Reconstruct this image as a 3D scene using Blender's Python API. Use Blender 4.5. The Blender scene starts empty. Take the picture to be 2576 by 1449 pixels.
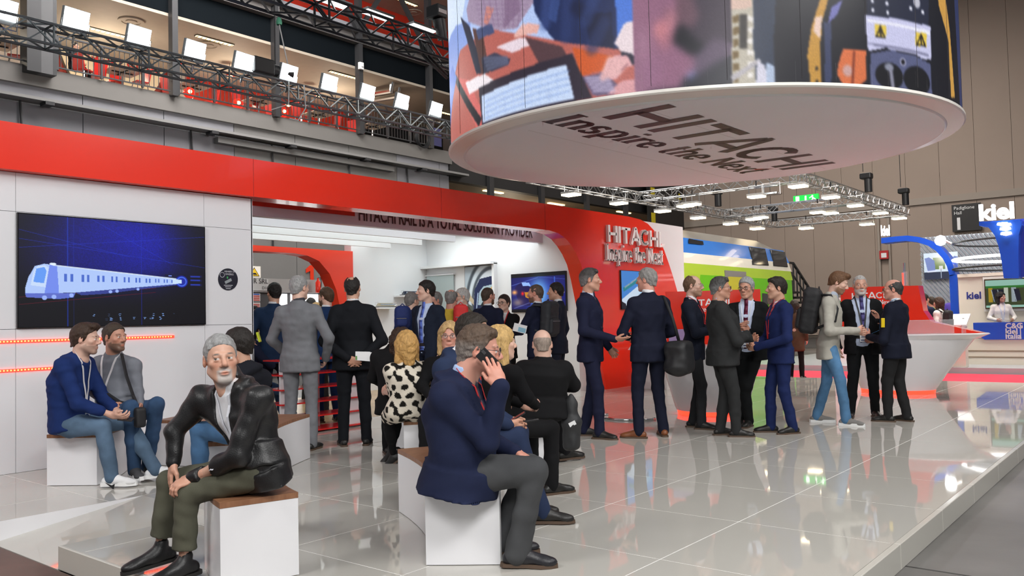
import bpy, bmesh, math, random
import numpy as np
from mathutils import Vector, Matrix

# ------------------------------------------------------------------ camera
F, CX, CY, HC = 2100.0, 1288.0, 724.5, 1.3
ROLL, PITCH, YAW = math.atan(.0237), math.atan(82 * math.cos(math.atan(.0237)) / 2100.0), math.radians(39.2)
_c, _s, _cp, _sp, _cy, _sy = math.cos(ROLL), math.sin(ROLL), math.cos(PITCH), math.sin(PITCH), math.cos(YAW), math.sin(YAW)
_lr, _lu, _lf = np.array([_sy, -_cy, 0]), np.array([-_sp * _cy, -_sp * _sy, _cp]), np.array([_cp * _cy, _cp * _sy, _sp])
CAM_R, CAM_U, CAM_F = _c * _lr - _s * _lu, _s * _lr + _c * _lu, _lf
CAM = np.array([0, 0, HC])
cd = bpy.data.cameras.new('camera'); cam = bpy.data.objects.new('camera', cd)
bpy.context.scene.collection.objects.link(cam)
cd.sensor_width = 36; cd.lens = F / 2576 * 36; cd.clip_end = 300
cam.matrix_world = Matrix(((CAM_R[0], CAM_U[0], -CAM_F[0], 0), (CAM_R[1], CAM_U[1], -CAM_F[1], 0), (CAM_R[2], CAM_U[2], -CAM_F[2], HC), (0, 0, 0, 1)))
SC = bpy.context.scene; SC.camera = cam
def ray(px, py): return CAM_R * (px - CX) / F - CAM_U * (py - CY) / F + CAM_F
def atz(px, py, z=0.): d = ray(px, py); return CAM + d * ((z - HC) / d[2])       # where the sight line meets a height
def aty(px, py, y): d = ray(px, py); return CAM + d * (y / d[1])
def atx(px, py, x): d = ray(px, py); return CAM + d * (x / d[0])
def atd(px, py, dep): return CAM + ray(px, py) * dep                              # at a distance along the lens axis

# ------------------------------------------------------------------ world, lamps, exposure
W = bpy.data.worlds.new('hall_air'); SC.world = W; W.use_nodes = True
W.node_tree.nodes['Background'].inputs[0].default_value = (.96, .97, 1.0, 1)
W.node_tree.nodes['Background'].inputs[1].default_value = .21
SC.view_settings.view_transform = 'Standard'; SC.view_settings.look = 'None'
SC.view_settings.exposure = 0.0; SC.view_settings.gamma = 1.0; SC.view_settings.use_curve_mapping = False
try:
    SC.cycles.use_denoising = True; SC.cycles.max_bounces = 5; SC.cycles.diffuse_bounces = 3; SC.cycles.glossy_bounces = 3; SC.cycles.transmission_bounces = 3; SC.cycles.transparent_max_bounces = 6; SC.cycles.use_adaptive_sampling = True; SC.cycles.adaptive_threshold = .10; SC.cycles.adaptive_min_samples = 10
    SC.cycles.sample_clamp_indirect = 4.0; SC.cycles.caustics_reflective = False; SC.cycles.caustics_refractive = False
except Exception: pass
def area(name, loc, target, size, power, color=(1, 1, 1), size_y=None, spread=math.pi):
    d = bpy.data.lights.new(name, 'AREA'); d.energy = power; d.color = color; d.size = size; d.spread = spread
    if size_y: d.shape = 'RECTANGLE'; d.size_y = size_y
    o = bpy.data.objects.new(name, d); SC.collection.objects.link(o)
    o.location = loc; o.rotation_euler = (Vector(target) - Vector(loc)).to_track_quat('-Z', 'Y').to_euler()
    return o
# rows of hall lamps, the booth's front flood trusses and one added flash-like fill
area('hall_or_fill_lamp', (1.5, -2.5, 6.0), (6, 6, .5), 4.0, 370, (1, .985, .96), 1.2)
area('hall_or_fill_lamp', (-.5, -.9, 3.5), (3.6, 3.7, .5), 1.0, 105, (1, .99, .97))  # added fill lamp above and behind the camera, imitates a flash
area('hall_or_fill_lamp', (8.0, -1.0, 7.0), (9, 5, .5), 4.0, 300, (1, .985, .96), 1.2)
area('hall_or_fill_lamp', (-2.5, 4.5, 6.0), (4, 7.5, .8), 3.0, 250, (1, .985, .96), 1.2)
area('hall_or_fill_lamp', (20, 3, 9.0), (24, 8, 0), 6, 1400, (1, .93, .85), 6)
area('hall_or_fill_lamp', (36, 12, 15.0), (40, 14, 0), 10, 2100, (1, .92, .85), 10)
area('hall_or_fill_lamp', (14, 20, 15.0), (18, 26, 7), 10, 2300, (1, .97, .94), 6)
# ------------------------------------------------------------------ materials
MATS = {}
def mat(name, col=(.8, .8, .8), rough=.5, metal=0., emit=0., spec=.5, alpha=1., bump=0., bscale=60., var=0., vscale=4., trans=0., coat=0., attr=False, ecol=None, stretch=None, ior=1.5):
    if name in MATS: return MATS[name]
    m = bpy.data.materials.new(name); m.use_nodes = True; nt = m.node_tree; b = nt.nodes['Principled BSDF']; L = nt.links.new
    I = b.inputs; I['Base Color'].default_value = (*col, 1); I['Roughness'].default_value = rough; I['Metallic'].default_value = metal
    I['Specular IOR Level'].default_value = spec; I['IOR'].default_value = ior; I['Coat Weight'].default_value = coat; I['Coat Roughness'].default_value = .03
    I['Alpha'].default_value = alpha; I['Transmission Weight'].default_value = trans
    if emit: I['Emission Color'].default_value = (*(ecol or col), 1); I['Emission Strength'].default_value = emit
    src = None
    if attr:
        a = nt.nodes.new('ShaderNodeVertexColor'); a.layer_name = 'Col'; src = a.outputs['Color']
    if bump or var:
        tc = nt.nodes.new('ShaderNodeTexCoord'); co = tc.outputs['Object']
        if stretch:
            mp = nt.nodes.new('ShaderNodeMapping'); mp.inputs['Scale'].default_value = stretch; L(co, mp.inputs['Vector']); co = mp.outputs['Vector']
    if var:
        n = nt.nodes.new('ShaderNodeTexNoise'); n.inputs['Scale'].default_value = vscale; n.inputs['Detail'].default_value = 5; L(co, n.inputs['Vector'])
        mr = nt.nodes.new('ShaderNodeMapRange'); mr.inputs['From Min'].default_value = .3; mr.inputs['From Max'].default_value = .7
        mr.inputs['To Min'].default_value = 1 - var; mr.inputs['To Max'].default_value = 1 + var; L(n.outputs['Fac'], mr.inputs['Value'])
        mx = nt.nodes.new('ShaderNodeVectorMath'); mx.operation = 'SCALE'
        if src: L(src, mx.inputs[0])
        else: mx.inputs[0].default_value = col
        L(mr.outputs['Result'], mx.inputs['Scale']); src = mx.outputs['Vector']
    if src is not None:
        if not (emit and attr): L(src, I['Base Color'])
        else: L(src, I['Emission Color']); I['Base Color'].default_value = (.01, .01, .012, 1)
    if bump:
        n = nt.nodes.new('ShaderNodeTexNoise'); n.inputs['Scale'].default_value = bscale; n.inputs['Detail'].default_value = 3; L(co, n.inputs['Vector'])
        bp = nt.nodes.new('ShaderNodeBump'); bp.inputs['Strength'].default_value = bump; bp.inputs['Distance'].default_value = .01
        L(n.outputs['Fac'], bp.inputs['Height']); L(bp.outputs['Normal'], I['Normal'])
    MATS[name] = m; return m
def wood(name, c1, c2, scale=3., rough=.4):
    if name in MATS: return MATS[name]
    m = bpy.data.materials.new(name); m.use_nodes = True; nt = m.node_tree; b = nt.nodes['Principled BSDF']; L = nt.links.new
    tc = nt.nodes.new('ShaderNodeTexCoord'); mp = nt.nodes.new('ShaderNodeMapping'); mp.inputs['Scale'].default_value = (scale, scale * 9, scale); mp.inputs['Rotation'].default_value = (0, 0, .5)
    n = nt.nodes.new('ShaderNodeTexNoise'); n.inputs['Scale'].default_value = 3; n.inputs['Detail'].default_value = 8
    r = nt.nodes.new('ShaderNodeValToRGB'); r.color_ramp.elements[0].color = (*c1, 1); r.color_ramp.elements[1].color = (*c2, 1)
    r.color_ramp.elements[0].position = .3; r.color_ramp.elements[1].position = .7
    L(tc.outputs['Object'], mp.inputs[0]); L(mp.outputs[0], n.inputs[0]); L(n.outputs[0], r.inputs[0]); L(r.outputs[0], b.inputs['Base Color'])
    b.inputs['Roughness'].default_value = rough; MATS[name] = m; return m
# ------------------------------------------------------------------ objects
def link(o): SC.collection.objects.link(o); return o
def tag(o, label=None, cat=None, group=None, kind=None):
    if label: o['label'] = label
    if cat: o['category'] = cat
    if group: o['group'] = group
    if kind: o['kind'] = kind
    return o
def empty(name, loc=(0, 0, 0), rz=0.):
    o = bpy.data.objects.new(name, None); o.location = [float(v) for v in loc]; o.rotation_euler = (0, 0, rz); o.empty_display_size = .2
    return link(o)
def mesh_np(name, V, Q, mt, parent=None, cols=None, smooth=True, loc=None):
    V = np.asarray(V, np.float32); Q = np.asarray(Q, np.int32); k = Q.shape[1]
    me = bpy.data.meshes.new(name); me.vertices.add(len(V)); me.vertices.foreach_set('co', V.ravel())
    me.loops.add(Q.size); me.loops.foreach_set('vertex_index', Q.ravel()); me.polygons.add(len(Q))
    me.polygons.foreach_set('loop_start', np.arange(0, Q.size, k, dtype=np.int32))
    if smooth: me.polygons.foreach_set('use_smooth', np.ones(len(Q), bool))
    me.update(calc_edges=True)
    if cols is not None:
        a = me.color_attributes.new('Col', 'FLOAT_COLOR', 'POINT'); c = np.ones((len(V), 4), np.float32); c[:, :3] = cols; a.data.foreach_set('color', c.ravel())
    o = bpy.data.objects.new(name, me); o.parent = parent
    if loc is not None: o.location = [float(v) for v in loc]
    for q in (mt if isinstance(mt, (list, tuple)) else [mt]): me.materials.append(q)
    return link(o)
class MB:
    """collects boxes, tubes and prisms that make up one part"""
    def __init__(s): s.v = []; s.f = []
    def add(s, vs, fs):
        n = len(s.v); s.v += [tuple(float(q) for q in p) for p in vs]; s.f += [[i + n for i in f] for f in fs]; return s
    def box(s, lo, hi):
        (a, b, c), (d, e, f) = lo, hi
        return s.add([(a, b, c), (d, b, c), (d, e, c), (a, e, c), (a, b, f), (d, b, f), (d, e, f), (a, e, f)], [[0, 3, 2, 1], [4, 5, 6, 7], [0, 1, 5, 4], [1, 2, 6, 5], [2, 3, 7, 6], [3, 0, 4, 7]])
    def obox(s, c, ax, half):
        c = np.array(c, float); x, y, z = [np.array(a, float) * h for a, h in zip(ax, half)]
        P = [c + i * x + j * y + k * z for k in (-1, 1) for i, j in ((-1, -1), (1, -1), (1, 1), (-1, 1))]
        return s.add(P, [[0, 3, 2, 1], [4, 5, 6, 7], [0, 1, 5, 4], [1, 2, 6, 5], [2, 3, 7, 6], [3, 0, 4, 7]])
    def bar(s, p, q, w, h=None, up=(0, 0, 1)):
        p = np.array(p, float); q = np.array(q, float); d = q - p; l = np.linalg.norm(d)
        if l < 1e-6: return s
        d /= l; a = np.cross(d, up)
        if np.linalg.norm(a) < 1e-4: a = np.cross(d, (1, 0, 0))
        a /= np.linalg.norm(a); b = np.cross(a, d)
        return s.obox((p + q) / 2, (d, a, b), (l / 2, w / 2, (h or w) / 2))
    def tube(s, pts, r, n=8, cap=True):
        P = [np.array(p, float) for p in pts]; m = len(P); rr = r if hasattr(r, '__len__') else [r] * m; vs = []; a = None
        for i in range(m):
            d = P[min(i + 1, m - 1)] - P[max(i - 1, 0)]; d = d / (np.linalg.norm(d) + 1e-9)
            if a is None:
                a = np.cross(d, (0, 0, 1))
                if np.linalg.norm(a) < 1e-3: a = np.cross(d, (1, 0, 0))
            a = a - d * np.dot(a, d); a /= np.linalg.norm(a) + 1e-9; b = np.cross(d, a)
            vs += [P[i] + rr[i] * (math.cos(t) * a + math.sin(t) * b) for t in [2 * math.pi * k / n for k in range(n)]]
        fs = [[i * n + k, i * n + (k + 1) % n, (i + 1) * n + (k + 1) % n, (i + 1) * n + k] for i in range(m - 1) for k in range(n)]
        if cap: fs += [list(range(n))[::-1], [(m - 1) * n + k for k in range(n)]]
        return s.add(vs, fs)
    def cyl(s, p, q, r, n=12, r2=None): return s.tube([p, q], [r, r if r2 is None else r2], n)
    def prism(s, poly, fn0, fn1):
        n = len(poly); vs = [fn0(*p) for p in poly] + [fn1(*p) for p in poly]
        ar = sum(poly[i][0] * poly[(i + 1) % n][1] - poly[(i + 1) % n][0] * poly[i][1] for i in range(n))
        tri = tess(poly); s.add(vs, [list(t)[::-1] for t in tri] + [[i + n for i in t] for t in tri] + [[i, (i + 1) % n, (i + 1) % n + n, i + n] for i in range(n)])
        return s
    def lathe(s, prof, c, n=24, ax=(0, 0, 1)):
        c = np.array(c, float); z = np.array(ax, float); z /= np.linalg.norm(z); x = np.cross(z, (0, 1, .01)); x /= np.linalg.norm(x); y = np.cross(z, x); m = len(prof)
        vs = [c + r * (math.cos(2 * math.pi * k / n) * x + math.sin(2 * math.pi * k / n) * y) + h * z for r, h in prof for k in range(n)]
        return s.add(vs, [[i * n + k, i * n + (k + 1) % n, (i + 1) * n + (k + 1) % n, (i + 1) * n + k] for i in range(m - 1) for k in range(n)])
    def build(s, name, mt, parent=None, smooth=False, origin=None, bevel=0., loc=None):
        v = s.v
        if origin is not None: v = [(a - origin[0], b - origin[1], c - origin[2]) for a, b, c in v]
        me = bpy.data.meshes.new(name); me.from_pydata(v, [], s.f); me.update()
        bm = bmesh.new(); bm.from_mesh(me); bmesh.ops.recalc_face_normals(bm, faces=bm.faces); bm.to_mesh(me); bm.free()
        if smooth: me.shade_smooth() if smooth is True else me.set_sharp_from_angle(angle=smooth)
        if smooth and smooth is not True:
            for p in me.polygons: p.use_smooth = True
        o = bpy.data.objects.new(name, me); o.parent = parent; me.materials.append(mt)
        if loc is not None: o.location = [float(q) for q in loc]
        if bevel:
            bv = o.modifiers.new('bevel', 'BEVEL'); bv.width = bevel; bv.segments = 2; bv.limit_method = 'ANGLE'
        return link(o)
def tess(poly):
    from mathutils.geometry import tessellate_polygon
    return [tuple(t) for t in tessellate_polygon([[Vector((p[0], p[1], 0)) for p in poly]])]
def copy_tree(o, parent=None):
    c = o.copy(); link(c); c.parent = parent
    for ch in list(o.children): copy_tree(ch, c)
    return c
def arc(cx, cy, r, a0, a1, n, r2=None):
    r2 = r2 or r
    return [(cx + r * math.cos(math.radians(a0 + (a1 - a0) * i / n)), cy + r2 * math.sin(math.radians(a0 + (a1 - a0) * i / n))) for i in range(n + 1)]
# ------------------------------------------------------------------ lettering
def text(name, body, origin, right, up, size, mt, parent=None, depth=.004, bold=0., xs=1., align='LEFT', spacing=1.):
    """flat lettering in the built-in sans face, turned into a mesh; origin is the baseline start"""
    c = bpy.data.curves.new(name, 'FONT'); c.body = body; c.size = 1; c.extrude = 0; c.offset = bold; c.align_x = align; c.space_character = spacing; c.resolution_u = 3
    t = bpy.data.objects.new(name, c); link(t); dg = bpy.context.evaluated_depsgraph_get(); me0 = bpy.data.meshes.new_from_object(t.evaluated_get(dg))
    r = np.array(right, float); r /= np.linalg.norm(r); u = np.array(up, float); u /= np.linalg.norm(u); nrm = np.cross(r, u); o = np.array(origin, float)
    co = np.zeros(len(me0.vertices) * 3); me0.vertices.foreach_get('co', co); co = co.reshape(-1, 3)
    P = o + np.outer(co[:, 0] * size * xs, r) + np.outer(co[:, 1] * size, u) + nrm * depth
    fs = [list(p.vertices) for p in me0.polygons]; V = P.tolist()
    if depth > .008:
        bmx = bmesh.new(); bmx.from_mesh(me0); bmesh.ops.remove_doubles(bmx, verts=bmx.verts, dist=1e-5); bmx.verts.ensure_lookup_table(); bmx.verts.index_update()
        co = np.array([v.co[:] for v in bmx.verts]); P = o + np.outer(co[:, 0] * size * xs, r) + np.outer(co[:, 1] * size, u); n = len(P)
        V = (P + nrm * depth).tolist() + P.tolist(); fs = [[v.index for v in f.verts] for f in bmx.faces]
        fs += [[e.verts[0].index, e.verts[1].index, e.verts[1].index + n, e.verts[0].index + n] for e in bmx.edges if e.is_boundary]; bmx.free()
    bpy.data.objects.remove(t); bpy.data.curves.remove(c); bpy.data.meshes.remove(me0)
    m = MB(); m.add(V, fs)
    base = np.array(parent.location) if parent is not None else None
    return m.build(name, mt, parent, origin=base)
# a serif face drawn as thick strokes: polylines on a grid where the x-height is 1 and capitals are 1.45 high
def _bow(cx, cy, rx, ry, a0, a1, n=10): return arc(cx, cy, rx, a0, a1, n, ry)
SERIF = {
 'I': (.62, [[(.31, 0), (.31, 1.45)]], [(.06, 0, .56), (.06, 1.45, .56)]),
 'N': (1.3, [[(.22, 0), (.22, 1.45)], [(.22, 1.4), (1.05, .05)], [(1.06, 0), (1.06, 1.45)]], [(.02, 0, .42), (.02, 1.45, .3), (.86, 1.45, 1.26)]),
 'n': (1.02, [[(.24, 0), (.24, 1)], [(.24, .7)] + _bow(.53, .66, .27, .3, 150, 0) + [(.8, 0)]], [(.05, 0, .43), (.62, 0, 1.0), (.05, 1, .24)]),
 's': (.78, [[(.64, .86)] + _bow(.38, .74, .22, .23, 50, 230, 8) + _bow(.38, .26, .25, .24, 60, -140, 8) + [(.12, .2)]], []),
 'p': (1.02, [[(.24, -.42), (.24, 1)], _bow(.5, .5, .33, .46, 140, -140, 14)], [(.05, -.42, .43), (.05, 1, .24)]),
 'i': (.5, [[(.25, 0), (.25, 1)], [(.25, 1.26), (.25, 1.44)]], [(.05, 0, .45), (.05, 1, .25)]),
 'r': (.76, [[(.24, 0), (.24, 1)], [(.24, .66)] + _bow(.55, .6, .3, .34, 150, 50, 6)], [(.05, 0, .45), (.05, 1, .24)]),
 'e': (.88, [[(.14, .52), (.73, .52)] + _bow(.44, .5, .31, .45, 5, 320, 16)], []),
 't': (.62, [[(.28, 1.32), (.28, .2)] + _bow(.46, .2, .18, .17, 180, 300, 6)], [(.06, 1, .56)]),
 'h': (1.02, [[(.24, 0), (.24, 1.45)], [(.24, .7)] + _bow(.53, .66, .27, .3, 150, 0) + [(.8, 0)]], [(.05, 0, .43), (.62, 0, 1.0), (.05, 1.45, .24)]),
 'x': (.98, [[(.14, 1), (.84, 0)], [(.82, 1), (.16, 0)]], [(.0, 0, .34), (.62, 0, 1.0), (.0, 1, .36), (.64, 1, .98)]),
 ' ': (.5, [], []),
}
BLOCK = {   # heavy block capitals on a unit-high grid
 'H': (1.12, [[(.13, 0), (.13, 1)], [(.93, 0), (.93, 1)], [(.13, .5), (.93, .5)]]), 'I': (.42, [[(.19, 0), (.19, 1)]]),
 'T': (1.06, [[(.52, 0), (.52, .92)], [(.02, .9), (1.02, .9)]]), 'A': (1.2, [[(.1, 0), (.56, 1), (.64, 1), (1.1, 0)], [(.27, .3), (.93, .3)]]),
 'C': (1.14, [_bow(.56, .5, .43, .42, 40, 320, 18)]),
}
def strokes(name, body, face, origin, right, up, size, mt, parent=None, depth=.004, w=.2, thin=.1, xs=1.):
    r = np.array(right, float); r /= np.linalg.norm(r); u = np.array(up, float); u /= np.linalg.norm(u); n = np.cross(r, u); o = np.array(origin, float); x0 = 0; last = None
    def seg(p, q, wd, cap=0.):
        p = np.array(p, float); q = np.array(q, float); d = q - p; l = np.linalg.norm(d)
        if l < 1e-6: return
        d /= l; nn = np.array([-d[1], d[0]]) * wd / 2; e = d * cap
        c4 = [p - nn - e, q - nn + e, q + nn + e, p + nn - e]
        W3 = lambda z: [o + (x0 + a[0]) * size * xs * r + a[1] * size * u + n * z for a in c4]
        if depth > .008: m.add(W3(0) + W3(depth), [[4, 5, 6, 7], [0, 1, 5, 4], [1, 2, 6, 5], [2, 3, 7, 6], [3, 0, 4, 7]])
        else: m.add(W3(depth), [[0, 1, 2, 3]])
    for ch in body:
        g = face[ch]; m = MB()
        for pl in g[1]:
            for i in range(len(pl) - 1):
                dx, dy = abs(pl[i + 1][0] - pl[i][0]), abs(pl[i + 1][1] - pl[i][1])
                wd = w if face is BLOCK and dy * 1.2 > dx else (w * .8 if face is BLOCK else thin + (w - thin) * dy / (dx + dy + 1e-6))
                seg(pl[i], pl[i + 1], wd, wd * .22 if len(pl) > 3 and 0 < i < len(pl) - 2 else 0)
        for s in (g[2] if len(g) > 2 else []): seg((s[0], s[1] + (.05 if s[1] <= 0 else -.05)), (s[2], s[1] + (.05 if s[1] <= 0 else -.05)), .1)
        x0 += g[0]
        if m.v: last = m.build(name, mt, parent, origin=np.array(parent.location) if parent is not None else None)
    return last
def stroke_width(body, face): return sum(face[c][0] for c in body)
# ------------------------------------------------------------------ pictures shown on screens and prints: colours on a fine grid of vertices
class Pic:
    def __init__(s, w, h, col): s.w, s.h = w, h; s.a = np.ones((h, w, 3), np.float32) * np.array(col, np.float32); s.X, s.Y = np.meshgrid((np.arange(w) + .5) / w, (np.arange(h) + .5) / h)
    def blend(s, m, col): s.a += (np.array(col, np.float32) - s.a) * np.clip(m, 0, 1)[..., None]; return s
    def poly(s, pts, col, al=1.):
        ins = np.zeros(s.X.shape, bool); n = len(pts)
        for i in range(n):
            (x1, y1), (x2, y2) = pts[i], pts[(i + 1) % n]
            if abs(y2 - y1) < 1e-9: continue
            ins ^= ((s.Y < y2) != (s.Y < y1)) & (s.X < (x2 - x1) * (s.Y - y1) / (y2 - y1) + x1)
        return s.blend(ins * al, col)
    def ell(s, cx, cy, rx, ry, col, al=1., soft=.15):
        d = np.sqrt(((s.X - cx) / rx) ** 2 + ((s.Y - cy) / ry) ** 2); return s.blend(np.clip((1 - d) / soft, 0, 1) * al, col)
    def glow(s, cx, cy, rx, ry, col, al=1.): return s.blend(np.exp(-((s.X - cx) / rx) ** 2 - ((s.Y - cy) / ry) ** 2) * al, col)
    def line(s, x1, y1, x2, y2, wd, col, al=1.):
        asp = s.w / s.h; dx, dy = (x2 - x1) * asp, y2 - y1; L2 = dx * dx + dy * dy + 1e-9
        t = np.clip(((s.X - x1) * asp * dx + (s.Y - y1) * dy) / L2, 0, 1); d = np.hypot((s.X - x1) * asp - t * dx, s.Y - y1 - t * dy)
        return s.blend(np.clip(1.5 - d / wd, 0, 1) * al, col)
    def rect(s, x1, y1, x2, y2, col, al=1.): return s.blend(((s.X > x1) & (s.X < x2) & (s.Y > y1) & (s.Y < y2)) * al, col)
    def blur(s, n=1, m=None):
        b = s.a.copy()
        for _ in range(n):
            for ax in (0, 1): b = (np.roll(b, 1, ax) + 2 * b + np.roll(b, -1, ax)) / 4
        s.a = b if m is None else s.a + (b - s.a) * m[..., None]; return s
    def noise(s, amp, seed=0, cell=1):
        rng = np.random.RandomState(seed); n = rng.rand(s.h // cell + 2, s.w // cell + 2); s.a *= (1 + amp * (n.repeat(cell, 0).repeat(cell, 1)[:s.h, :s.w, None] - .5)); return s
def srgb(c):
    c = np.asarray(c, np.float32); return np.where(c <= .04045, c / 12.92, ((c + .055) / 1.055) ** 2.4)
def S(r, g, b): return tuple(float(v) for v in srgb([r / 255, g / 255, b / 255]))
def picture(name, pic, fn, mt, parent, origin=None):
    """fn(u, v) gives the point for picture coordinates (v runs downwards)"""
    U, V = np.meshgrid(np.linspace(0, 1, pic.w), np.linspace(0, 1, pic.h)); P = fn(U.ravel(), V.ravel())
    if origin is not None: P = P - np.array(origin)
    i = np.arange(pic.w * pic.h).reshape(pic.h, pic.w); Q = np.stack([i[:-1, :-1], i[1:, :-1], i[1:, 1:], i[:-1, 1:]], -1).reshape(-1, 4)
    return mesh_np(name, P, Q, mt, parent, cols=srgb(np.clip(pic.a, 0, 1)).reshape(-1, 3), smooth=True)
# ------------------------------------------------------------------ soft bodies: distance fields turned into one continuous surface
def _n(v): v = np.asarray(v, float); return v / (np.linalg.norm(v) + 1e-9)
def smin(a, b, k):
    if k <= 0: return np.minimum(a, b)
    h = np.clip(.5 + .5 * (b - a) / k, 0, 1); return b + (a - b) * h - k * h * (1 - h)
def smax(a, b, k): return -smin(-a, -b, k)
class Field:
    def __init__(s): s.ops = []; s.post = []
    def _add(s, op, fn, lo, hi, k): s.ops.append((op, fn, np.array(lo, float), np.array(hi, float), k)); return s
    def cone(s, a, b, ra, rb, k=.02, op='u'):
        a = np.array(a, np.float32); b = np.array(b, np.float32); d = b - a; L = np.float32(d @ d) + np.float32(1e-12); r = max(ra, rb); ra, rb = np.float32(ra), np.float32(rb)
        def fn(P):
            q = P - a; t = np.clip(q @ d / L, 0, 1); return np.sqrt(((q - t[..., None] * d) ** 2).sum(-1)) - (ra + (rb - ra) * t)
        return s._add(op, fn, np.minimum(a, b) - r, np.maximum(a, b) + r, k)
    def ell(s, c, rad, R=None, k=.02, op='u'):
        c = np.array(c, np.float32); rad = np.array(rad, np.float32); R = np.eye(3, dtype=np.float32) if R is None else np.array(R, np.float32); m = max(rad)
        def fn(P):
            q = (P - c) @ R.T / rad; k0 = np.sqrt((q ** 2).sum(-1)); k1 = np.sqrt(((q / rad) ** 2).sum(-1)) + np.float32(1e-9); return k0 * (k0 - 1) / k1
        return s._add(op, fn, c - m, c + m, k)
    def box(s, c, half, R=None, r=.02, k=.02, op='u'):
        c = np.array(c, float); half = np.array(half, float) - r; R = np.eye(3) if R is None else np.array(R, float); m = np.linalg.norm(half) + r
        def fn(P):
            q = np.abs((P - c) @ R.T) - half; return np.sqrt((np.maximum(q, 0) ** 2).sum(-1)) + np.minimum(q.max(-1), 0) - r
        return s._add(op, fn, c - m, c + m, k)
    def etube(s, pts, side, a, bf, bb, cap=.05, k=.02, op='u'):
        pts = np.array(pts, np.float32); side = np.array(side, np.float32); n = len(pts); m = max(max(a), max(bf), max(bb)); a, bf, bb = [np.array(q, np.float32) for q in (a, bf, bb)]; cap = np.float32(cap)
        def seg(i):
            d = pts[i + 1] - pts[i]; L = np.float32(d @ d + 1e-12); dn = d / np.sqrt(L); sg = np.float32(1 if dn[2] >= 0 else -1)
            def fn(P):
                q = P - pts[i]; t = np.clip(q @ d / L, 0, 1); q = q - t[..., None] * d
                sv = side[i] + (side[i + 1] - side[i]) * t[..., None]; sv = sv - (sv @ dn)[..., None] * dn; sv /= np.sqrt((sv ** 2).sum(-1))[..., None] + np.float32(1e-9)
                dv = np.stack([dn[1] * sv[..., 2] - dn[2] * sv[..., 1], dn[2] * sv[..., 0] - dn[0] * sv[..., 2], dn[0] * sv[..., 1] - dn[1] * sv[..., 0]], -1) * sg; x = (q * sv).sum(-1); y = (q * dv).sum(-1); w = q @ dn
                A = a[i] + (a[i + 1] - a[i]) * t; B = np.where(y > 0, bf[i] + (bf[i + 1] - bf[i]) * t, bb[i] + (bb[i + 1] - bb[i]) * t)
                ex, ey, ew = x / A, y / B, w / cap; k0 = np.sqrt(ex * ex + ey * ey + ew * ew); k1 = np.sqrt((ex / A) ** 2 + (ey / B) ** 2 + (ew / cap) ** 2) + np.float32(1e-9); return k0 * (k0 - 1) / k1
            return fn
        for i in range(n - 1):
            m = max(a[i], a[i + 1], bf[i], bf[i + 1], bb[i], bb[i + 1]); s._add(op, seg(i), np.minimum(pts[i], pts[i + 1]) - m, np.maximum(pts[i], pts[i + 1]) + m, k if n == 2 else 0.)
        return s
    def half(s, p, nrm, k=.005):     # keep the side the normal points away from
        p = np.array(p, float); nrm = _n(nrm); return s._add('i', lambda P: (P - p) @ nrm, [-9] * 3, [9] * 3, k)
    def fn(s, f, op='i', k=.004): return s._add(op, f, [-9] * 3, [9] * 3, k)
    def at(s, P):
        D = np.full(P.shape[:-1], 1.0)
        for op, fn, lo, hi, k in s.ops: D = s._mix(op, D, fn(P), k)
        return D
    @staticmethod
    def _mix(op, D, d, k): return smin(D, d, k) if op == 'u' else (smax(D, -d, k) if op == 's' else smax(D, d, k))
    def mesh(s, h, wr=0., seed=0, wf=30.):
        U = [o for o in s.ops if o[0] == 'u']; lo = np.min([o[2] for o in U], 0) - 2.5 * h - .01; hi = np.max([o[3] for o in U], 0) + 2.5 * h + .01
        n = np.ceil((hi - lo) / h).astype(int) + 1; D = np.full(n, .6, np.float32); ax = [(lo[i] + h * np.arange(n[i])).astype(np.float32) for i in range(3)]
        for op, fn, l, u, k in s.ops:
            m = k + 3 * h + .012; i0 = np.maximum(np.floor((l - m - lo) / h).astype(int), 0); i1 = np.minimum(np.ceil((u + m - lo) / h).astype(int) + 1, n)
            if (i1 <= i0).any(): continue
            sl = tuple(slice(a, b) for a, b in zip(i0, i1)); G = np.stack(np.meshgrid(*[ax[i][i0[i]:i1[i]] for i in range(3)], indexing='ij'), -1)
            if op != 'u':
                near = np.abs(D[sl]) < .08; T = D[sl]; d = fn(G[near]); T[near] = s._mix(op, T[near], d, k); 
                if op == 'i':
                    far = ~near & (T < 0); T[far] = np.maximum(T[far], fn(G[far]))
                D[sl] = T
            else: D[sl] = s._mix(op, D[sl], fn(G), k)
        if wr:
            rng = np.random.RandomState(seed); near = np.abs(D) < .03; I = np.argwhere(near); P = lo + I * h; w = np.zeros(len(P))
            for j in range(7):
                kv = rng.randn(3) * wf * (.6 + .25 * j); kv[2] *= 1.25; w += np.sin(P @ kv + 2.2 * np.sin(P @ (rng.randn(3) * wf * .35)) + rng.rand() * 6.3) / (1 + .35 * j)
            D[near] += (wr * w / 2.6).astype(np.float32)
        return nets(D, lo, h)
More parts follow.
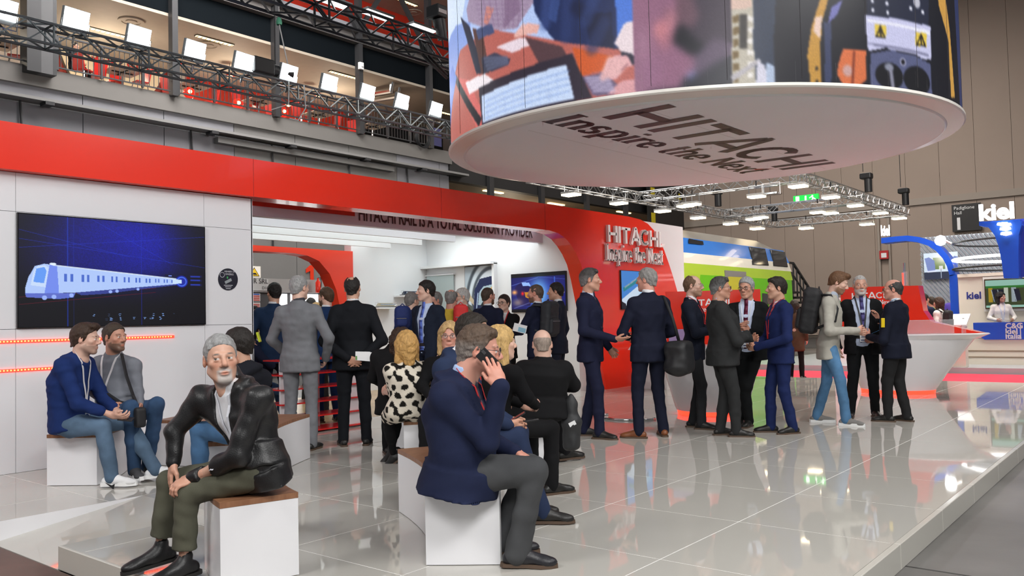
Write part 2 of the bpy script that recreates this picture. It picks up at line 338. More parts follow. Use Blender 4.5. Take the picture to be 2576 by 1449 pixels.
def nets(D, lo, h):
    neg = D < 0; n = D.shape; c = [neg[i:n[0] - 1 + i, j:n[1] - 1 + j, k:n[2] - 1 + k] for i in (0, 1) for j in (0, 1) for k in (0, 1)]
    cnt = sum(q.astype(np.int8) for q in c); act = (cnt > 0) & (cnt < 8); I = np.argwhere(act); idx = np.full(act.shape, -1, np.int64); idx[act] = np.arange(len(I))
    off = np.array([(i, j, k) for i in (0, 1) for j in (0, 1) for k in (0, 1)]); val = np.stack([D[I[:, 0] + o[0], I[:, 1] + o[1], I[:, 2] + o[2]] for o in off], 1)
    S_ = np.zeros((len(I), 3)); N_ = np.zeros(len(I))
    for a in range(8):
        for b in range(a + 1, 8):
            if np.abs(off[a] - off[b]).sum() != 1: continue
            va, vb = val[:, a], val[:, b]; x = (va < 0) != (vb < 0); t = np.where(x, va / np.where(x, va - vb, 1), 0); S_ += np.where(x[:, None], off[a] + t[:, None] * (off[b] - off[a]), 0); N_ += x
    V = lo + h * (I + S_ / np.maximum(N_, 1)[:, None]); Q = []
    for ax in range(3):
        o1, o2 = [(1, 2), (2, 0), (0, 1)][ax]; sa = [slice(None)] * 3; sb = [slice(None)] * 3; sa[ax] = slice(0, n[ax] - 1); sb[ax] = slice(1, n[ax])
        A = neg[tuple(sa)]; B = neg[tuple(sb)]; E = np.argwhere(A != B)
        E = E[(E[:, o1] > 0) & (E[:, o2] > 0) & (E[:, o1] < n[o1] - 1) & (E[:, o2] < n[o2] - 1)]
        if not len(E): continue
        u = np.zeros(3, int); u[o1] = 1; w = np.zeros(3, int); w[o2] = 1; g = lambda p: idx[p[:, 0], p[:, 1], p[:, 2]]
        q = np.stack([g(E - u - w), g(E - w), g(E), g(E - u)], 1); fl = ~A[E[:, 0], E[:, 1], E[:, 2]]; q[fl] = q[fl][:, ::-1]; Q.append(q)
    Q = np.concatenate(Q) if Q else np.zeros((0, 4), int); return V, Q[(Q >= 0).all(1)]
def relax(V, Q, it=1, lam=.5):
    e = np.concatenate([Q[:, [0, 1]], Q[:, [1, 2]], Q[:, [2, 3]], Q[:, [3, 0]]])
    for _ in range(it):
        s = np.zeros_like(V); c = np.zeros(len(V))
        for a in (0, 1):
            for d in range(3): s[:, d] += np.bincount(e[:, a], V[e[:, 1 - a], d], len(V))
            c += np.bincount(e[:, a], minlength=len(V))
        V = V + lam * (s / np.maximum(c, 1)[:, None] - V)
    return V
def rotm(axis, deg):
    a = math.radians(deg); x, y, z = _n(axis); c, s = math.cos(a), math.sin(a); C = 1 - c
    return np.array([[c + x * x * C, x * y * C - z * s, x * z * C + y * s], [y * x * C + z * s, c + y * y * C, y * z * C - x * s], [z * x * C - y * s, z * y * C + x * s, c + z * z * C]])
M_SKIN = mat('skin', attr=True, rough=.42, bump=.08, bscale=220, spec=.4)
M_CLOTH = mat('woven_cloth', attr=True, rough=.85, bump=.12, bscale=420, var=.10, vscale=9, spec=.2)
M_KNIT = mat('soft_cotton', attr=True, rough=.9, bump=.12, bscale=300, var=.08, vscale=14, spec=.15)
M_DENIM = mat('denim', attr=True, rough=.9, bump=.25, bscale=500, var=.22, vscale=7, spec=.15)
M_LEATHER = mat('leather', attr=True, rough=.42, bump=.15, bscale=140, var=.1, vscale=12)
M_HAIR = mat('hair_strands', attr=True, rough=.55, bump=.7, bscale=150, var=.28, vscale=60, spec=.35, stretch=(1, 1, .35))
M_PLASTIC = mat('glossy_plastic', attr=True, rough=.25)
def flatcol(V, c): return np.ones((len(V), 3), np.float32) * np.array(c, np.float32)
# ------------------------------------------------------------------ people
STAND = dict(hL=(-.09, 0, .93), hR=(.09, 0, .93), kL=(-.105, .03, .5), kR=(.105, .03, .5), aL=(-.12, -.02, .085), aR=(.12, -.02, .085), pel=(0, 0, .96), wst=(0, .01, 1.1), chs=(0, 0, 1.3), shc=(0, -.02, 1.425),
             nck=(0, -.015, 1.505), hd=(0, .02, 1.655), sL=(-.168, -.02, 1.405), sR=(.168, -.02, 1.405), eL=(-.235, -.05, 1.13), eR=(.235, -.05, 1.13), wL=(-.235, .05, .885), wR=(.235, .05, .885))
SIT = dict(hL=(-.09, 0, .53), hR=(.09, 0, .53), kL=(-.13, .43, .51), kR=(.13, .43, .51), aL=(-.13, .42, .085), aR=(.13, .42, .085), pel=(0, -.02, .56), wst=(0, -.05, .70), chs=(0, -.03, .90), shc=(0, -.01, 1.03),
           nck=(0, .01, 1.115), hd=(0, .055, 1.262), sL=(-.168, -.0, 1.01), sR=(.168, -.0, 1.01), eL=(-.235, .09, .80), eR=(.235, .09, .80), wL=(-.10, .30, .68), wR=(.10, .30, .68))
TORSO = ('wst', 'chs', 'shc', 'nck', 'hd', 'sL', 'sR', 'eL', 'eR', 'wL', 'wR')
def hand(F_, w, d, palm, side, s, curl=25., h=.005, spread=4., thumb=35., length=1.):
    """five fingers rooted in a palm: w wrist, d along the hand, palm its facing, side +1 when the thumb lies along d x palm"""
    d = _n(d); palm = _n(np.array(palm) - d * (np.array(palm) @ d)); x = np.cross(d, palm) * side; R = np.stack([x, d, palm])
    s = s * length
    F_.ell(w + d * .048 * s, (.042 * s, .054 * s, .017 * s), R, .012); F_.cone(w - d * .03, w + d * .02 * s, .026 * s, .027 * s, .015)
    F_.cone(w + d * .02 * s + x * .02 * s, w + d * .045 * s + x * .035 * s, .018 * s, .013 * s, .012)
    crl = curl if hasattr(curl, '__len__') else [curl] * 4
    for i, (o, l) in enumerate(((.030, .070), (.0105, .078), (-.0095, .072), (-.029, .057))):
        p = w + (d * .088 - d * .006 * abs(i - 1.2) + x * o) * s; a = 0.; r = (.0092 - .0006 * (i == 3)) * s; fd = d * math.cos(math.radians(spread * (1.3 - i))) + x * math.sin(math.radians(spread * (1.3 - i)))
        for j, fr in enumerate((.45, .32, .23)):
            a += math.radians(crl[i]) * (1. if j else .8); q = p + (fd * math.cos(a) + palm * math.sin(a)) * l * fr * s; F_.cone(p, q, r, r * .92, .004 if j else .008); p = q; r *= .92
    t = math.radians(thumb); p = w + (d * .028 + x * .030) * s; q = p + (d * math.cos(t) + x * math.sin(t) * .8 + palm * .45) * .042 * s; F_.cone(p, q, .0135 * s, .0115 * s, .010)
    e = q + (d * math.cos(t * .5) + x * math.sin(t * .3) + palm * .35) * .032 * s; F_.cone(q, e, .0112 * s, .0095 * s, .005)
def head_field(face):
    f = Field(); jw = face.get('jaw', 1.); nose = face.get('nose', 1.)
    f.ell((0, -.014, .032), (.0745, .096, .086)); f.ell((0, .022, -.042), (.0625 * jw, .070, .082), k=.03); f.ell((0, .066, -.103), (.024 * jw, .02, .018), k=.022)
    for q in (-1, 1):
        f.cone((q * .052 * jw, -.002, -.062), (q * .02, .066, -.103), .019, .016, .022); f.ell((q * .044, .058, -.022), (.022, .020, .018), k=.02)
        f.ell((q * .025, .080, .020), (.026, .012, .009), k=.014); f.ell((q * .0125, .096, -.036), (.0095, .011, .008), k=.006)
    f.cone((0, .084, .012), (0, .1085 * (.6 + .4 * nose), -.028), .0085, .0125 * nose, .010)
    f.ell((0, .086, -.066), (.025, .012, .0065), k=.008); f.ell((0, .084, -.0775), (.021, .012, .0068), k=.008)
    for q in (-1, 1): f.ell((q * .0315, .100, .0005), (.0175, .018, .0105), k=.010, op='s')
    f.ell((0, .103, -.0715), (.024, .014, .0017), k=.003, op='s')
    for q in (-1, 1):
        R = rotm((0, 0, 1), q * 22) @ rotm((1, 0, 0), 12); f.ell((q * .077, -.012, -.006), (.010, .019, .032), R, .006); f.ell((q * .086, -.004, .0), (.008, .009, .017), R, .005, 's')
        f.ell((q * .0315, .0775, .0005), (.0125, .0125, .0125), k=.001); f.ell((q * .0315, .083, .0105), (.0165, .0095, .0045), k=.005); f.ell((q * .0315, .080, -.0095), (.015, .0085, .004), k=.005)
    return f
HAIRLINE = ([-.13, -.06, -.025, .008, .03, .05, .07, .085, .13], [-.075, -.062, -.03, -.012, .02, .05, .066, .072, .075])
def head_cols(P, sp):
    """skin, lips, brows, stubble or beard, eyes: colours by where they lie on the face"""
    sk = np.array(sp['skin']); x, y, z = P[:, 0], P[:, 1], P[:, 2]; C = np.ones((len(P), 3)) * sk
    def bl(m, c): C[:] = C + (np.array(c) - C) * np.clip(m, 0, 1)[:, None]
    g = lambda cx, cy, cz, rx, ry, rz: np.exp(-((np.abs(x) - cx) / rx) ** 2 - ((y - cy) / ry) ** 2 - ((z - cz) / rz) ** 2)
    red = sk * np.array([1.02, .70, .62])
    bl(.55 * g(.04, .07, -.03, .022, .04, .022), red); bl(.6 * g(0, .105, -.03, .014, .03, .018), red); bl(.5 * g(.082, -.01, 0, .02, .04, .04), red)
    if sp.get('beard'):
        c, amt = sp['beard']; yy = np.clip((y + .015) / .03, 0, 1); m = np.clip((-.030 - z - .22 * np.maximum(.055 - y, 0)) / .012, 0, 1) * yy * np.clip((z + .155) / .02, 0, 1)
        m *= 1 - np.clip(1.3 - (np.abs(x) / .02) ** 2 - ((z + .071) / .0125) ** 2, 0, 1) * (y > .07); m *= 1 - np.clip((.042 - np.abs(np.abs(x) - .045) - 10 * np.maximum(z + .052, 0) * 0) * 0, 0, 1)
        m = np.where((z > -.055) & (y > .03), m * np.clip(1.2 - np.abs(np.abs(x) - .0) / .03, 0, 1) * (z < -.043), m); m = m * (np.clip((.040 - np.abs(x)) / .010, 0, 1) if sp.get('goatee') else 1); bl(m * amt, c)
    bl(.8 * np.exp(-(x / .022) ** 2 - ((z + .072) / .0085) ** 2) * (y > .074), sk * np.array([.86, .50, .47]))
    bl(.92 * np.clip(1.6 - np.abs(np.abs(x) - .033) / .012, 0, 1) * np.clip(1.6 - np.abs(z - .0225 + .12 * np.maximum(np.abs(x) - .038, 0)) / .0038, 0, 1) * (y > .06), sp.get('brow', (.05, .035, .025)))
    e = np.sqrt((np.abs(x) - .0315) ** 2 + (y - .0775) ** 2 + (z - .0005) ** 2); eye = (e < .0133) & (y > .08); bl(eye * .95, (.72, .70, .68))
    gx = sp.get('gaze', 0.) * .006; ir = np.sqrt((x - np.sign(x) * .0315 - gx) ** 2 + (z - .0005) ** 2); bl((eye & (ir < .0058)) * .95, sp.get('iris', (.06, .045, .03))); bl(eye * np.clip((z - .006) / .002, 0, 1) * .7, sk * .35)
    return C
def hair_field(sp):
    st = sp.get('hair', 'short'); t = sp.get('vol', .010); f = Field(); hy, hz = HAIRLINE; up = sp.get('hairline', 0.)
    if st in ('long', 'bob', 'curly'):
        L = {'long': -.26, 'bob': -.15, 'curly': -.12}[st]; tt = .026 if st == 'curly' else .015
        f.ell((0, -.016, .036), (.0745 + tt, .098 + tt, .086 + tt)); f.ell((0, -.055, -.03), (.085 + tt * .6, .06, .09), k=.04)
        for q in (-1, 1): f.cone((q * .07, -.02, .02), (q * .082, -.02 + .02 * (st == 'long'), L), .034 + tt * .3, .026 + tt * .4, .03)
        f.cone((0, -.07, 0), (0, -.075, L * .95), .06, .05, .04)
        def op(P):
            x, y, z = P[..., 0], P[..., 1], P[..., 2]; return np.maximum((np.sqrt((x / .060) ** 2 + ((z + .06 - up) / .125) ** 2) - 1) * .06, .005 - y)
        f.fn(op, 's', .012); return f, (.004 if st != 'curly' else .010)
    if st == 'none': return None, 0
    f.ell((0, -.015, .034), (.0745 + t * .75, .0965 + t * .8, .086 + t)); f.cone((0, -.055, .0), (0, -.06, -.055), .055 + t * .5, .045 + t * .4, .03)
    if st == 'quiff': f.cone((-.03, .066, .098), (.04, .062, .102), .026, .024, .02); f.ell((0, .03, .105), (.06, .06, .024), k=.02)
    if st == 'side': f.cone((-.045, .055, .088), (.05, .06, .09), .022, .020, .02)
    def edge(P):
        x, y, z = P[..., 0], P[..., 1], P[..., 2]; zl = np.interp(y, hy, hz) + up * np.clip((y - .0) / .05, 0, 1) - .022 * np.exp(-((y - .012) / .012) ** 2)
        rec = .035 * sp.get('recede', 0.) * np.clip((np.abs(x) - .02) / .03, 0, 1) * np.clip((y - .02) / .04, 0, 1); return (zl + rec - z) * .75
    f.fn(edge, 'i', .006)
    if st == 'bald':
        f.fn(lambda P: np.maximum(np.sqrt(P[..., 0] ** 2 + ((P[..., 1] - sp.get('bald_y', .02)) / 1.5) ** 2) - sp.get('bald_r', .064), .045 - P[..., 2]), 's', .008)
    return f, .0032 if t > .0085 else .0021
def person(name_label, px, py, phi, H=1.78, sit=False, J=None, P=None, seat=None, lean=0., twist=0., bow=0., hyaw=0., hpitch=0., hroll=0., g=1., belly=0., top='suit', col=(.01, .015, .03), tcol=None, shirt=(.72, .74, .78), tie=None, shoe=(.012, .011, .01),
           shoe_kind='dress', skin=(.62, .36, .26), haircol=(.03, .022, .016), res=1., hand_curl=28., lany=None, badge=True, glasses=None, open_front=0., vlow=None, legs='trousers', z0=0., feet=True, trouser_mat=None, top_mat=None, cuffs=True, palm=None, toes=None,
           wr=.0035, hem=.80, wf=30., group=None, hands=True, sleeve=1., belt=False, ground=None, pattern=None, sole=None, **face):
    face['skin'] = skin; s = H / 1.78; base = np.array([*(ground if ground is not None else atz(px, py, z0))[:2], z0], float)
    az = math.atan2(base[1], base[0]) + math.pi + math.radians(phi); f_ = np.array([math.cos(az), math.sin(az), 0]); r_ = np.array([f_[1], -f_[0], 0]); u_ = np.array([0, 0, 1.]); B = np.stack([r_, f_, u_])
    loc = {k: np.array(v) * s for k, v in (SIT if sit else STAND).items()}
    if sit and seat is not None:
        dz = seat - .43
        for k in loc:
            if k[0] not in 'ak': loc[k] = loc[k] + (0, 0, dz + .43 * (1 - s))
    pv = loc['pel'].copy(); Rl = rotm((1, 0, 0), -lean); Rt = rotm((0, 0, 1), twist)
    for k in TORSO: loc[k] = pv + Rt @ (Rl @ (loc[k] - pv))
    if bow:                                   # rounding of the upper back
        Rb = rotm((1, 0, 0), -bow); c0 = loc['chs'].copy()
        for k in ('shc', 'nck', 'hd', 'sL', 'sR'): loc[k] = c0 + Rb @ (loc[k] - c0)
    for k, v in (J or {}).items(): loc[k] = np.array(v, float) * s
    dep0 = float((base - CAM) @ CAM_F)
    old = {k: v.copy() for k, v in loc.items()}
    for k, v in (P or {}).items():
        w = atd(v[0], v[1], dep0 + (v[2] if len(v) > 2 else 0)); loc[k] = B @ (w - base)
    if P and 'nck' in P and 'shc' not in P:      # the shoulders follow the neck
        dl = loc['nck'] - old['nck']
        for k, f in (('shc', .9), ('sL', .9), ('sR', .9), ('chs', .55), ('wst', .2), ('eL', .5), ('eR', .5)):
            if k not in P and not (J and k in J): loc[k] = loc[k] + dl * f
    # elbows bend where the bones ask for it
    for q in 'LR':
        if (J and 'w' + q in J or P and 'w' + q in P) and not (J and 'e' + q in J or P and 'e' + q in P):
            a, c = loc['s' + q], loc['w' + q]; l1, l2 = .30 * s, .265 * s; d = c - a; D = min(np.linalg.norm(d), l1 + l2 - .005); d = _n(d); loc['w' + q] = c = a + d * D; x = (l1 * l1 - l2 * l2 + D * D) / (2 * D)
            pole = np.array([(-.7 if q == 'L' else .7), -.45, -.75]); pole = _n(pole - d * (pole @ d)); loc['e' + q] = a + d * x + pole * math.sqrt(max(l1 * l1 - x * x, 0))
    for q in 'LR':
        if (J and 'a' + q in J or P and 'a' + q in P) and not (J and 'k' + q in J or P and 'k' + q in P):
            a, c = loc['h' + q], loc['a' + q]; l1, l2 = .43 * s, .425 * s; d = c - a; D = min(np.linalg.norm(d), l1 + l2 - .004); d = _n(d); x = (l1 * l1 - l2 * l2 + D * D) / (2 * D)
            pole = np.array([0, 1., .2]); pole = _n(pole - d * (pole @ d)); loc['k' + q] = a + d * x + pole * math.sqrt(max(l1 * l1 - x * x, 0))
    W = loc; wrld = lambda V: V @ B      # local -> world offsets from base
    Hd = rotm((0, 0, 1), hyaw) @ rotm((0, 1, 0), hroll) @ rotm((1, 0, 0), -hpitch); hs = s ** .5 * face.get('hscale', 1.02)
    # ---- body: head, neck and hands
    hf = head_field(face); hh = max(.0042 * res, .0032); hf.cone((0, -.028, -.045), Hd.T @ ((W['nck'] - W['hd']) / hs) + np.array([0, 0, -.03]), .053 + .006 * (g - 1) * 4, .062 * g ** .6, .025)
    V, Q = hf.mesh(hh); V = relax(V, Q, 1, .35); C = head_cols(V, face); V = V * hs @ Hd.T + W['hd']; parts = [(V, Q, C)]
    if hands:
        for q, sd in (('L', -1), ('R', 1)):
            hnd = Field(); fd = _n(W['w' + q] - W['e' + q]); pl = (palm or {}).get(q, None); cu = hand_curl[q] if isinstance(hand_curl, dict) else hand_curl
            dr = fd
            if pl is not None and len(pl) == 2: dr, pl = np.array(pl[0], float), pl[1]
            if pl is None: pl = np.array([-sd, .2, 0.])
            pl = np.array(pl, float); d_ = _n(dr); thumb_side = np.cross(d_, _n(pl - d_ * (pl @ d_))); hand(hnd, W['w' + q], d_, pl, -1 if q == 'L' else 1, s * .98, cu)
            hnd.cone(W['w' + q], W['w' + q] - fd * .08, .026 * s, .025 * s, .02); hv, hq = hnd.mesh(max(.0045 * res, .0042)); hc = flatcol(hv, np.array(skin) * np.array([1.02, .93, .9])); parts.append((hv, hq, hc))
    core = Field(); core.cone(W['nck'], W['chs'], .055, .10); core.cone(W['chs'], W['pel'], .10, .10)
    for q in 'LR':
        core.cone(W['chs'] * .3 + W['s' + q] * .7, W['s' + q], .05, .045, .03); core.cone(W['s' + q], W['e' + q], .042, .038); core.cone(W['e' + q], W['w' + q], .036, .026)
        core.cone(W['pel'], W['h' + q], .08, .07, .03); core.cone(W['h' + q], W['k' + q], .062, .045); core.cone(W['k' + q], W['a' + q], .04, .028)
    cv, cq = core.mesh(.022); parts.append((cv, cq, flatcol(cv, skin)))
    n0 = 0; VV = []; QQ = []; CC = []
    for v, q, c in parts: VV.append(v); QQ.append(q + n0); CC.append(c); n0 += len(v)
    me = mesh_np('person', wrld(np.concatenate(VV)), np.concatenate(QQ), M_SKIN, None, np.concatenate(CC), loc=base); tag(me, name_label, 'person', group); root = me
    put = lambda nm, V, Q, m, c: mesh_np(nm, wrld(V), Q, m, root, c)
    # ---- hair
    hfl, hw = hair_field(face)
    if hfl:
        V, Q = hfl.mesh(hh * 1.15, hw * 1.2, seed=int(px), wf=85 if face.get('hair') != 'curly' else 60); hc = flatcol(V, haircol)
        if face.get('temple') is not None: hc += (np.array(face['temple']) - hc) * np.clip((.05 - V[:, 2]) / .05, 0, 1)[:, None]
        put('hair', V * hs @ Hd.T + W['hd'], Q, M_HAIR, hc)
    if glasses is not None:
        m = MB(); tr = lambda p: wrld(np.array(p) * hs @ Hd.T + W['hd'])
        for q in (-1, 1):
            ring = [tr((q * .034 + .024 * math.cos(t), .101 - .10 * abs(q * .034 + .024 * math.cos(t)) + .004, .0 + .018 * math.sin(t))) for t in np.linspace(0, 2 * math.pi, 17)]; m.tube(ring, .0018 * (1 + .4 * (res > 1)), 6, False)
            m.tube([tr((q * .058, .098, .004)), tr((q * .078, .05, .006)), tr((q * .080, -.012, .002))], .0017, 6)
        m.tube([tr((-.011, .105, .003)), tr((0, .107, .006)), tr((.011, .105, .003))], .0016, 6); m.build('eyeglasses', mat('glasses_' + str(glasses), glasses, .3, .2), root, True)
    # ---- clothes
    hx = max(.011 * res, .009) * face.get('hx_', 1.); sh = _n(W['sR'] - W['sL']); hp = _n(W['hR'] - W['hL']); up = _n(W['nck'] - W['chs']); fw = _n(np.cross(up, sh)); G = g * s; bl = belly * s
    low = W['pel'] - _n(W['wst'] - W['pel']) * (.02 if sit else .05) * s
    def torso(f, o, bottom=None):
        pts = [low, W['pel'], W['wst'], W['chs'], W['shc'], W['nck'] + up * .0]; sd = [hp, hp, _n(hp + sh * .6), _n(hp * .3 + sh), sh, sh]
        a = [.172 * G + o, .172 * G + o, (.155 + bl * .35) * G + o, .172 * G + o, .125 * G + o, .06 * s + o]; bf = [.105 * G + bl * .5 + o, .105 * G + bl * .8 + o, .108 * G + bl + o, .118 * G + bl * .4 + o, .085 * G + o, .055 * s + o]; bb = [.118 * G + o, .118 * G + o, .098 * G + o, .118 * G + o, .095 * G + o, .058 * s + o]
        f.etube(pts, sd, a, bf, bb, .05 + o)
        for q in 'LR': f.cone(W['nck'] - up * .05 * s, W['s' + q] - up * .012 * s, .045 * s + o, .050 * s * G ** .4 + o, .05); f.cone(W['s' + q], W['chs'] * .55 + W['s' + q] * .45 - up * .05, .054 * s + o, .085 * G + o, .05)
        return f
    def sleeves(f, o, end=1.):
        for q in 'LR':
            e, w, a = W['e' + q], W['w' + q], W['s' + q]; ge = G ** .6; f.cone(a, e, .058 * ge + o, .046 * ge + o, .03)
            if end > .4: f.cone(e, e + (w - e) * min(end, 1), .047 * ge + o, (.047 - .013 * min(end, 1)) * ge + o, .02)
        return f
    zc = lambda V: (V - W['nck']) @ up          # height along the chest, from the neck
    def tfront(Pl):                              # chest coordinates
        d = Pl - W['nck']; return d @ sh, d @ fw, d @ up
    sf = torso(Field(), -.004 if top in ('suit', 'coat', 'blouson') else .006); suit = top in ('suit', 'coat', 'blouson')
    if suit:
        sf.cone(W['nck'] - up * .03, W['nck'] + up * .030 * s + fw * .004, .062 * s * g ** .4, .0605 * s * g ** .4, .012); sf.fn(lambda Pl: (Pl - W['nck']) @ up - .048 * s, 'i', .003); V, Q = sf.mesh(hx); put('shirt', V, Q, M_KNIT, flatcol(V, shirt))
        if cuffs:
                for q in 'LR': e, w = W['e' + q], W['w' + q]; d = _n(w - e); V, Q = Field().cone(w - d * .05, w + d * .003, .036 * s, .033 * s, .004).mesh(max(.008, .007 * res)); put('shirt_cuff', V, Q, M_KNIT, flatcol(V, shirt))
    jf = torso(Field(), .010 if suit else .006); sleeves(jf, .006 if suit else .004, sleeve)
    if top in ('suit', 'coat'):
        hl = hem if top == 'suit' else hem - .16
        if not sit:
            dn = W['pel'] + (W['pel'] - W['wst']) * 0 - np.array([0, 0, (.96 - hl) * s]); jf.etube([W['pel'], dn], [hp, hp], [.175 * G + .012, .188 * G + .012], [.108 * G + bl * .8 + .012, .112 * G + bl * .5 + .014], [.122 * G + .01, .128 * G + .012], .015, .02)
        else:
            bk = _n(np.cross(np.array([0, 0, 1.]), hp)); 
            if bk @ f_local() < 0: bk = -bk
            jf.etube([W['pel'] + (0, 0, .02), W['pel'] + np.array([0, 0, -.115 * s]) - bk * .02], [hp, hp], [.185 * G + .012, .20 * G + .012], [.14 * G + bl + .01, .15 * G + bl * .6], [.13 * G + .012, .145 * G + .012], .012, .03)
    if top == 'blouson': jf.etube([W['wst'], W['pel'], (low - (W['wst'] - W['pel']) * .2) if not sit else W['pel'] - np.array([0, 0.03, .085])], [hp] * 3, [.17 * G + .016, .182 * G + .02, (.175 if not sit else .19) * G + .012], [.115 * G + bl + .016, .12 * G + bl * .8 + .02, .115 * G + bl * .6 + .01], [.11 * G + .018, .125 * G + .022, .122 * G + .012], .02, .02)
    if top in ('shirt', 'sweater', 'tunic'): jf.etube([W['wst'], low - (W['wst'] - W['pel']) * (.25 if not sit else .1)], [hp, hp], [.162 * G + .008, .180 * G + .012], [.11 * G + bl + .01, .112 * G + bl * .7 + .012], [.104 * G + .01, .124 * G + .012], .02, .02)
    if top == 'dress':
        if sit:
            for q in 'LR': jf.cone(W['h' + q], W['k' + q] * .8 + W['h' + q] * .2, .10 * G, .075 * G, .05)
        else: jf.etube([W['pel'], W['pel'] - np.array([0, 0, .42 * s])], [hp, hp], [.18 * G, .2 * G], [.12 * G, .13 * G], [.13 * G, .13 * G], .02, .03)
    if suit:
        zt, zb = .05, -(vlow if vlow is not None else .36) * s
        def vee(Pl):
            x, y, z = tfront(Pl); w = np.clip((z - zb) / (.0 - zb), 0, 1) * .062 * s + np.where(z < zb, open_front * s, open_front * .6 * s); w = np.where((z < zb) & (open_front <= 0), -1, w); return np.maximum(np.abs(x) - w, -(y + .01))
        jf.cone(W['nck'] - up * .03 - fw * .012, W['nck'] + up * (-.012 if top != 'blouson' else .045) * s - fw * .014, .070 * s * g ** .4, .066 * s * g ** .4, .015); jf.fn(lambda Pl: np.where(np.sqrt((((Pl - W['nck']) - ((Pl - W['nck']) @ up)[..., None] * up) ** 2).sum(-1)) < .088, (Pl - W['nck']) @ up - (.022 if top != 'blouson' else .09) * s, -1.), 'i', .003)
        def collar_cut(Pl): x, y, z = tfront(Pl); return np.maximum(np.maximum(np.abs(x) - .05 * s, -(y - .012)), -(z + .03)) 
        jf.fn(collar_cut, 's', .004); jf.fn(vee, 's', .003)
    hfn = []
    V, Q = jf.mesh(hx, wr, seed=int(px) + 3, wf=wf)
    if suit and top != 'blouson':
        x, y, z = tfront(V); wv = np.clip((z - zb) / (.0 - zb), 0, 1) * .062 * s; lap = (z > zb) & (z < .0) & (y > .02) & (np.abs(x) < wv + np.clip((z - zb) / (-zb), 0, 1) ** .8 * .07 * s + .012 * s) & (np.abs(x) < .135 * s); V = V + fw * (lap * .008)[:, None]
    c = flatcol(V, col)
    if pattern is not None: c = pattern(V, c)
    tm = top_mat or {'suit': M_CLOTH, 'coat': M_CLOTH, 'blouson': M_LEATHER}.get(top, M_KNIT); jk = put({'suit': 'jacket', 'coat': 'coat', 'blouson': 'leather_jacket', 'shirt': 'shirt', 'sweater': 'sweater', 'dress': 'dress', 'tunic': 'blouse'}[top], V, Q, tm, c)
    def on_front(xo, zz, lift=.004, fld=None):   # a point on the chest surface
        tt = np.linspace(-.02, .34, 90); p = W['nck'] + sh * xo + up * zz; L_ = p + tt[:, None] * fw; d = np.minimum(sf.at(L_), jf.at(L_)); ii = np.nonzero(d < 0)[0]; i = ii[-1] if len(ii) else 0
        return L_[i] + fw * lift
    if tie is not None and suit:
        m = MB(); zs = np.linspace(.012, -(vlow + .12 if open_front else (vlow or .36)) * s - .02, 9); ws = np.linspace(.019, .036, 9) * s; ws[0] = .023 * s; tp = [on_front(0, z_, .007) for z_ in zs]
        for i in range(8):
            a, b = tp[i], tp[i + 1]; m.add([wrld(q) for q in (a - sh * ws[i], a + sh * ws[i], b + sh * ws[i + 1], b - sh * ws[i + 1], a - sh * ws[i] * .3 - fw * .02, a + sh * ws[i] * .3 - fw * .02, b + sh * ws[i + 1] * .3 - fw * .02, b - sh * ws[i + 1] * .3 - fw * .02)], [[0, 1, 2, 3], [0, 4, 5, 1], [1, 5, 6, 2], [2, 6, 7, 3], [3, 7, 4, 0]])
        m.build('necktie', mat('tie_%.2f_%.2f_%.2f' % tuple(tie), tie, .6, bump=.1, bscale=300), root, True)
    if lany is not None:
        m = MB(); Lz = -(.33 if sit else .44) * s; fl = jf if not suit else sf
        for q in (-1, 1):
            path = [(.062 * q, .018, -.06), (.06 * q, .012, .0)] ; pts = [W['nck'] + sh * .055 * q * s - fw * .03 + up * .035 * s, W['nck'] + sh * .068 * q * s + up * .012 * s + fw * .01] + [on_front(q * (.066 * (1 - t) + .006 * t) * s, (-.03 * (1 - t) + Lz * t), .009 if not suit else .011, fl) for t in np.linspace(0, 1, 7)]
            for i in range(len(pts) - 1):
                a, b = pts[i], pts[i + 1]; wv = _n(np.cross(_n(b - a), fw if i > 0 else up)) * .0085; nn = _n(np.cross(wv, b - a)) * .0012; m.add([wrld(p_) for p_ in (a - wv + nn, a + wv + nn, b + wv + nn, b - wv + nn, a - wv - nn, a + wv - nn, b + wv - nn, b - wv - nn)], [[0, 1, 2, 3], [7, 6, 5, 4], [0, 4, 5, 1], [2, 6, 7, 3], [0, 3, 7, 4], [1, 5, 6, 2]])
        m.build('lanyard', mat('lanyard_%.2f_%.2f_%.2f' % tuple(lany), lany, .6), root)
        if badge:
            c0 = on_front(0, Lz - .07 * s, .016, fl); ax = (wrld(sh), wrld(up), wrld(fw)); bd = MB().obox(wrld(c0), ax, (.043, .058, .0025)).build('badge', mat('badge_white', (.75, .77, .8), .3), root)
            pr = MB()
            for k, (w_, y_, h_) in enumerate(((.030, .030, .004), (.026, .010, .003), (.033, -.004, .003), (.034, -.038, .008))): pr.obox(wrld(c0 + up * y_ + fw * .0035), ax, (w_, h_, .0008))
            pr.build('printed_lines', mat('badge_ink', (.08, .10, .22), .5), bd)
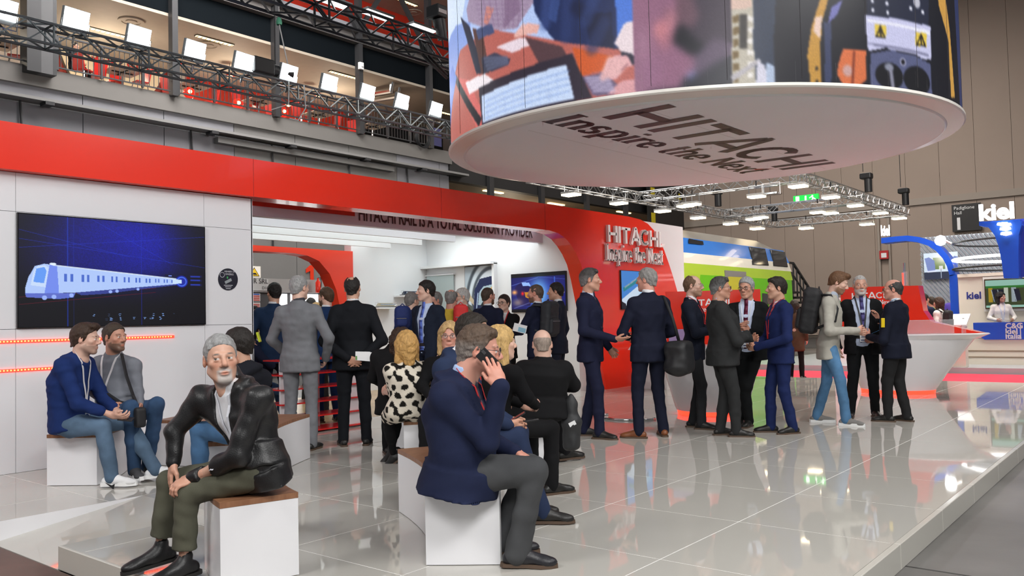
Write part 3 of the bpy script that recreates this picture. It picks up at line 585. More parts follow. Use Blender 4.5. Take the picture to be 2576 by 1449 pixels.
    # ---- legs
    if legs in ('trousers', 'jeans', 'tights'):
        tf = Field(); tc = tcol if tcol is not None else col; o = -.012 if legs == 'tights' else 0; bot = .0
        tf.etube([low + (W['wst'] - W['pel']) * .45, low - (0, 0, .02)], [hp, hp], [.158 * G, .168 * G], [.10 * G + bl * .8, .10 * G + bl * .4], [.10 * G, .118 * G], .03)
        for q in 'LR':
            h_, k_, a_ = W['h' + q], W['k' + q], W['a' + q]; kd = _n(a_ - k_); tf.cone(h_, k_, .090 * G + o, .061 * G ** .6 + o, .035); tf.cone(k_, k_ + (a_ - k_) * .55, .061 * G ** .6 + o, .056 * G ** .5 + o, .02)
            if legs != 'tights': tf.cone(k_ + (a_ - k_) * .55, a_ - kd * min(face.get('crop', -.022), 0) * s, .056 * G ** .5 + o, face.get('cuff_r', .054) * s + o, .02)
            else: tf.cone(k_ + (a_ - k_) * .3, a_, .05 * s, .032 * s, .03)
        if face.get('crop', 0) > 0:
            for q in 'LR':
                a_, kd = W['a' + q], _n(W['a' + q] - W['k' + q]); cp = a_ - kd * face['crop']
                tf.fn(lambda Pl, cp=cp, kd=kd, a_=a_: np.where(np.sqrt((((Pl - a_) - ((Pl - a_) @ kd)[..., None] * kd) ** 2).sum(-1)) < .12, (Pl - cp) @ kd, -1.), 'i', .004)
        V, Q = tf.mesh(hx * .95, min(wr, .0045) * 1.15 if legs != 'tights' else 0, seed=int(px) + 11, wf=26); c = flatcol(V, tc)
        if legs == 'jeans':
            for q in 'LR': kx = W['k' + q]; hx_ = (W['h' + q] + W['k' + q]) / 2; c *= 1 + .35 * np.exp(-(((V - hx_) ** 2).sum(1)) / .03)[:, None] + .2 * np.exp(-(((V - kx) ** 2).sum(1)) / .012)[:, None]
        put({'trousers': 'trousers', 'jeans': 'jeans', 'tights': 'tights'}[legs], V, Q, trouser_mat or (M_DENIM if legs == 'jeans' else M_CLOTH), c)
        if belt: put('belt', *Field().etube([W['pel'] + (W['wst'] - W['pel']) * .30, W['pel'] + (W['wst'] - W['pel']) * .56], [hp, hp], [.176 * G, .172 * G], [.113 * G + bl * .85, .112 * G + bl * .9], [.11 * G, .106 * G], .006).mesh(.011), M_LEATHER, (.012, .01, .009))
    # ---- shoes
    if feet:
        for q, sd in (('L', -1), ('R', 1)):
            a_ = W['a' + q].copy(); tv = (toes or {}).get(q, (sd * .18, 1., 0)); d = _n(tv); x = _n(np.cross(d, (0, 0, 1.))); n_ = np.cross(x, d); R = np.stack([x, d, n_]); sc = s * face.get('shoe_scale', 1.); A = a_ - n_ * .085 * sc
            p = lambda a, b, c: A + (x * a + d * b + n_ * c) * sc
            ft = Field(); hgh = .012 if shoe_kind != 'trainer' else .026
            ft.cone(p(0, -.045, .04), p(0, .03, .045), .036 * sc, .038 * sc, .01); ft.cone(p(0, 0, .075), p(0, -.012, .105 if shoe_kind != 'heel' else .07), .036 * sc, .036 * sc, .02); ft.cone(p(0, .02, .055), p(sd * .004, .125, .03), .037 * sc, .034 * sc, .03)
            ft.ell(p(sd * .006, .150, .028), (.040 * sc, .052 * sc, .027 * sc), R, .02); ft.half(p(0, 0, .004), -n_, .006)
            V, Q = ft.mesh(max(.0075, .0085 * res)); V = relax(V, Q, 1, .4); up_ = put('shoe', V, Q, M_LEATHER if shoe_kind != 'trainer' else M_KNIT, flatcol(V, shoe if shoe is not None else (.01, .01, .01)))
            out = [(-.034, -.075), (-.037, -.03), (-.034, .05), (-.043 + (.004 * sd), .12), (-.036, .17), (-.014, .205), (.016, .205), (.037, .17), (.043 + .004 * sd, .12), (.034, .05), (.037, -.03), (.034, -.075), (.015, -.09), (-.015, -.09)]
            so = MB(); so.prism(out, lambda a, b: wrld(p(a, b, 0)), lambda a, b: wrld(p(a * .97, b * .99, hgh + .006)))
            if shoe_kind == 'dress': pass
            so.build('sole', mat('sole_%s' % shoe_kind, sole if sole is not None else ((.7, .7, .68) if shoe_kind == 'trainer' else (.012, .011, .010)), .6), up_, 0.6)
            if res <= 1.1:
                lc = MB()
                for k in range(4): b0 = .045 + k * .018; zt_ = .088 - k * .010; lc.tube([wrld(p(-.018, b0, zt_ - .006)), wrld(p(0, b0 + .004, zt_ + .002)), wrld(p(.018, b0, zt_ - .006))], .0022, 5)
                lc.build('laces', mat('laces_' + shoe_kind, (.03, .03, .03) if shoe_kind != 'trainer' else (.55, .55, .53), .8), up_, True)
    return root, W, B, base
def f_local(): return np.array([0, 1., 0])
def jpos(ret, k): root, W, B, base = ret; return W[k] @ B + base
# ------------------------------------------------------------------ the setting
Z_HALL = -.14
WHITE = mat('white_gloss_panel', (.80, .80, .83), .22, var=.02, vscale=.8); WHITE_MATT = mat('white_paint', (.82, .83, .84), .5, bump=.02, bscale=40)
RED = mat('red_gloss_panel', (.88, .034, .013), .20, coat=.25, var=.05, vscale=.6); RED_MATT = mat('red_paint', (.62, .025, .012), .5)
CONC = mat('hall_concrete', (.145, .14, .135), .33, var=.32, vscale=.9, bump=.06, bscale=9)
BROWN = mat('brown_hall_floor', (.12, .072, .055), .5, var=.22, vscale=2.2, bump=.05, bscale=12)
TILE = mat('white_floor_tile', (.56, .54, .495), .035, spec=.5, ior=1.62, var=.02, vscale=.5); EDGE = mat('platform_edge_gloss', (.62, .60, .545), .15)
STEEL = mat('painted_steel', (.045, .045, .048), .5, .3); ALU = mat('truss_aluminium', (.62, .62, .62), .3, .9); DARK = mat('black_metal', (.018, .018, .02), .45, .3); CHROME = mat('chrome', (.8, .8, .8), .12, 1.)
GREYWALL = mat('grey_hall_wall', (.27, .27, .295), .8, var=.05, vscale=.4); GREYWALL2 = mat('grey_ribbed_cladding', (.21, .205, .20), .7, var=.05, vscale=.5)
BEIGE = mat('beige_hall_panel', (.38, .305, .255), .75, var=.04, vscale=.25); BEIGE_D = mat('beige_trim', (.37, .32, .275), .7); SEAM = mat('dark_joint', (.03, .03, .03), .8)
GLASS = mat('clear_glass', (.85, .9, .92), .02, alpha=.22, spec=.6); ACRYL = mat('clear_acrylic', (.9, .92, .95), .04, alpha=.18, spec=.7)
SCREEN = mat('screen_picture', attr=True, rough=.4, emit=.95, spec=.3); PRINT = mat('printed_picture', attr=True, rough=.4)
BLACKTV = mat('black_bezel', (.006, .006, .007), .18); INK = mat('dark_ink', (.03, .026, .03), .5)
LEDRED = mat('red_led', (.8, .03, .02), .4, emit=3.2, ecol=(1, .035, .015)); LEDDOT = mat('orange_led_dot', (1, .4, .1), .4, emit=3.5, ecol=(1, .36, .10))
WHITE_EMIT = mat('lit_white', (1, 1, 1), .4, emit=3.2); FLOOD = mat('flood_glass', (1, 1, 1), .3, emit=14., ecol=(.93, 1, 1)); WARM = mat('warm_flood_glass', (1, .9, .7), .3, emit=7., ecol=(1, .80, .50))
BLUE = mat('royal_blue_gloss', (.012, .075, .52), .25, var=.03); PINK = mat('pink_red_carpet', (.72, .045, .085), .95, bump=.2, bscale=200, var=.1, vscale=3)
WOODTOP = wood('oak_bench_top', (.20, .085, .042), (.34, .165, .085), 2.2, .42); TAN = mat('tan_vinyl_floor', (.52, .36, .20), .25, var=.1, vscale=2)
fl = MB().box((-14, -14, Z_HALL - .2), (52, 44, Z_HALL - .012)).build('floor', mat('floor_joint', (.05, .048, .045), .8)); tag(fl, kind='structure')
slab = None
for ix in range(-3, 10):
    for iy in range(-3, 6):
        x0, y0 = ix * 4.2 + .9, iy * 4.2 - .62
        if x0 < -9 or x0 > 34 or y0 > 16 or (x0 < 2.2 and y0 > 2): continue
        if slab is None:
            slab = MB().box((0, 0, -.012), (4.175, 4.175, 0)).build('floor_slab', CONC, fl); o = slab
        else: o = slab.copy(); link(o)
        o.location = (x0, y0, Z_HALL)
for k in range(5): MB().box((-1.6, 2.4 + k * 1.3, Z_HALL - .012), (2.19, 3.69 + k * 1.3, Z_HALL + .001)).build('floor_board', BROWN, fl)
# raised platform: white tiles in rows, edge pieces, a ramp cut into its front
pf = MB().box((2.24, 1.38, Z_HALL), (16.98, 5.385, -.0012)).box((3.255, 5.38, Z_HALL), (16.98, 12.6, -.0012)).box((2.24, 6.45, Z_HALL), (3.3, 9.0, -.0012)).build('platform_floor', mat('white_grout', (.88, .88, .86), .5)); tag(pf, 'raised stand platform laid with large glossy white floor tiles', None, kind='structure')
XS = [2.22] + [3.0 + k for k in range(15)]; YS = [1.36] + [2.28 + .945 * k for k in range(8)]
tiles = {}
for i in range(len(XS) - 1):
    for j in range(len(YS) - 1):
        x0, x1, y0, y1 = XS[i] + .0035, XS[i + 1] - .0035, YS[j] + .0035, YS[j + 1] - .0035
        rects = [(x0, y0, x1, y1)]
        if x1 < 3.3 and y1 > 5.39 and y0 < 6.445:
            rects = [(x0, y0, x1, 5.39)] if y0 < 5.39 else []
            if y1 > 6.45: rects.append((x0, 6.448, x1, y1))
        elif x0 < 3.2 and y1 > 5.39 and y0 < 6.445:
            rects = [(3.256, max(y0, 5.3935), x1, min(y1, 6.4415))] + ([(x0, y0, x1, 5.3865)] if y0 < 5.386 else []) + ([(x0, 6.4485, x1, y1)] if y1 > 6.45 else [])
        for a, b, c, d in rects:
            if c - a < .05 or d - b < .05: continue
            key = (round(c - a, 3), round(d - b, 3))
            if key not in tiles: tiles[key] = MB().box((0, 0, -.012), (c - a, d - b, 0)).build('tile', TILE, pf); o = tiles[key]
            else: o = tiles[key].copy(); link(o)
            o.location = (a, b, 0)
for k in range(15): MB().box((XS[k] + .002, 1.325, Z_HALL), (XS[k + 1] - .002, 1.362, .002)).build('edge_tile', EDGE, pf, bevel=.004)
for y0, y1 in ((1.36, 2.28), (2.284, 3.22), (3.224, 4.168), (4.172, 5.392), (6.444, 7.6), (7.604, 8.48)): MB().box((2.2, y0, Z_HALL), (2.222, y1, .002)).build('edge_tile', EDGE, pf, bevel=.004)
MB().add([(2.2, 5.395, Z_HALL), (3.255, 5.395, -.0005), (3.255, 6.44, -.0005), (2.2, 6.44, Z_HALL), (2.2, 5.395, Z_HALL - .03), (3.255, 5.395, Z_HALL - .03), (3.255, 6.44, Z_HALL - .03), (2.2, 6.44, Z_HALL - .03)], [[0, 1, 2, 3], [7, 6, 5, 4], [0, 4, 5, 1], [3, 2, 6, 7], [0, 3, 7, 4], [1, 5, 6, 2]]).build('access_ramp', TILE, pf)
MB().box((2.24, 6.441, Z_HALL), (3.3, 6.447, -.001)).build('ramp_riser', WHITE, pf); MB().box((2.24, 5.386, Z_HALL), (3.3, 5.391, -.001)).build('ramp_riser', EDGE, pf)  # first riser is whiter: the light falling on its face is put into the colour
MB().box((2.4, 8.95, -.011), (12.5, 12.55, .001)).build('vinyl_floor', TAN, pf)
cp = MB().box((17.02, -9, Z_HALL), (20.6, 16, Z_HALL + .035)).build('aisle_carpet', PINK); tag(cp, 'pink red aisle carpet running between the two stands', 'carpet')
# hall walls
wl = MB().box((-6, 26.2, Z_HALL), (27.6, 26.6, 9.05)).build('wall_left', mat('grey_joint', (.07, .07, .072), .8)); tag(wl, kind='structure')
def zl(z18): return 1.3 + (z18 - 1.3) * 26 / 18.
ZF, ZC, ZD, ZU = zl(6.67), zl(8.49), zl(9.18), zl(9.55)
for k in range(12):
    x0 = 1.0 + k * 2.6
    if x0 < 27.4: MB().box((x0 + .012, 26.08, 0), (min(x0 + 2.588, 27.6), 26.2, 7.95)).build('wall_panel', GREYWALL if k not in (6, 7, 8) else GREYWALL2, wl); MB().box((x0 + .012, 26.1, 8.2), (min(x0 + 2.588, 27.6), 26.2, zl(6.28))).build('wall_panel', GREYWALL if k not in (6, 7, 8) else GREYWALL2, wl)
MB().box((-6, 25.95, zl(6.28)), (27.7, 26.2, ZF)).build('slab_edge', mat('grey_slab_edge', (.185, .175, .165), .8, var=.06, vscale=.7), wl)
MB().box((-6, 25.55, zl(5.93)), (28.4, 26.1, zl(5.99))).build('service_ledge', mat('ledge_grey', (.26, .255, .25), .7), wl); MB().box((15.8, 25.8, zl(5.72)), (24, 26.08, zl(5.85))).build('cable_tray', GREYWALL2, wl)
for k, x in enumerate((6.4, 9.6, 14.9, 18.1, 21.7, 24.9)):
    m = MB(); m.tube([(x, 26.0, zl(5.95)), (x + .05, 25.98, 7.1), (x, 26.0, 6.0), (x, 26.0, 4.2)], .035, 6); m.build('conduit', STEEL, wl)
    MB().box((x + .5, 25.5, zl(5.86)), (x + .75, 25.9, zl(5.93))).build('bracket', STEEL, wl)
wb = MB().box((50.3, -30, Z_HALL), (50.8, 40, 21)).build('wall_back', mat('beige_joint', (.22, .185, .155), .8)); tag(wb, kind='structure')
WBZ = 1.3 + (5.55 - 1.3) * 50 / 34; WBZ2 = 1.3 + (5.3 - 1.3) * 50 / 34
for k in range(26):
    y0 = -14 + k * 1.75; MB().box((50.2, y0 + .008, 0), (50.3, y0 + 1.742, WBZ2)).build('wall_panel', BEIGE, wb); MB().box((50.2, y0 + .008, WBZ), (50.3, y0 + 1.742, 21)).build('wall_panel', BEIGE, wb)
MB().box((50.05, -14, WBZ2), (50.3, 31, WBZ)).build('wall_band', BEIGE_D, wb)
for y in (13.2, 13.75): MB().box((50.0, y - .06, 0), (50.25, y + .06, WBZ2)).build('door_rail', BEIGE_D, wb)
cl = MB().box((34, -30, 20.6), (50.4, 20, 21)).build('ceiling', mat('brown_roof_deck', (.10, .05, .025), .8)); tag(cl, kind='structure')
for k in range(5):
    m = MB(); m.bar((36, -10 + k * 5, 20.2), (50.2, -10 + k * 5, 20.2), .3, .6); m.bar((46, -10 + k * 5, 20.3), (50, -10 + k * 5, 18.4), .2, .2); m.build('roof_beam', STEEL, cl)
# dark service zone to the right of the grey wall, and the lower gallery seen under it
dz = MB().box((27.7, 33.2, 0), (50, 33.5, 20)).build('wall_recess', mat('dark_hall_void', (.012, .012, .013), .9)); tag(dz, kind='structure')
lg = MB().box((27.6, 26.0, 7.75), (50, 26.4, 10.4)).build('trim_1', mat('dark_fascia_beam', (.014, .014, .015), .6)); tag(lg, kind='structure')
MB().box((27.7, 26.4, 7.76), (50, 33, 7.86)).build('gallery_soffit', mat('soffit_tan', (.42, .32, .22), .6), lg); MB().box((27.7, 32.6, 3.5), (50, 33, 7.75)).build('gallery_back_wall', mat('gallery_tan', (.20, .15, .10), .8), lg)
for x in (30.3, 34.35, 38.5, 42.6): MB().box((x - .16, 25.8, 0), (x + .16, 25.99, 10)).build('gallery_post', STEEL, lg)
for x, y_ in [tuple(atz(px, py, 7.74)[:2]) for px, py in ((1241, 482), (1399, 513), (1569, 534))]: MB().box((x - .7, y_ - .1, 7.70), (x + .7, y_ + .1, 7.75)).build('strip_light', mat('warm_tube', (1, .8, .4), .4, emit=3.5, ecol=(1, .78, .38)), lg)
# upper restaurant gallery
gal = MB().box((-6, 26, ZF - .05), (27.6, 32, ZF)).build('gallery_floor', mat('gallery_floor_light', (.42, .40, .38), .4)); tag(gal, kind='structure')
CEIL = mat('cream_gallery_ceiling', (.42, .36, .29), .7, var=.03); M_REDW = mat('red_gallery_wall', (.50, .028, .012), .5, var=.12, vscale=1.5)
MB().box((-6, 26, ZC), (50, 32.2, ZC + .1)).build('gallery_ceiling', CEIL, gal)
MB().box((18, 31.8, ZF), (27.6, 32.2, ZC)).build('gallery_back_wall', M_REDW, gal); MB().box((-6, 31.8, ZF), (18, 32.2, ZC)).build('gallery_back_wall', mat('pale_gallery_wall', (.50, .44, .40), .6, var=.2, vscale=1.2), gal)
for k in range(5): MB().box((1.5 + k * 3.4, 31.7, ZF), (3.2 + k * 3.4, 31.8, ZF + 1.5)).build('gallery_window', mat('gallery_daylight', (.8, .9, .95), .4, emit=.55), gal)
MB().box((-6, 26.0, ZC + .1), (50, 26.3, ZD)).build('spandrel', mat('near_black_spandrel', (.004, .006, .008), .9, spec=.08), gal)
MB().box((-6, 25.7, ZD), (50, 26.3, ZD + .12)).box((-6, 25.95, ZD + .12), (50, 26.05, ZU - .1)).box((-6, 25.7, ZU - .1), (50, 26.3, ZU)).build('floor_beam', mat('beam_grey', (.14, .13, .125), .6), gal)
MB().box((-6, 26.4, ZU), (18.2, 26.6, ZU + .5)).build('upper_parapet', GREYWALL, gal); MB().box((18.5, 29.5, ZU), (50, 29.8, ZU + 6)).build('upper_red_wall', M_REDW, gal); MB().box((18.4, 26.2, ZU), (27, 26.4, ZU + .4)).build('upper_parapet', GREYWALL, gal)
MB().box((-6, 29.5, ZU), (18.4, 29.8, ZU + 6)).build('upper_grey_wall', GREYWALL2, gal); MB().box((18, 26, ZU + 3.2), (50, 30, ZU + 3.3)).build('upper_ceiling', CEIL, gal)
for a_, b_, m_ in ((68, 104, STEEL), (104, 133, mat('column_grey', (.10, .10, .105), .6)), (133, 143, STEEL)): MB().box((aty(a_, 100, 25.6)[0], 25.6, zl(6.5)), (aty(b_, 100, 25.6)[0], 26.1, 19)).build('column', m_, gal)
for x in (14.22, 18.2, 22.2, 26.22): MB().box((x - .10, 25.72, zl(6.62)), (x + .10, 25.98, 18)).build('gallery_post', STEEL, gal)
for x0, x1 in ((18.2, 16.2), (22.2, 20.2), (26.2, 24.2), (18.3, 20), (22.3, 24)): MB().bar((x0, 25.9, ZU + .1), (x1, 25.9, ZU + 2.6), .16).build('brace', STEEL, gal)
for i, (a, b) in enumerate(((aty(146, 200, 25.8)[0], 14.1), (14.4, 18.05), (18.4, 22.05), (22.4, 26.05), (aty(-60, 150, 25.8)[0], aty(66, 160, 25.8)[0]))):
    rl = empty('gallery_railing', (a, 25.85, ZF)); tag(rl, ['dark bar railing of the gallery behind the second and third floodlights', 'dark bar railing of the gallery above the fourth floodlight', 'dark bar railing before the middle red gallery chairs', 'dark bar railing beside the coiled cable on the gallery', 'short bar railing at the column in the upper corner'][i], 'railing', 'gallery railings')
    MB().box((0, -.03, 1.0), (b - a, .03, 1.05)).build('top_rail', STEEL, rl); MB().box((0, -.02, .06), (b - a, .02, .1)).build('bottom_rail', STEEL, rl)
    m = MB(); n = int((b - a) / .16)
    for k in range(n): m.bar((.1 + k * .16, 0, .08), (.1 + k * .16, 0, 1.0), .018)
    tag(m.build('balusters', STEEL, rl), kind='stuff')
    for k in range(int((b - a) / 1.3) + 1): MB().box((k * 1.3 - .03, -.035, 0), (k * 1.3 + .03, .035, 1.02)).build('rail_post', STEEL, rl)
m = MB()
tube_l = mat('warm_tube', (1, .8, .4), .4, emit=3.5, ecol=(1, .78, .38))
GL = [(265, 78), (540, 100), (650, 166), (865, 187), (1112, 281), (1020, 3)]
for i, (px, py) in enumerate(GL):
    p = atz(px, py, ZC if i < 5 else ZU + 3.2); o = empty('strip_light', p); tag(o, ['ceiling strip light behind the second floodlight', 'bright ceiling strip light right of the third floodlight', 'ceiling strip light half hidden by the fifth floodlight', 'ceiling strip light left of the seventh floodlight', 'ceiling strip light just beside the giant round screen', 'strip light on the topmost ceiling above the black truss'][i], 'ceiling light', 'gallery strip lights')
    MB().box((-.75, -.09, -.03), (.75, .09, 0)).build('housing', STEEL, o); MB().box((-.72, -.07, -.05), (.72, .07, -.031)).build('tube', tube_l, o)
    for k in range(9): MB().box((-.70 + k * .17, -.08, -.07), (-.68 + k * .17, .08, -.045)).build('louvre', CEIL, o)
for i, (px, py) in enumerate(((330, 52), (525, 112), (1040, 30))):
    p = atz(px, py, ZC if i < 2 else ZU + 3.2); o = MB().lathe([(.42, -.01), (.42, -.05), (.3, -.05), (.3, -.03), (.18, -.03), (.18, -.06), (0.01, -.06)], (0, 0, 0), 20).build('air_vent', CEIL, None, .6, loc=p); tag(o, ['round air vent in the ceiling over the second floodlight', 'round air vent in the ceiling near the third floodlight', 'round air vent in the topmost ceiling'][i], 'vent', 'ceiling vents')
M_CHAIR = mat('red_chair_shell', (.55, .02, .015), .35); M_TAB = mat('pale_table_top', (.55, .45, .34), .5)
def gchair(p, rz, lab):
    o = empty('cafe_chair', p, rz); tag(o, lab, 'chair', 'red gallery chairs'); MB().box((-.22, -.22, .44), (.22, .22, .48)).build('seat', M_CHAIR, o, bevel=.02); MB().add([(-.22, -.22, .48), (.22, -.22, .48), (.24, -.32, .95), (-.24, -.32, .95), (-.22, -.18, .48), (.22, -.18, .48), (.24, -.28, .95), (-.24, -.28, .95)], [[0, 1, 2, 3], [7, 6, 5, 4], [0, 4, 5, 1], [1, 5, 6, 2], [2, 6, 7, 3], [3, 7, 4, 0]]).build('backrest', M_CHAIR, o)
    for a in (-1, 1):
        for b in (-1, 1): MB().bar((a * .16, b * .16, .44), (a * .21, b * .21, 0), .022).build('leg', CHROME, o)
def gtable(p, lab):
    o = empty('cafe_table', p); tag(o, lab, 'table', 'gallery tables'); MB().box((-.5, -.5, .72), (.5, .5, .75)).build('table_top', M_TAB, o); MB().cyl((0, 0, .04), (0, 0, .72), .04).build('column', CHROME, o); MB().lathe([(0.01, .04), (.28, .03), (.3, 0)], (0, 0, 0), 16).build('foot', STEEL, o); MB().bar((-.35, 0, .70), (.35, 0, .70), .05, .03).bar((0, -.35, .70), (0, .35, .70), .05, .03).build('top_bracket', DARK, o)
gy = 27.0
for x in (8.5, 13.5, 18.5, 23.5):
    d_ = bpy.data.lights.new('gallery_pendant_light', 'POINT'); d_.energy = 130; d_.color = (1, .86, .68); d_.shadow_soft_size = .2; o = bpy.data.objects.new('gallery_pendant_light', d_); link(o); o.location = (x, 29, ZF + 1.4)
d_ = bpy.data.lights.new('gallery_pendant_light', 'POINT'); d_.energy = 220; d_.color = (1, .84, .62); d_.shadow_soft_size = .2; o = bpy.data.objects.new('gallery_pendant_light', d_); link(o); o.location = (36, 29.5, 5.6)
def gat(px, py): p = aty(px, py, gy); return (p[0], gy, ZF)
for i, (px, rz, lab) in enumerate(((212, -1.2, 'red cafe chair beside the dark seated figure'), (240, .2, 'red cafe chair with back to the cream wall'), (282, 2.2, 'red cafe chair left of the first square table'), (352, 1.6, 'red cafe chair at the right edge of the first table'), (432, -1.4, 'tall red chair just beside the first thin post'), (525, 1.5, 'red cafe chair right of the second table'), (608, -1.5, 'red cafe chair above the second glowing red globe'), (626, 1.4, 'red cafe chair behind the hanging hoist'), (690, -1.5, 'red cafe chair near the post by the hoist cable'), (757, -1.5, 'red cafe chair right of the third glowing globe'), (835, 1.5, 'red cafe chair left of the seventh floodlight stem'), (893, -1.4, 'red cafe chair at the last table'), (40, 1.2, 'red cafe chair in the upper corner by the column'))):
    gchair((aty(px, 200, 26.9 + .35 * (i % 3))[0], 26.9 + .35 * (i % 3), ZF), rz, lab)
for px, lab in ((308, 'square pale table under the third floodlight'), (482, 'square pale table under the fourth floodlight'), (650, 'square pale table behind the hoist'), (800, 'square pale table under the sixth floodlight'), (935, 'square pale table beside the cable coil'), (-12, 'square pale table in the upper corner')):
    gtable(gat(px, 200), lab)
M_GLOBE = mat('red_globe', (.8, .02, .01), .2, emit=.5, ecol=(1, .02, .005)); M_BULB = mat('orange_glow', (1, .5, .2), .3, emit=9, ecol=(1, .42, .15))
for px, py, lab in ((476, 234, 'glowing red glass globe under the second table'), (598, 262, 'glowing red glass globe left of the hoist'), (712, 283, 'glowing red glass globe below the fifth floodlight')):
    p = aty(px, py, 26.5); o = empty('globe_lamp', p); tag(o, lab, 'lamp', 'red globe lamps'); MB().lathe([(.001, -.2), (.1, -.175), (.175, -.1), (.2, 0), (.175, .1), (.1, .175), (.04, .2)], (0, 0, 0), 16).build('globe', M_GLOBE, o, True); MB().lathe([(.001, -.07), (.06, -.04), (.07, 0), (.06, .04), (.001, .07)], (-.08, -.19, 0), 10).build('bulb', M_BULB, o, True); MB().cyl((0, 0, -.2), (0, 0, ZF - p[2]), .03).build('stand', CHROME, o)
for px, py, lab in ((445, 160, 'tiny pendant lamp glowing right of the first thin post'), (578, 192, 'tiny pendant lamp glowing under the fourth floodlight'), (726, 264, 'tiny pendant lamp glowing below the hoist'), (802, 242, 'tiny pendant lamp glowing near the sixth floodlight')):
    p = aty(px, py, 29); o = empty('pendant_lamp', p); tag(o, lab, 'lamp', 'gallery pendants'); MB().lathe([(.02, .18), (.06, .16), (.17, 0)], (0, 0, 0), 14).build('lamp_shade', M_CHAIR, o, True); MB().lathe([(.12, .01), (.08, -.05), (.001, -.08)], (0, 0, 0), 10).build('bulb', M_BULB, o, True); MB().cyl((0, 0, .16), (0, 0, ZC - p[2]), .008, 5).build('cable', DARK, o)
p = aty(285, 130, 31.6); rd = MB().lathe([(2.3, 0), (2.3, -.12), (2.0, -.12)], (0, 0, 0), 40, (0, -1, 0)).build('ring', mat('sign_red', (.30, .02, .01), .5), None, .6, loc=p); rd2 = MB().lathe([(2.0, .05), (.01, .05)], (0, 0, 0), 40, (0, -1, 0)).build('disc_face', mat('sign_cream', (.75, .62, .42), .5, emit=.15), rd)
rd.name = 'round_wall_sign'; tag(rd, 'round cream wall sign with red rim behind the truss', 'sign'); text('sign_lettering', 'ristorante', np.array(p) + (-1.4, -.15, -.5), (1, 0, 0), (0, 0, 1), .8, mat('sign_letter_red', (.5, .02, .02), .5), rd)
for k, lab in enumerate(('long silver duct pipe below the gallery ceiling', 'second silver duct pipe beside the first')):
    a = atz(985 + 17 * k, 208 + 13 * k, ZC); b = aty(900 + 30 * k, 243 + 10 * k, 28.5); MB().tube([a, a - np.array([0, 0, .35]), b], .13, 10).build('duct_pipe', CHROME, None, .6); tag(bpy.context.scene.objects[-1] if False else [o for o in bpy.data.objects if o.name.startswith('duct_pipe')][-1], lab, 'pipe', 'gallery ducts')
o = MB().box((-.1, -.06, -.14), (.1, .06, .14)).cyl((0, -.12, .0), (0, -.06, 0), .05, 10).build('wall_camera', WHITE_MATT, None, loc=aty(908, 166, 25.65)); tag(o, 'small white box camera on the gallery post', 'camera')
c = aty(1060, 346, 25.8); m = MB()
for k in range(4): m.tube([(c[0] + .38 * math.cos(t) + .03 * k, c[1] - .03 * k, c[2] + (.40 + .02 * k) * math.sin(t)) for t in np.linspace(0, 2 * math.pi, 25)], .022, 6, False)
tag(m.build('cable_coil', DARK, None, True), 'black cable coil hung on the gallery railing', 'cable')
o = MB().box((-.3, -.02, -.4), (.3, .02, .4)).build('notice_board', mat('notice_blue', (.03, .03, .12), .5), None, loc=aty(1098, 345, 25.75)); tag(o, 'small dark blue notice on the red gallery end', 'sign')
# signs
def at_yp(px, py, y): return aty(px, py, y)
o = empty('hall_sign', atx(2432, 547, 50)); L_ = o.location; tag(o, 'black hall sign with white number on the beige wall', 'sign'); hw = (atx(2395, 515, 50)[1] - atx(2468, 512, 50)[1]) / 2; hh_ = (atx(2395, 515, 50)[2] - atx(2400, 582, 50)[2]) / 2
MB().box((-.1, -hw, -hh_), (.1, hw, hh_)).build('board', mat('sign_black', (.012, .012, .013), .5), o); SW = mat('sign_white', (.75, .75, .75), .5, emit=.15)
text('sign_lettering', 'Padiglione', (L_[0] - .1, L_[1] + hw * .86, L_[2] + hh_ * .62), (0, -1, 0), (0, 0, 1), hh_ * .34, SW, o); text('sign_lettering', 'Hall', (L_[0] - .1, L_[1] + hw * .86, L_[2] + hh_ * .26), (0, -1, 0), (0, 0, 1), hh_ * .34, SW, o); text('sign_number', '1', (L_[0] - .1, L_[1] + hw * .86, L_[2] - hh_ * .84), (0, -1, 0), (0, 0, 1), hh_ * 1.2, SW, o, bold=.04)
p = atx(2028, 499, 44); o = empty('exit_sign', p); tag(o, 'long green lit exit sign hanging near the beige wall', 'sign'); MB().box((-.08, -.66, -.18), (.08, .66, .18)).build('box', mat('exit_green', (.01, .42, .05), .4, emit=.9, ecol=(.0, .6, .06)), o); EW = mat('exit_white', (.9, 1, .9), .4, emit=2.2)
MB().box((-.10, .34, -.13), (-.081, .52, .13)).build('door_symbol', EW, o); MB().box((-.10, -.04, -.12), (-.081, .04, .12)).build('arrow_symbol', EW, o); m = MB(); m.bar((-.09, -.36, .12), (-.09, -.36, .06), .07); m.bar((-.09, -.34, .06), (-.09, -.40, -.04), .06); m.bar((-.09, -.40, -.04), (-.09, -.32, -.13), .04); m.bar((-.09, -.40, -.02), (-.09, -.52, -.10), .04); m.bar((-.09, -.30, .05), (-.09, -.20, -.01), .03); m.build('running_figure', EW, o)
for y in (-.5, .5): MB().cyl((0, y, .18), (0, y, 9), .01, 5).build('hanger', DARK, o)
o = MB().box((-.05, -.24, -.24), (.05, .24, .24)).build('fire_sign', mat('fire_red', (.5, .02, .02), .5), None, loc=atx(2224, 641, 49.9)); tag(o, 'small red fire equipment sign on the beige wall', 'sign'); MB().box((-.06, -.14, -.16), (-.051, .14, .10)).build('flame_symbol', SW, o)
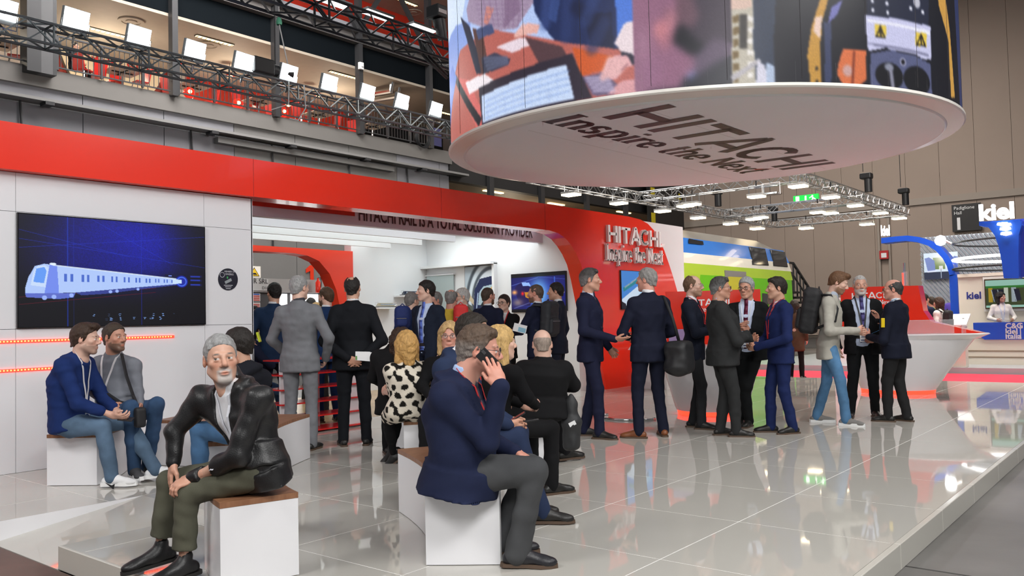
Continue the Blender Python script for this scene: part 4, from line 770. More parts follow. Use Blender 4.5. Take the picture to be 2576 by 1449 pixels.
# direction board in the hall corner
p0, p1 = aty(1637, 600, 25.2), aty(1722, 600, 25.2); zt = aty(1680, 440, 25.2)[2]; zb_ = aty(1680, 572, 25.2)[2]; o = empty('direction_board', (p0[0], 25.2, zb_)); tag(o, 'tall black direction board with yellow pictograms and arrow', 'sign'); w = p1[0] - p0[0]; hgt = zt + .8 - zb_
MB().box((0, 0, 0), (w, .2, hgt)).build('board', mat('sign_black', (.012, .012, .013), .5), o); YEL = mat('sign_yellow', (.55, .45, .01), .5); GRW = mat('sign_grey_text', (.35, .34, .32), .5)
for z in (.05, .62, 1.35): MB().box((.15, -.02, hgt * z * .66), (.62, 0, hgt * z * .66 + .62)).build('pictogram', YEL, o)
m = MB(); zc_ = hgt * .62 * .66 + .3; m.bar((w - .9, -.01, zc_), (w - .35, -.01, zc_), .04, .14); m.bar((w - .62, -.01, zc_ + .27), (w - .33, -.01, zc_), .04, .12); m.bar((w - .62, -.01, zc_ - .27), (w - .33, -.01, zc_), .04, .12); m.build('arrow', YEL, o)
MB().box((.1, -.02, hgt * .30), (w - .3, 0, hgt * .30 + .03)).build('divider', GRW, o)
Lx = o.location
for t, z, s_ in (('Sale Riunioni', .94, .42), ('Centro pad. 5-7', .50, .36), ('Conference halls 5-7', .40, .30)): text('sign_lettering', t, (Lx[0] + .75, 25.19, Lx[2] + hgt * z * .9), (1, 0, 0), (0, 0, 1), s_, GRW, o, xs=.7)
# ------------------------------------------------------------------ the stand
# display wall on the left with its screen
bw = MB().box((-.5, 8.52, 0), (5.63, 9.0, 2.80)).build('wall_display', SEAM); tag(bw, 'white display wall of flush panels under the red fascia', None, kind='structure')
for x0, x1 in ((-.5, 3.10), (3.10, 5.02), (5.02, 5.635)):
    for z0, z1 in ((.0, 1.33), (1.33, 2.43), (2.43, 2.80)): MB().box((x0 + .002, 8.5, z0 + .002), (x1 - .002, 8.52, z1 - .002)).build('panel', WHITE, bw)
MB().box((5.62, 8.5, 0), (5.64, 9.0, 2.8)).build('end_panel', WHITE, bw)
P1 = Pic(420, 240, (.012, .012, .05)); P1.glow(.55, .22, .42, .42, (.09, .12, .72), 1); P1.glow(.35, .35, .35, .35, (.05, .06, .45), .7); P1.blend(np.clip((P1.Y - .45) / .4, 0, 1) * .8, (.012, .012, .03)); P1.blend(np.clip((P1.X - .72) / .3, 0, 1) * .75, (.012, .012, .03)); P1.blend(np.clip((.25 - P1.X) / .3, 0, 1) * .6, (.012, .012, .04)); P1.noise(.25, 1, 2)
for x in (.232, .262): P1.line(x, 0, x, 1, .004, (.10, .25, .75), .8 if x < .25 else .25)
P1.line(.62, 0, .62, 1, .003, (.12, .2, .8), .6)
for a in ((0, .30, 1, .10), (0, .22, 1, .42), (.35, .0, .8, .40), (0, .14, .55, .34)): P1.line(*a, .002, (.12, .25, .85), .55)
for y0, y1 in ((.735, .64), (.80, .68)): P1.line(0, y0, .7, y1 - .0, .0025, (.45, .05, .15), .7)
def tr(k): return (.86 - .0) + 0 * k
# the ghostly train: roof line and sill run together towards the right
top = lambda x: .455 + (x - .15) / .70 * .09; bot = lambda x: .715 - (x - .10) / .74 * .135
P1.poly([(.03, .66), (.045, .56), (.075, .46), (.12, .435), (.18, .45), (.845, .545), (.845, .592), (.27, .69), (.03, .705)], (.70, .80, 1.0)); P1.poly([(.055, .63), (.07, .50), (.09, .455), (.125, .45), (.14, .47), (.125, .645)], (.80, .88, 1.)); P1.poly([(.145, .44), (.18, .45), (.19, .70), (.12, .70)], (.46, .56, .95)); P1.poly([(.068, .60), (.082, .48), (.12, .465), (.13, .50), (.118, .61)], (.40, .62, .98))
P1.ell(.16, .435, .018, .012, (.9, .95, 1)); P1.line(.16, .445, .845, .545, .005, (.92, .97, 1), .9); P1.poly([(.03, .70), (.27, .695), (.26, .735), (.19, .75), (.12, .745), (.035, .735)], (.40, .48, .88), .9); P1.poly([(.27, .69), (.845, .59), (.845, .60), (.60, .655), (.42, .70), (.30, .715)], (.22, .28, .62), .9)
for c_ in (.12, .165, .25, .45, .485, .60): P1.ell(c_, bot(c_) + .028, .014 * (1 - c_ * .6), .024 * (1 - c_ * .7), (.62, .72, 1))
x = .215
while x < .82:
    w_ = .014 * (1 - .85 * (x - .2)); h_ = .036 * (1 - .95 * (x - .2)); yc = .555 + (x - .2) * .022
    for dx in (0, w_ * 2.2): P1.rect(x + dx, yc - h_, x + dx + w_, yc + h_, (.22, .36, .78), .85)
    x += w_ * 6.2
for x in (.19, .30, .40, .50, .58, .63, .72): P1.line(x, top(x), x, bot(x), .002, (.75, .83, 1), .7)
for rr, c_ in ((.040, (.10, .16, .75)), (.032, (.35, .55, 1)), (.026, (.08, .12, .6))): P1.ell(.855, .568, rr, rr * 1.6, c_, .9)
P1.poly([(.80, .545), (.855, .55), (.855, .586), (.80, .594)], (.8, .9, 1))
for y in (.515, .555, .60): P1.rect(.91, y - .008, .97, y + .004, (.18, .3, .85), .9); P1.rect(.905, y - .014, .98, y + .012, (.1, .14, .5), .35)
P1.rect(.755, .50, .81, .525, (.05, .07, .2)); P1.rect(.775, .508, .795, .517, (.5, .6, 1))
rng = np.random.RandomState(4)
for x, y, t in ((.355, .90, 1), (.49, .90, .8), (.435, .90, .3), (.68, .90, .8), (.735, .90, .9), (.445, .935, .9), (.495, .935, .9), (.57, .935, .6), (.63, .935, .9), (.66, .935, .8), (.675, .935, .9), (.72, .935, .9), (.42, .935, .3), (.80, .90, .3)):
    for k in range(5):
        if rng.rand() < .75: P1.rect(x + rng.rand() * .006, y - .014 + k * .006, x + .006 + rng.rand() * .012, y - .010 + k * .006, (.55, .72, 1), t)
tv = empty('display_screen', (4.06, 8.5, 1.337)); tag(tv, 'wide wall screen showing a glowing blue ghost train', 'screen'); MB().box((-.955, -.03, 0), (.955, 0, 1.083)).build('housing', BLACKTV, tv)
picture('picture', P1, lambda u, v: np.stack([-.945 + 1.89 * u, np.full_like(u, -.0315), 1.073 - 1.063 * v], 1), SCREEN, tv)
for z, x1, lab in ((1.216, 4.655, 'long red light strip with dots below the wall screen'), (.949, 4.285, 'shorter lower red light strip on the white wall')):
    o = empty('light_strip', (2.0, 8.5, z)); tag(o, lab, 'light strip', 'red wall light strips'); MB().box((-2, -.012, -.013), (x1 - 2.0, 0, .013)).build('strip', LEDRED, o); m = MB()
    for k in range(int((x1 - 2.3) / .03)): m.box((.3 + k * .03, -.016, -.006), (.312 + k * .03, -.012, .006))
    tag(m.build('led_dots', LEDDOT, o), kind='stuff')
st = empty('round_sticker', (5.31, 8.498, 1.845)); tag(st, 'round dark sticker with white print right of the wall screen', 'sticker'); MB().lathe([(.001, .004), (.125, .004), (.125, 0)], (0, 0, 0), 40, (0, -1, 0)).build('disc', mat('sticker_navy', (.012, .012, .025), .4), st)
STW = mat('sticker_white', (.7, .7, .75), .5); text('print', 'MEMBER OF', (5.26, 8.493, 1.925), (1, 0, 0), (0, 0, 1), .026, STW, st); text('print', 'SWERIG', (5.27, 8.493, 1.893), (1, 0, 0), (0, 0, 1), .03, STW, st); MB().lathe([(.026, .006), (.03, .006)], (-.075, 0, .05), 18, (0, -1, 0)).build('ring_mark', STW, st)
m = MB(); m.obox((0, -.006, -.02), ((.9, 0, .43), (0, 1, 0), (-.43, 0, .9)), (.045, .001, .016)); m.build('card_mark', mat('sticker_grey', (.3, .33, .35), .4), st); MB().obox((-.01, -.006, .02), ((1, 0, 0), (0, 1, 0), (0, 0, 1)), (.008, .001, .012)).build('green_mark', mat('sticker_green', (.05, .4, .1), .5), st)
for z, w in ((-.068, .055), (-.085, .04), (-.105, .03)): MB().box((-w, -.007, z - .003), (w, -.005, z + .003)).build('print', STW, st)
MB().box((-.55 + .0, -.0, 0), (-.545, .002, .004)).build('cable_hole', INK, st)
# red portal: a fascia that turns down to the floor in a curve
out = [(-.5, 3.235), (13.9, 3.255), (14.34, 3.23), (14.62, 3.17), (14.86, 3.05), (15.08, 2.87), (15.26, 2.66), (15.46, 2.36), (15.64, 2.06), (15.83, 1.70), (16.02, 1.25), (16.18, .7), (16.26, 0), (12.94, 0), (12.80, .45), (12.62, 1.05), (12.46, 1.58), (12.33, 2.0), (12.22, 2.28), (12.08, 2.46), (11.93, 2.60), (11.76, 2.71), (11.55, 2.78), (11.3, 2.81), (5.6, 2.805), (-.5, 2.795)]
port = empty('red_portal', (12.9, 8.4, 0)); tag(port, 'glossy red fascia sweeping down to the floor in a curve', 'portal')
m = MB(); L0 = np.array(port.location); m.prism(out, lambda a, b: np.array((a, 8.38, b)) - L0, lambda a, b: np.array((a, 8.68, b)) - L0); m.build('portal_body', RED, port)
for x in (2.9, 5.58, 8.7, 11.2): MB().box((x - .002 - L0[0], -.022, 2.80), (x + .002 - L0[0], -.0195, 3.25)).build('joint', mat('red_joint', (.30, .01, .006), .5), port)
text_m = mat('raised_letter_white', (.90, .89, .90), .3); W1 = stroke_width('HITACHI', BLOCK); sz = .315; xs_ = (15.07 - 13.06) / (W1 * sz)
strokes('raised_letter', 'HITACHI', BLOCK, (13.06, 8.38, 2.715), (1, 0, 0), (0, 0, 1), sz, text_m, port, .055, .21, xs=xs_); sz = .215; W2 = stroke_width('Inspire the Next', SERIF)
strokes('raised_letter', 'Inspire the Next', SERIF, (12.98, 8.38, 2.365), (1, 0, 0), (0, 0, 1), sz, text_m, port, .055, .25, .13, xs=(15.12 - 12.98) / (W2 * sz)); MB().add([(15.02 - L0[0], -.09, 2.72), (15.17 - L0[0], -.09, 2.79), (15.12 - L0[0], -.09, 2.72), (15.02 - L0[0], -.02, 2.72), (15.17 - L0[0], -.02, 2.79), (15.12 - L0[0], -.02, 2.72)], [[0, 2, 1], [0, 1, 4, 3], [1, 2, 5, 4], [2, 0, 3, 5]]).build('accent_mark', text_m, port)
m = MB(); m.box((13.8, 8.45, 0), (16.2, 8.66, 3.225)); wp = m.build('portal_end_wall', WHITE); tag(wp, 'plain white end wall behind the curved red portal leg', 'wall panel'); MB().cyl((16.2, 8.555, 0), (16.2, 8.555, 3.225), .105, 20).build('rounded_edge', WHITE, wp, .6)
o = empty('poster_screen', (13.98, 8.38, 1.46)); tag(o, 'blue screen with a white train picture on the red portal leg', 'screen'); P2 = Pic(110, 90, (.24, .50, .80)); P2.poly([(.05, .45), (.75, .12), (.78, .22), (.08, .55)], (.10, .50, .55)); P2.poly([(.0, .75), (.65, .38), (.95, .48), (.8, .62), (.25, 1), (.0, 1)], (.78, .85, .92)); P2.poly([(.30, .84), (.85, .52), (.88, .66), (.45, .98)], (.12, .18, .30)); P2.poly([(0, .8), (.15, .86), (.2, 1), (0, 1)], (.05, .07, .12)); P2.glow(.9, .6, .15, .3, (.3, .75, 1), .7)
for k in range(5): P2.line(.38 + k * .09, .86 - k * .055, .42 + k * .09, .94 - k * .055, .02, (.85, .9, 1), .9)
MB().box((-.48, -.03, 0), (.48, 0, .745)).build('housing', BLACKTV, o); picture('picture', P2, lambda u, v: np.stack([-.47 + .94 * u, np.full_like(u, -.0315), .735 - .725 * v], 1), SCREEN, o); text('caption', 'DRIVING ASSISTANT WITH', (13.62, 8.347, 1.86), (.93, 0, .37), (-.37, 0, .93), .052, SW, o)
# inside the stand
sw = MB().box((12.5, 8.66, 0), (12.7, 12.7, 3.15)).build('wall_side', WHITE_MATT); tag(sw, kind='structure')
MB().box((12.40, 10.56, 0), (12.5, 10.62, 2.44)).build('post', WHITE_MATT, sw); MB().box((12.3, 10.56, 2.42), (12.5, 12.55, 2.47)).build('shelf_lintel', WHITE_MATT, sw)
bk = MB().box((10.46, 12.5, 0), (12.6, 12.7, 3.1)).build('wall_rear', WHITE_MATT); tag(bk, kind='structure')
rp = MB(); rp.prism([(7.6, 2.70), (10.46, 2.70), (10.46, 0), (10.36, 0), (10.26, .9), (10.16, 1.5), (10.05, 1.95), (9.9, 2.25), (9.66, 2.48), (9.4, 2.57), (9.1, 2.60), (7.6, 2.60)], lambda a, b: (a, 12.45, b), lambda a, b: (a, 12.75, b)); o = rp.build('rear_portal', mat('bright_red_panel', (.85, .045, .012), .4)); tag(o, 'smaller red portal with curved corner at the back of the stand', 'portal')
hb = empty('header_beam', (5.66, 9.42, 2.745)); tag(hb, 'pale lilac header beam carrying a line of dark lettering', 'beam'); MB().box((0, 0, 0), (6.84, .12, .45)).build('beam', mat('lilac_white', (.72, .68, .80), .4), hb)
text('lettering', 'HITACHI RAIL IS A TOTAL SOLUTION PROVIDER', (8.02, 9.415, 2.822), (1, 0, 0), (0, 0, 1), .31, mat('plum_ink', (.05, .012, .02), .5), hb, bold=.012, xs=(12.38 - 8.02) / (.30 * 23.6))
MB().box((0, -.006, .13), (2.3, 0, .45)).build('red_band', RED_MATT, hb)
for k, y in enumerate((10.26, 11.06, 11.86)):
    o = MB().box((5.66, y, 2.74), (11.0 - .05 * k, y + .06, 2.96)).build('ceiling_louvre', WHITE_MATT); tag(o, ['white ceiling louvre nearest behind the lettered beam', 'middle white ceiling louvre inside the stand', 'rearmost white ceiling louvre before the red portal'][k], 'louvre', 'stand ceiling louvres')
o = MB().box((5.66, 8.95, 3.1), (12.6, 12.7, 3.16)).build('stand_ceiling', mat('stand_ceiling_white', (.85, .87, .88), .6)); tag(o, kind='structure')
for y in (9.78, 10.68, 11.48, 12.22): area('stand_lamp', (8.3, y, 3.07), (8.3, y, 0), 5.0, 19, (.93, 1, 1), .25)
area('stand_lamp', (11.75, 10.6, 3.07), (11.75, 10.6, 0), .9, 34, (.93, 1, 1), 2.6)
tv2 = empty('wall_screen', (12.5, 9.53, 1.455)); tag(tv2, 'flat screen with a night train picture on the white side wall', 'screen'); MB().box((-.05, -.645, 0), (0, .645, .735)).build('housing', BLACKTV, tv2)
P3 = Pic(150, 84, (.06, .05, .30)); P3.glow(.5, .5, .5, .4, (.12, .22, .75), .9); P3.rect(0, 0, 1, .09, (.01, .01, .02)); P3.rect(0, .93, 1, 1, (.01, .01, .02)); P3.glow(.52, .55, .16, .38, (.55, .85, 1), .95); P3.poly([(.07, .35), (.18, .20), (.33, .24), (.38, .45), (.36, .85), (.18, .82), (.10, .6)], (.10, .06, .32)); P3.poly([(.20, .22), (.34, .24), (.37, .33), (.22, .32)], (.6, .75, 1)); P3.poly([(.25, .48), (.36, .50), (.34, .66), (.27, .62)], (.80, .55, .15)); P3.glow(.215, .52, .03, .05, (1, .15, .15)); P3.glow(.06, .48, .05, .06, (1, .7, .4)); P3.line(.0, .3, .5, .12, .008, (.5, .6, .9), .6); P3.line(.5, .1, 1, .2, .006, (.4, .5, .9), .5); P3.rect(.80, .12, .82, .8, (.3, .5, .9), .6); P3.glow(.12, .75, .1, .1, (.7, .6, .5), .7); P3.line(.05, .9, .45, .72, .012, (.55, .6, .8), .5)
picture('picture', P3, lambda u, v: np.stack([np.full_like(u, -.052), .635 - 1.27 * u, .725 - .715 * v], 1), SCREEN, tv2); text('caption', 'JOU', (12.446, 9.04, 1.78), (0, -1, 0), (0, 0, 1), .075, SW, tv2)
o = empty('wall_poster', (12.5, 11.02, 1.1)); tag(o, 'tall poster of a blue train under an arched station roof', 'poster'); P4 = Pic(90, 130, (.72, .78, .82))
for r_, c_ in ((.95, (.30, .34, .38)), (.86, (.85, .9, .93)), (.74, (.32, .36, .40)), (.66, (.88, .92, .95)), (.5, (.55, .62, .66))): P4.ell(.95, .55, r_, r_ * .75, c_, 1, .05)
P4.poly([(.22, 1), (.34, .36), (.52, .20), (1, .16), (1, 1)], (.10, .17, .34)); P4.poly([(.44, .60), (.50, .40), (.64, .32), (1, .29), (1, .62)], (.70, .80, .84)); P4.poly([(.52, .62), (.72, .46), (1, .42), (1, .62)], (.10, .15, .17)); P4.poly([(0, .30), (.3, .52), (.3, .6), (0, .45)], (.80, .74, .62)); P4.poly([(0, .55), (.28, .62), (.25, 1), (0, 1)], (.35, .38, .36)); P4.line(.33, .9, .45, .42, .01, (.8, .9, 1)); P4.rect(.9, .33, .96, .38, (.9, .7, .3))
MB().box((-.03, -.40, 0), (0, .38, 1.31)).build('frame', mat('poster_edge', (.12, .12, .13), .4), o); picture('picture', P4, lambda u, v: np.stack([np.full_like(u, -.032), .37 - .76 * u, 1.30 - 1.29 * v], 1), PRINT, o)
o = empty('glass_display', (12.46, 12.07, 1.1)); tag(o, 'frosted grey glass pane set in the white side wall', 'glass pane'); MB().box((-.02, -.38, 0), (0, .38, 1.17)).build('pane', mat('frosted_pane', (.42, .50, .50), .15), o); MB().box((-.04, -.40, 1.17), (.02, .40, 1.19)).build('top_rail', WHITE, o)
def model_train(p, c, lab, ln=.8):
    o = empty('model_train', p); tag(o, lab, 'model train', 'scale trains on the shelves'); MB().add([(-ln / 2, -.03, .02), (ln / 2, -.03, .02), (ln / 2, .03, .02), (-ln / 2, .03, .02), (-ln / 2 + .05, -.025, .085), (ln / 2 - .05, -.025, .085), (ln / 2 - .05, .025, .085), (-ln / 2 + .05, .025, .085)], [[0, 3, 2, 1], [4, 5, 6, 7], [0, 1, 5, 4], [1, 2, 6, 5], [2, 3, 7, 6], [3, 0, 4, 7]]).build('car_body', mat('model_' + lab[:9], c, .3), o)
    MB().box((-ln / 2 - .03, -.05, -.0), (ln / 2 + .03, .05, .015)).build('track_base', DARK, o)
    for k in range(9): MB().box((-ln / 2 + .08 + k * ln / 10.5, -.034, .045), (-ln / 2 + .08 + k * ln / 10.5 + .04, -.028, .07)).build('window', mat('model_window', (.4, .45, .5), .2), o)
    for e in (-1, 1): MB().tube([(e * (ln / 2 - .01), -.03, .03), (e * (ln / 2 + .06), -.03, .05), (e * (ln / 2 + .06), -.03, .09), (e * (ln / 2 - .02), -.03, .10)], .003, 5).build('rail_end', CHROME, o)
for x0, x1, z, c, lab, ln in ((11.55, 12.32, 1.86, (.02, .03, .06), 'dark blue scale train on the upper wall shelf', .62), (10.9, 11.42, 1.62, (.45, .40, .28), 'pale scale train on the shelf behind the black suit', .45), (11.55, 12.2, 1.36, (.45, .05, .04), 'red scale train on the low wall shelf', .55)):
    o = MB().box((x0, 12.22, z - .03), (x1, 12.5, z)).build('wall_shelf', WHITE_MATT); tag(o, 'white wall shelf under the ' + lab.replace(' on the ', ', ').split(',')[0], 'shelf', 'white wall shelves'); model_train(((x0 + x1) / 2, 12.33, z), c, lab, ln)
# low open rack with red shelves in the stand entrance
rk = empty('brochure_rack', (6.5, 8.42, 0)); tag(rk, 'low open rack of six red shelves between white uprights', 'rack'); REDSH = mat('red_shelf', (.70, .022, .02), .22)
for k in range(6): MB().box((-.62 + .0, -.12, .02 + k * .172), (.62, .26, .036 + k * .172)).build('shelf', REDSH, rk)
for x in (-.60, .42): MB().box((x, -.06, 0), (x + .20, -.03, .88)).build('upright', WHITE, rk)
MB().box((-.05, .18, 0), (.15, .21, .88)).build('upright', WHITE, rk)
cu = empty('plastic_cup', (6.93, 8.40, .897)); tag(cu, 'clear plastic cup standing on the red rack', 'cup'); MB().lathe([(.001, .002), (.026, .002), (.036, .11), (.034, .11), (.024, .006), (.001, .006)], (0, 0, 0), 18).build('cup_wall', ACRYL, cu, .6); MB().lathe([(.001, .004), (.024, .004), (.0255, .025), (.001, .025)], (0, 0, 0), 16).build('drink_rest', mat('pinkish_drink', (.75, .5, .45), .2), cu, .6)
# ------------------------------------------------------------------ giant round screen
DC = 12.0; CZ = math.radians(26.8); DCX, DCY = DC * math.cos(CZ), DC * math.sin(CZ); RO, RC, DZ = 3.42, 3.385, 1.3 + .1945 * DC - .085
rs = empty('round_led_screen', (DCX, DCY, DZ)); tag(rs, 'giant hanging round screen showing a meeting over a white lettered disc', 'screen')
DISC = mat('disc_white', (.86, .91, .97), .6, var=.015, vscale=.5); RIM = mat('disc_rim_cream', (.80, .77, .72), .3)
MB().lathe([(.001, 0), (3.17, 0), (3.19, -.006)], (0, 0, 0), 96).build('disc_underside', DISC, rs, .5); MB().lathe([(3.19, -.006), (3.205, .0), (3.215, .012)], (0, 0, 0), 96).build('light_ring', mat('disc_ring', (.75, .75, .75), .3), rs, True)
MB().lathe([(3.215, .012), (RO - .02, .035), (RO, .05), (RO, .08), (RC, .085), (RC, .30)], (0, 0, 0), 96).build('rim', RIM, rs, .5)
for a in (0, 1): MB().box((-2.9, -.9 + a * 1.55, -.0015), (2.9, -.897 + a * 1.55, -.0005)).build('seam', mat('disc_seam', (.5, .5, .51), .4), rs)
hl0 = atz(1511, 296, DZ); DL = mat('disc_lettering', (.025, .024, .028), .5)
h_end = atz(2040, 434, DZ); len1 = h_end[0] - hl0[0] if h_end[0] > hl0[0] else 3.2
i0, i1 = atz(1356, 306, DZ), atz(1893, 447, DZ); hh1 = abs(atz(1690, 263, DZ)[1] - atz(1514, 295, DZ)[1]); hh2 = abs(atz(1440, 284, DZ)[1] - atz(1341, 303, DZ)[1])
strokes('disc_letter', 'HITACHI', BLOCK, (hl0[0], hl0[1], DZ), (1, 0, 0), (0, -1, 0), hh1, DL, rs, .003, .21, xs=(h_end[0] - hl0[0]) / (W1 * hh1))
sz2 = hh2 / 1.45; strokes('disc_letter', 'Inspire the Next', SERIF, (i0[0], i0[1], DZ), (1, 0, 0), (0, -1, 0), sz2, DL, rs, .003, .31, .16, xs=(i1[0] - i0[0]) / (W2 * sz2))
am = atz(1925, 436, DZ); m = MB(); m.add([(am[0] - .12 - DCX, am[1] + .16 - DCY, -.003), (am[0] + .16 - DCX, am[1] - .10 - DCY, -.003), (am[0] + .05 - DCX, am[1] + .16 - DCY, -.003)], [[0, 1, 2]]); m.build('accent_mark', mat('accent_red', (.6, .03, .03), .4), rs)
# the picture on the drum, painted in angle and height
A0 = math.atan2(-DCY, -DCX)
def drum(px, py):
    d = ray(px, py); ox, oy = -DCX, -DCY; a = d[0] ** 2 + d[1] ** 2; b = 2 * (ox * d[0] + oy * d[1]); c = ox * ox + oy * oy - RC * RC; D_ = max(b * b - 4 * a * c, 0); t = (-b - math.sqrt(D_)) / (2 * a)
    x, y, z = ox + t * d[0], oy + t * d[1], HC + t * d[2]; th = (math.atan2(y, x) - A0 + math.pi) % (2 * math.pi) - math.pi; return (th / 2.75 + .5, 1 - (z - DZ - .08) / 2.6)
PD = Pic(760, 190, (.10, .10, .13))
def pp(pts, c, al=1.): PD.poly([drum(*q) for q in pts], c, al)
def pe(px, py, rx, ry, c, al=1., soft=.2): u, v = drum(px, py); u2 = abs(drum(px + rx, py)[0] - u) + 1e-4; v2 = abs(drum(px, py + ry)[1] - v); PD.ell(u, v, u2, v2, c, al, soft)
def plin(a, b, w, c, al=1.): p, q = drum(*a), drum(*b); PD.line(p[0], p[1], q[0], q[1], w, c, al)
pp([(1118, -60), (1400, -60), (1400, 330), (1118, 380)], (.72, .80, .97)); pp([(1118, -60), (1185, -60), (1160, 80), (1118, 120)], (.86, .92, 1)); pp([(1118, 130), (1150, 70), (1185, 60), (1180, 250), (1128, 360)], (.55, .65, .90))
pp([(1200, -60), (1345, -60), (1350, 0), (1300, 75), (1245, 82), (1180, 60), (1175, 30)], (.66, .58, .68)); pp([(1270, -60), (1300, -60), (1310, 30), (1270, 75)], (.55, .45, .56)); pp([(1225, 20), (1245, 25), (1228, 70), (1218, 60)], (.85, .55, .50))
pp([(1338, -60), (1560, -60), (1560, 120), (1500, 135), (1400, 105), (1372, 75), (1345, 30)], (.12, .17, .34)); pp([(1395, -60), (1420, -60), (1400, 60), (1380, 50)], (.20, .28, .50)); pp([(1470, 40), (1540, 30), (1545, 130), (1490, 132)], (.09, .12, .25))
pp([(1545, -60), (1590, -60), (1600, 120), (1555, 120)], (.30, .48, .85)); pp([(1160, 130), (1240, 78), (1440, 110), (1660, 140), (1700, 225), (1420, 260), (1200, 335), (1140, 400), (1128, 330)], (.74, .40, .36)); pp([(1440, 120), (1545, 142), (1525, 175), (1462, 190)], (.82, .36, .16)); pp([(1150, 200), (1180, 205), (1240, 330), (1210, 345)], (.86, .42, .40))
pp([(1295, 90), (1330, 60), (1360, 65), (1352, 85), (1318, 90), (1300, 98)], (.92, .70, .66)); pp([(1250, 122), (1320, 95), (1335, 115), (1290, 135)], (.93, .86, .90)); pp([(1160, 48), (1182, 70), (1220, 185), (1200, 190), (1175, 100)], (.14, .15, .24)); pp([(1190, 75), (1215, 82), (1232, 185), (1212, 190)], (.35, .22, .20))
pp([(1212, 150), (1245, 135), (1285, 150), (1280, 165), (1218, 190)], (.20, .21, .30)); pp([(1198, 80), (1238, 62), (1245, 85), (1205, 105)], (.28, .32, .48)); pp([(1172, 212), (1220, 188), (1245, 205), (1182, 242)], (.97, .93, .95)); pp([(1322, 95), (1415, 118), (1430, 145), (1355, 158)], (.34, .24, .26))
pp([(1205, 225), (1440, 135), (1490, 245), (1215, 335)], (.20, .17, .22)); pp([(1212, 245), (1425, 162), (1445, 248), (1215, 312)], (.80, .87, .99)); 
for k in range(9): plin((1225 + k * 22, 258 - k * 9), (1228 + k * 22, 300 - k * 6), .004, (.70, .78, .95), .4)
for k in range(4): plin((1222, 258 + k * 14), (1432, 178 + k * 17), .004, (.50, .62, .85), .5)
pp([(1140, 190), (1150, 195), (1212, 300), (1205, 320)], (.10, .10, .14)); pp([(1118, 220), (1140, 170), (1150, 200), (1132, 360), (1122, 380)], (.40, .52, .85)); pp([(1545, 110), (1570, 60), (1600, 50), (1605, 140), (1570, 135)], (.93, .86, .88)); pp([(1560, 128), (1592, 135), (1600, 165), (1568, 150)], (.14, .13, .20))
pp([(1515, 185), (1530, 148), (1552, 138), (1580, 140), (1592, 165), (1570, 170), (1555, 195), (1540, 200), (1520, 200)], (.88, .66, .68)); pp([(1465, 192), (1515, 182), (1560, 215), (1550, 238), (1492, 240)], (.42, .36, .48)); pp([(1530, 235), (1560, 205), (1600, 195), (1600, 240)], (.86, .62, .64)); 
for k in range(5): plin((1474 + k * 5, 196 + k * 8), (1530 + k * 4, 194 + k * 8), .005, (.80, .76, .88), .7)
# the large blurred head and, beyond it, machinery
pp([(1588, -60), (1705, -60), (1705, 60), (1690, 105), (1740, 140), (1800, 130), (1840, 100), (1842, 240), (1600, 260), (1592, 60)], (.58, .40, .50)); pe(1672, 85, 26, 50, (.70, .45, .50), .8, .5); pe(1660, 75, 22, 30, (.82, .52, .55), .9, .6); pe(1676, 34, 12, 22, (.46, .32, .38), .6, .7); pe(1640, 180, 40, 60, (.60, .42, .54), .6, .7); pp([(1700, -60), (1845, -60), (1845, 150), (1790, 125), (1745, 95), (1715, 60)], (.26, .22, .27)); pp([(1720, 195), (1842, 120), (1842, 240), (1700, 260)], (.16, .16, .20)); pp([(1722, 195), (1800, 132), (1808, 140), (1738, 197)], (.50, .55, .75)); pp([(1745, 140), (1800, 95), (1842, 110), (1842, 135), (1750, 190)], (.38, .32, .40))
pp([(1838, -60), (1900, -60), (1900, 230), (1842, 235)], (.75, .72, .66)); pp([(1838, -60), (1892, -60), (1890, 20), (1840, 25)], (.86, .74, .68))
for k in range(14): plin((1863, 40 + k * 6), (1876, 40 + k * 6), .006, (.15, .13, .12), .9)
for k in range(6): pp([(1843, 40 + k * 30), (1858, 38 + k * 30), (1858, 55 + k * 30), (1844, 58 + k * 30)], (.45, .36, .20)); pp([(1880, 40 + k * 28), (1895, 42 + k * 28), (1895, 55 + k * 28), (1880, 52 + k * 28)], (.92, .90, .88))
pp([(1892, -60), (1960, -60), (1945, 100), (1950, 200), (1930, 235), (1902, 235), (1895, 100)], (.18, .22, .30)); pp([(1838, 190), (1910, 145), (1915, 155), (1842, 205)], (.72, .70, .72)); pp([(1905, 150), (1925, 165), (1930, 235), (1900, 235)], (.85, .84, .90)); pp([(1928, 155), (1948, 165), (1950, 235), (1930, 235)], (.70, .76, .86)); pp([(1950, -60), (2060, -60), (2032, 100), (2030, 235), (1950, 235)], (.10, .10, .13))
pp([(2080, -60), (2105, -60), (2075, 40), (2062, 110), (2068, 235), (2042, 235), (2030, 140), (2040, 70)], (.78, .58, .24)); pp([(2050, 45), (2068, 40), (2062, 100), (2045, 80)], (.92, .80, .74)); pp([(2100, -60), (2440, -60), (2440, 320), (2070, 240), (2066, 60)], (.06, .065, .10)); pp([(2090, 20), (2120, 0), (2105, 40), (2082, 60)], (.45, .45, .70)); pp([(2072, 55), (2090, 60), (2092, 235), (2075, 235)], (.22, .25, .38))
pp([(2175, -60), (2335, -60), (2335, 70), (2180, 45)], (.12, .14, .22)); 
for q in ((2193, 5), (2230, 12), (2195, 28), (2232, 35), (2290, 25), (2320, 35)): pe(q[0], q[1], 4, 6, (.9, .9, .95))
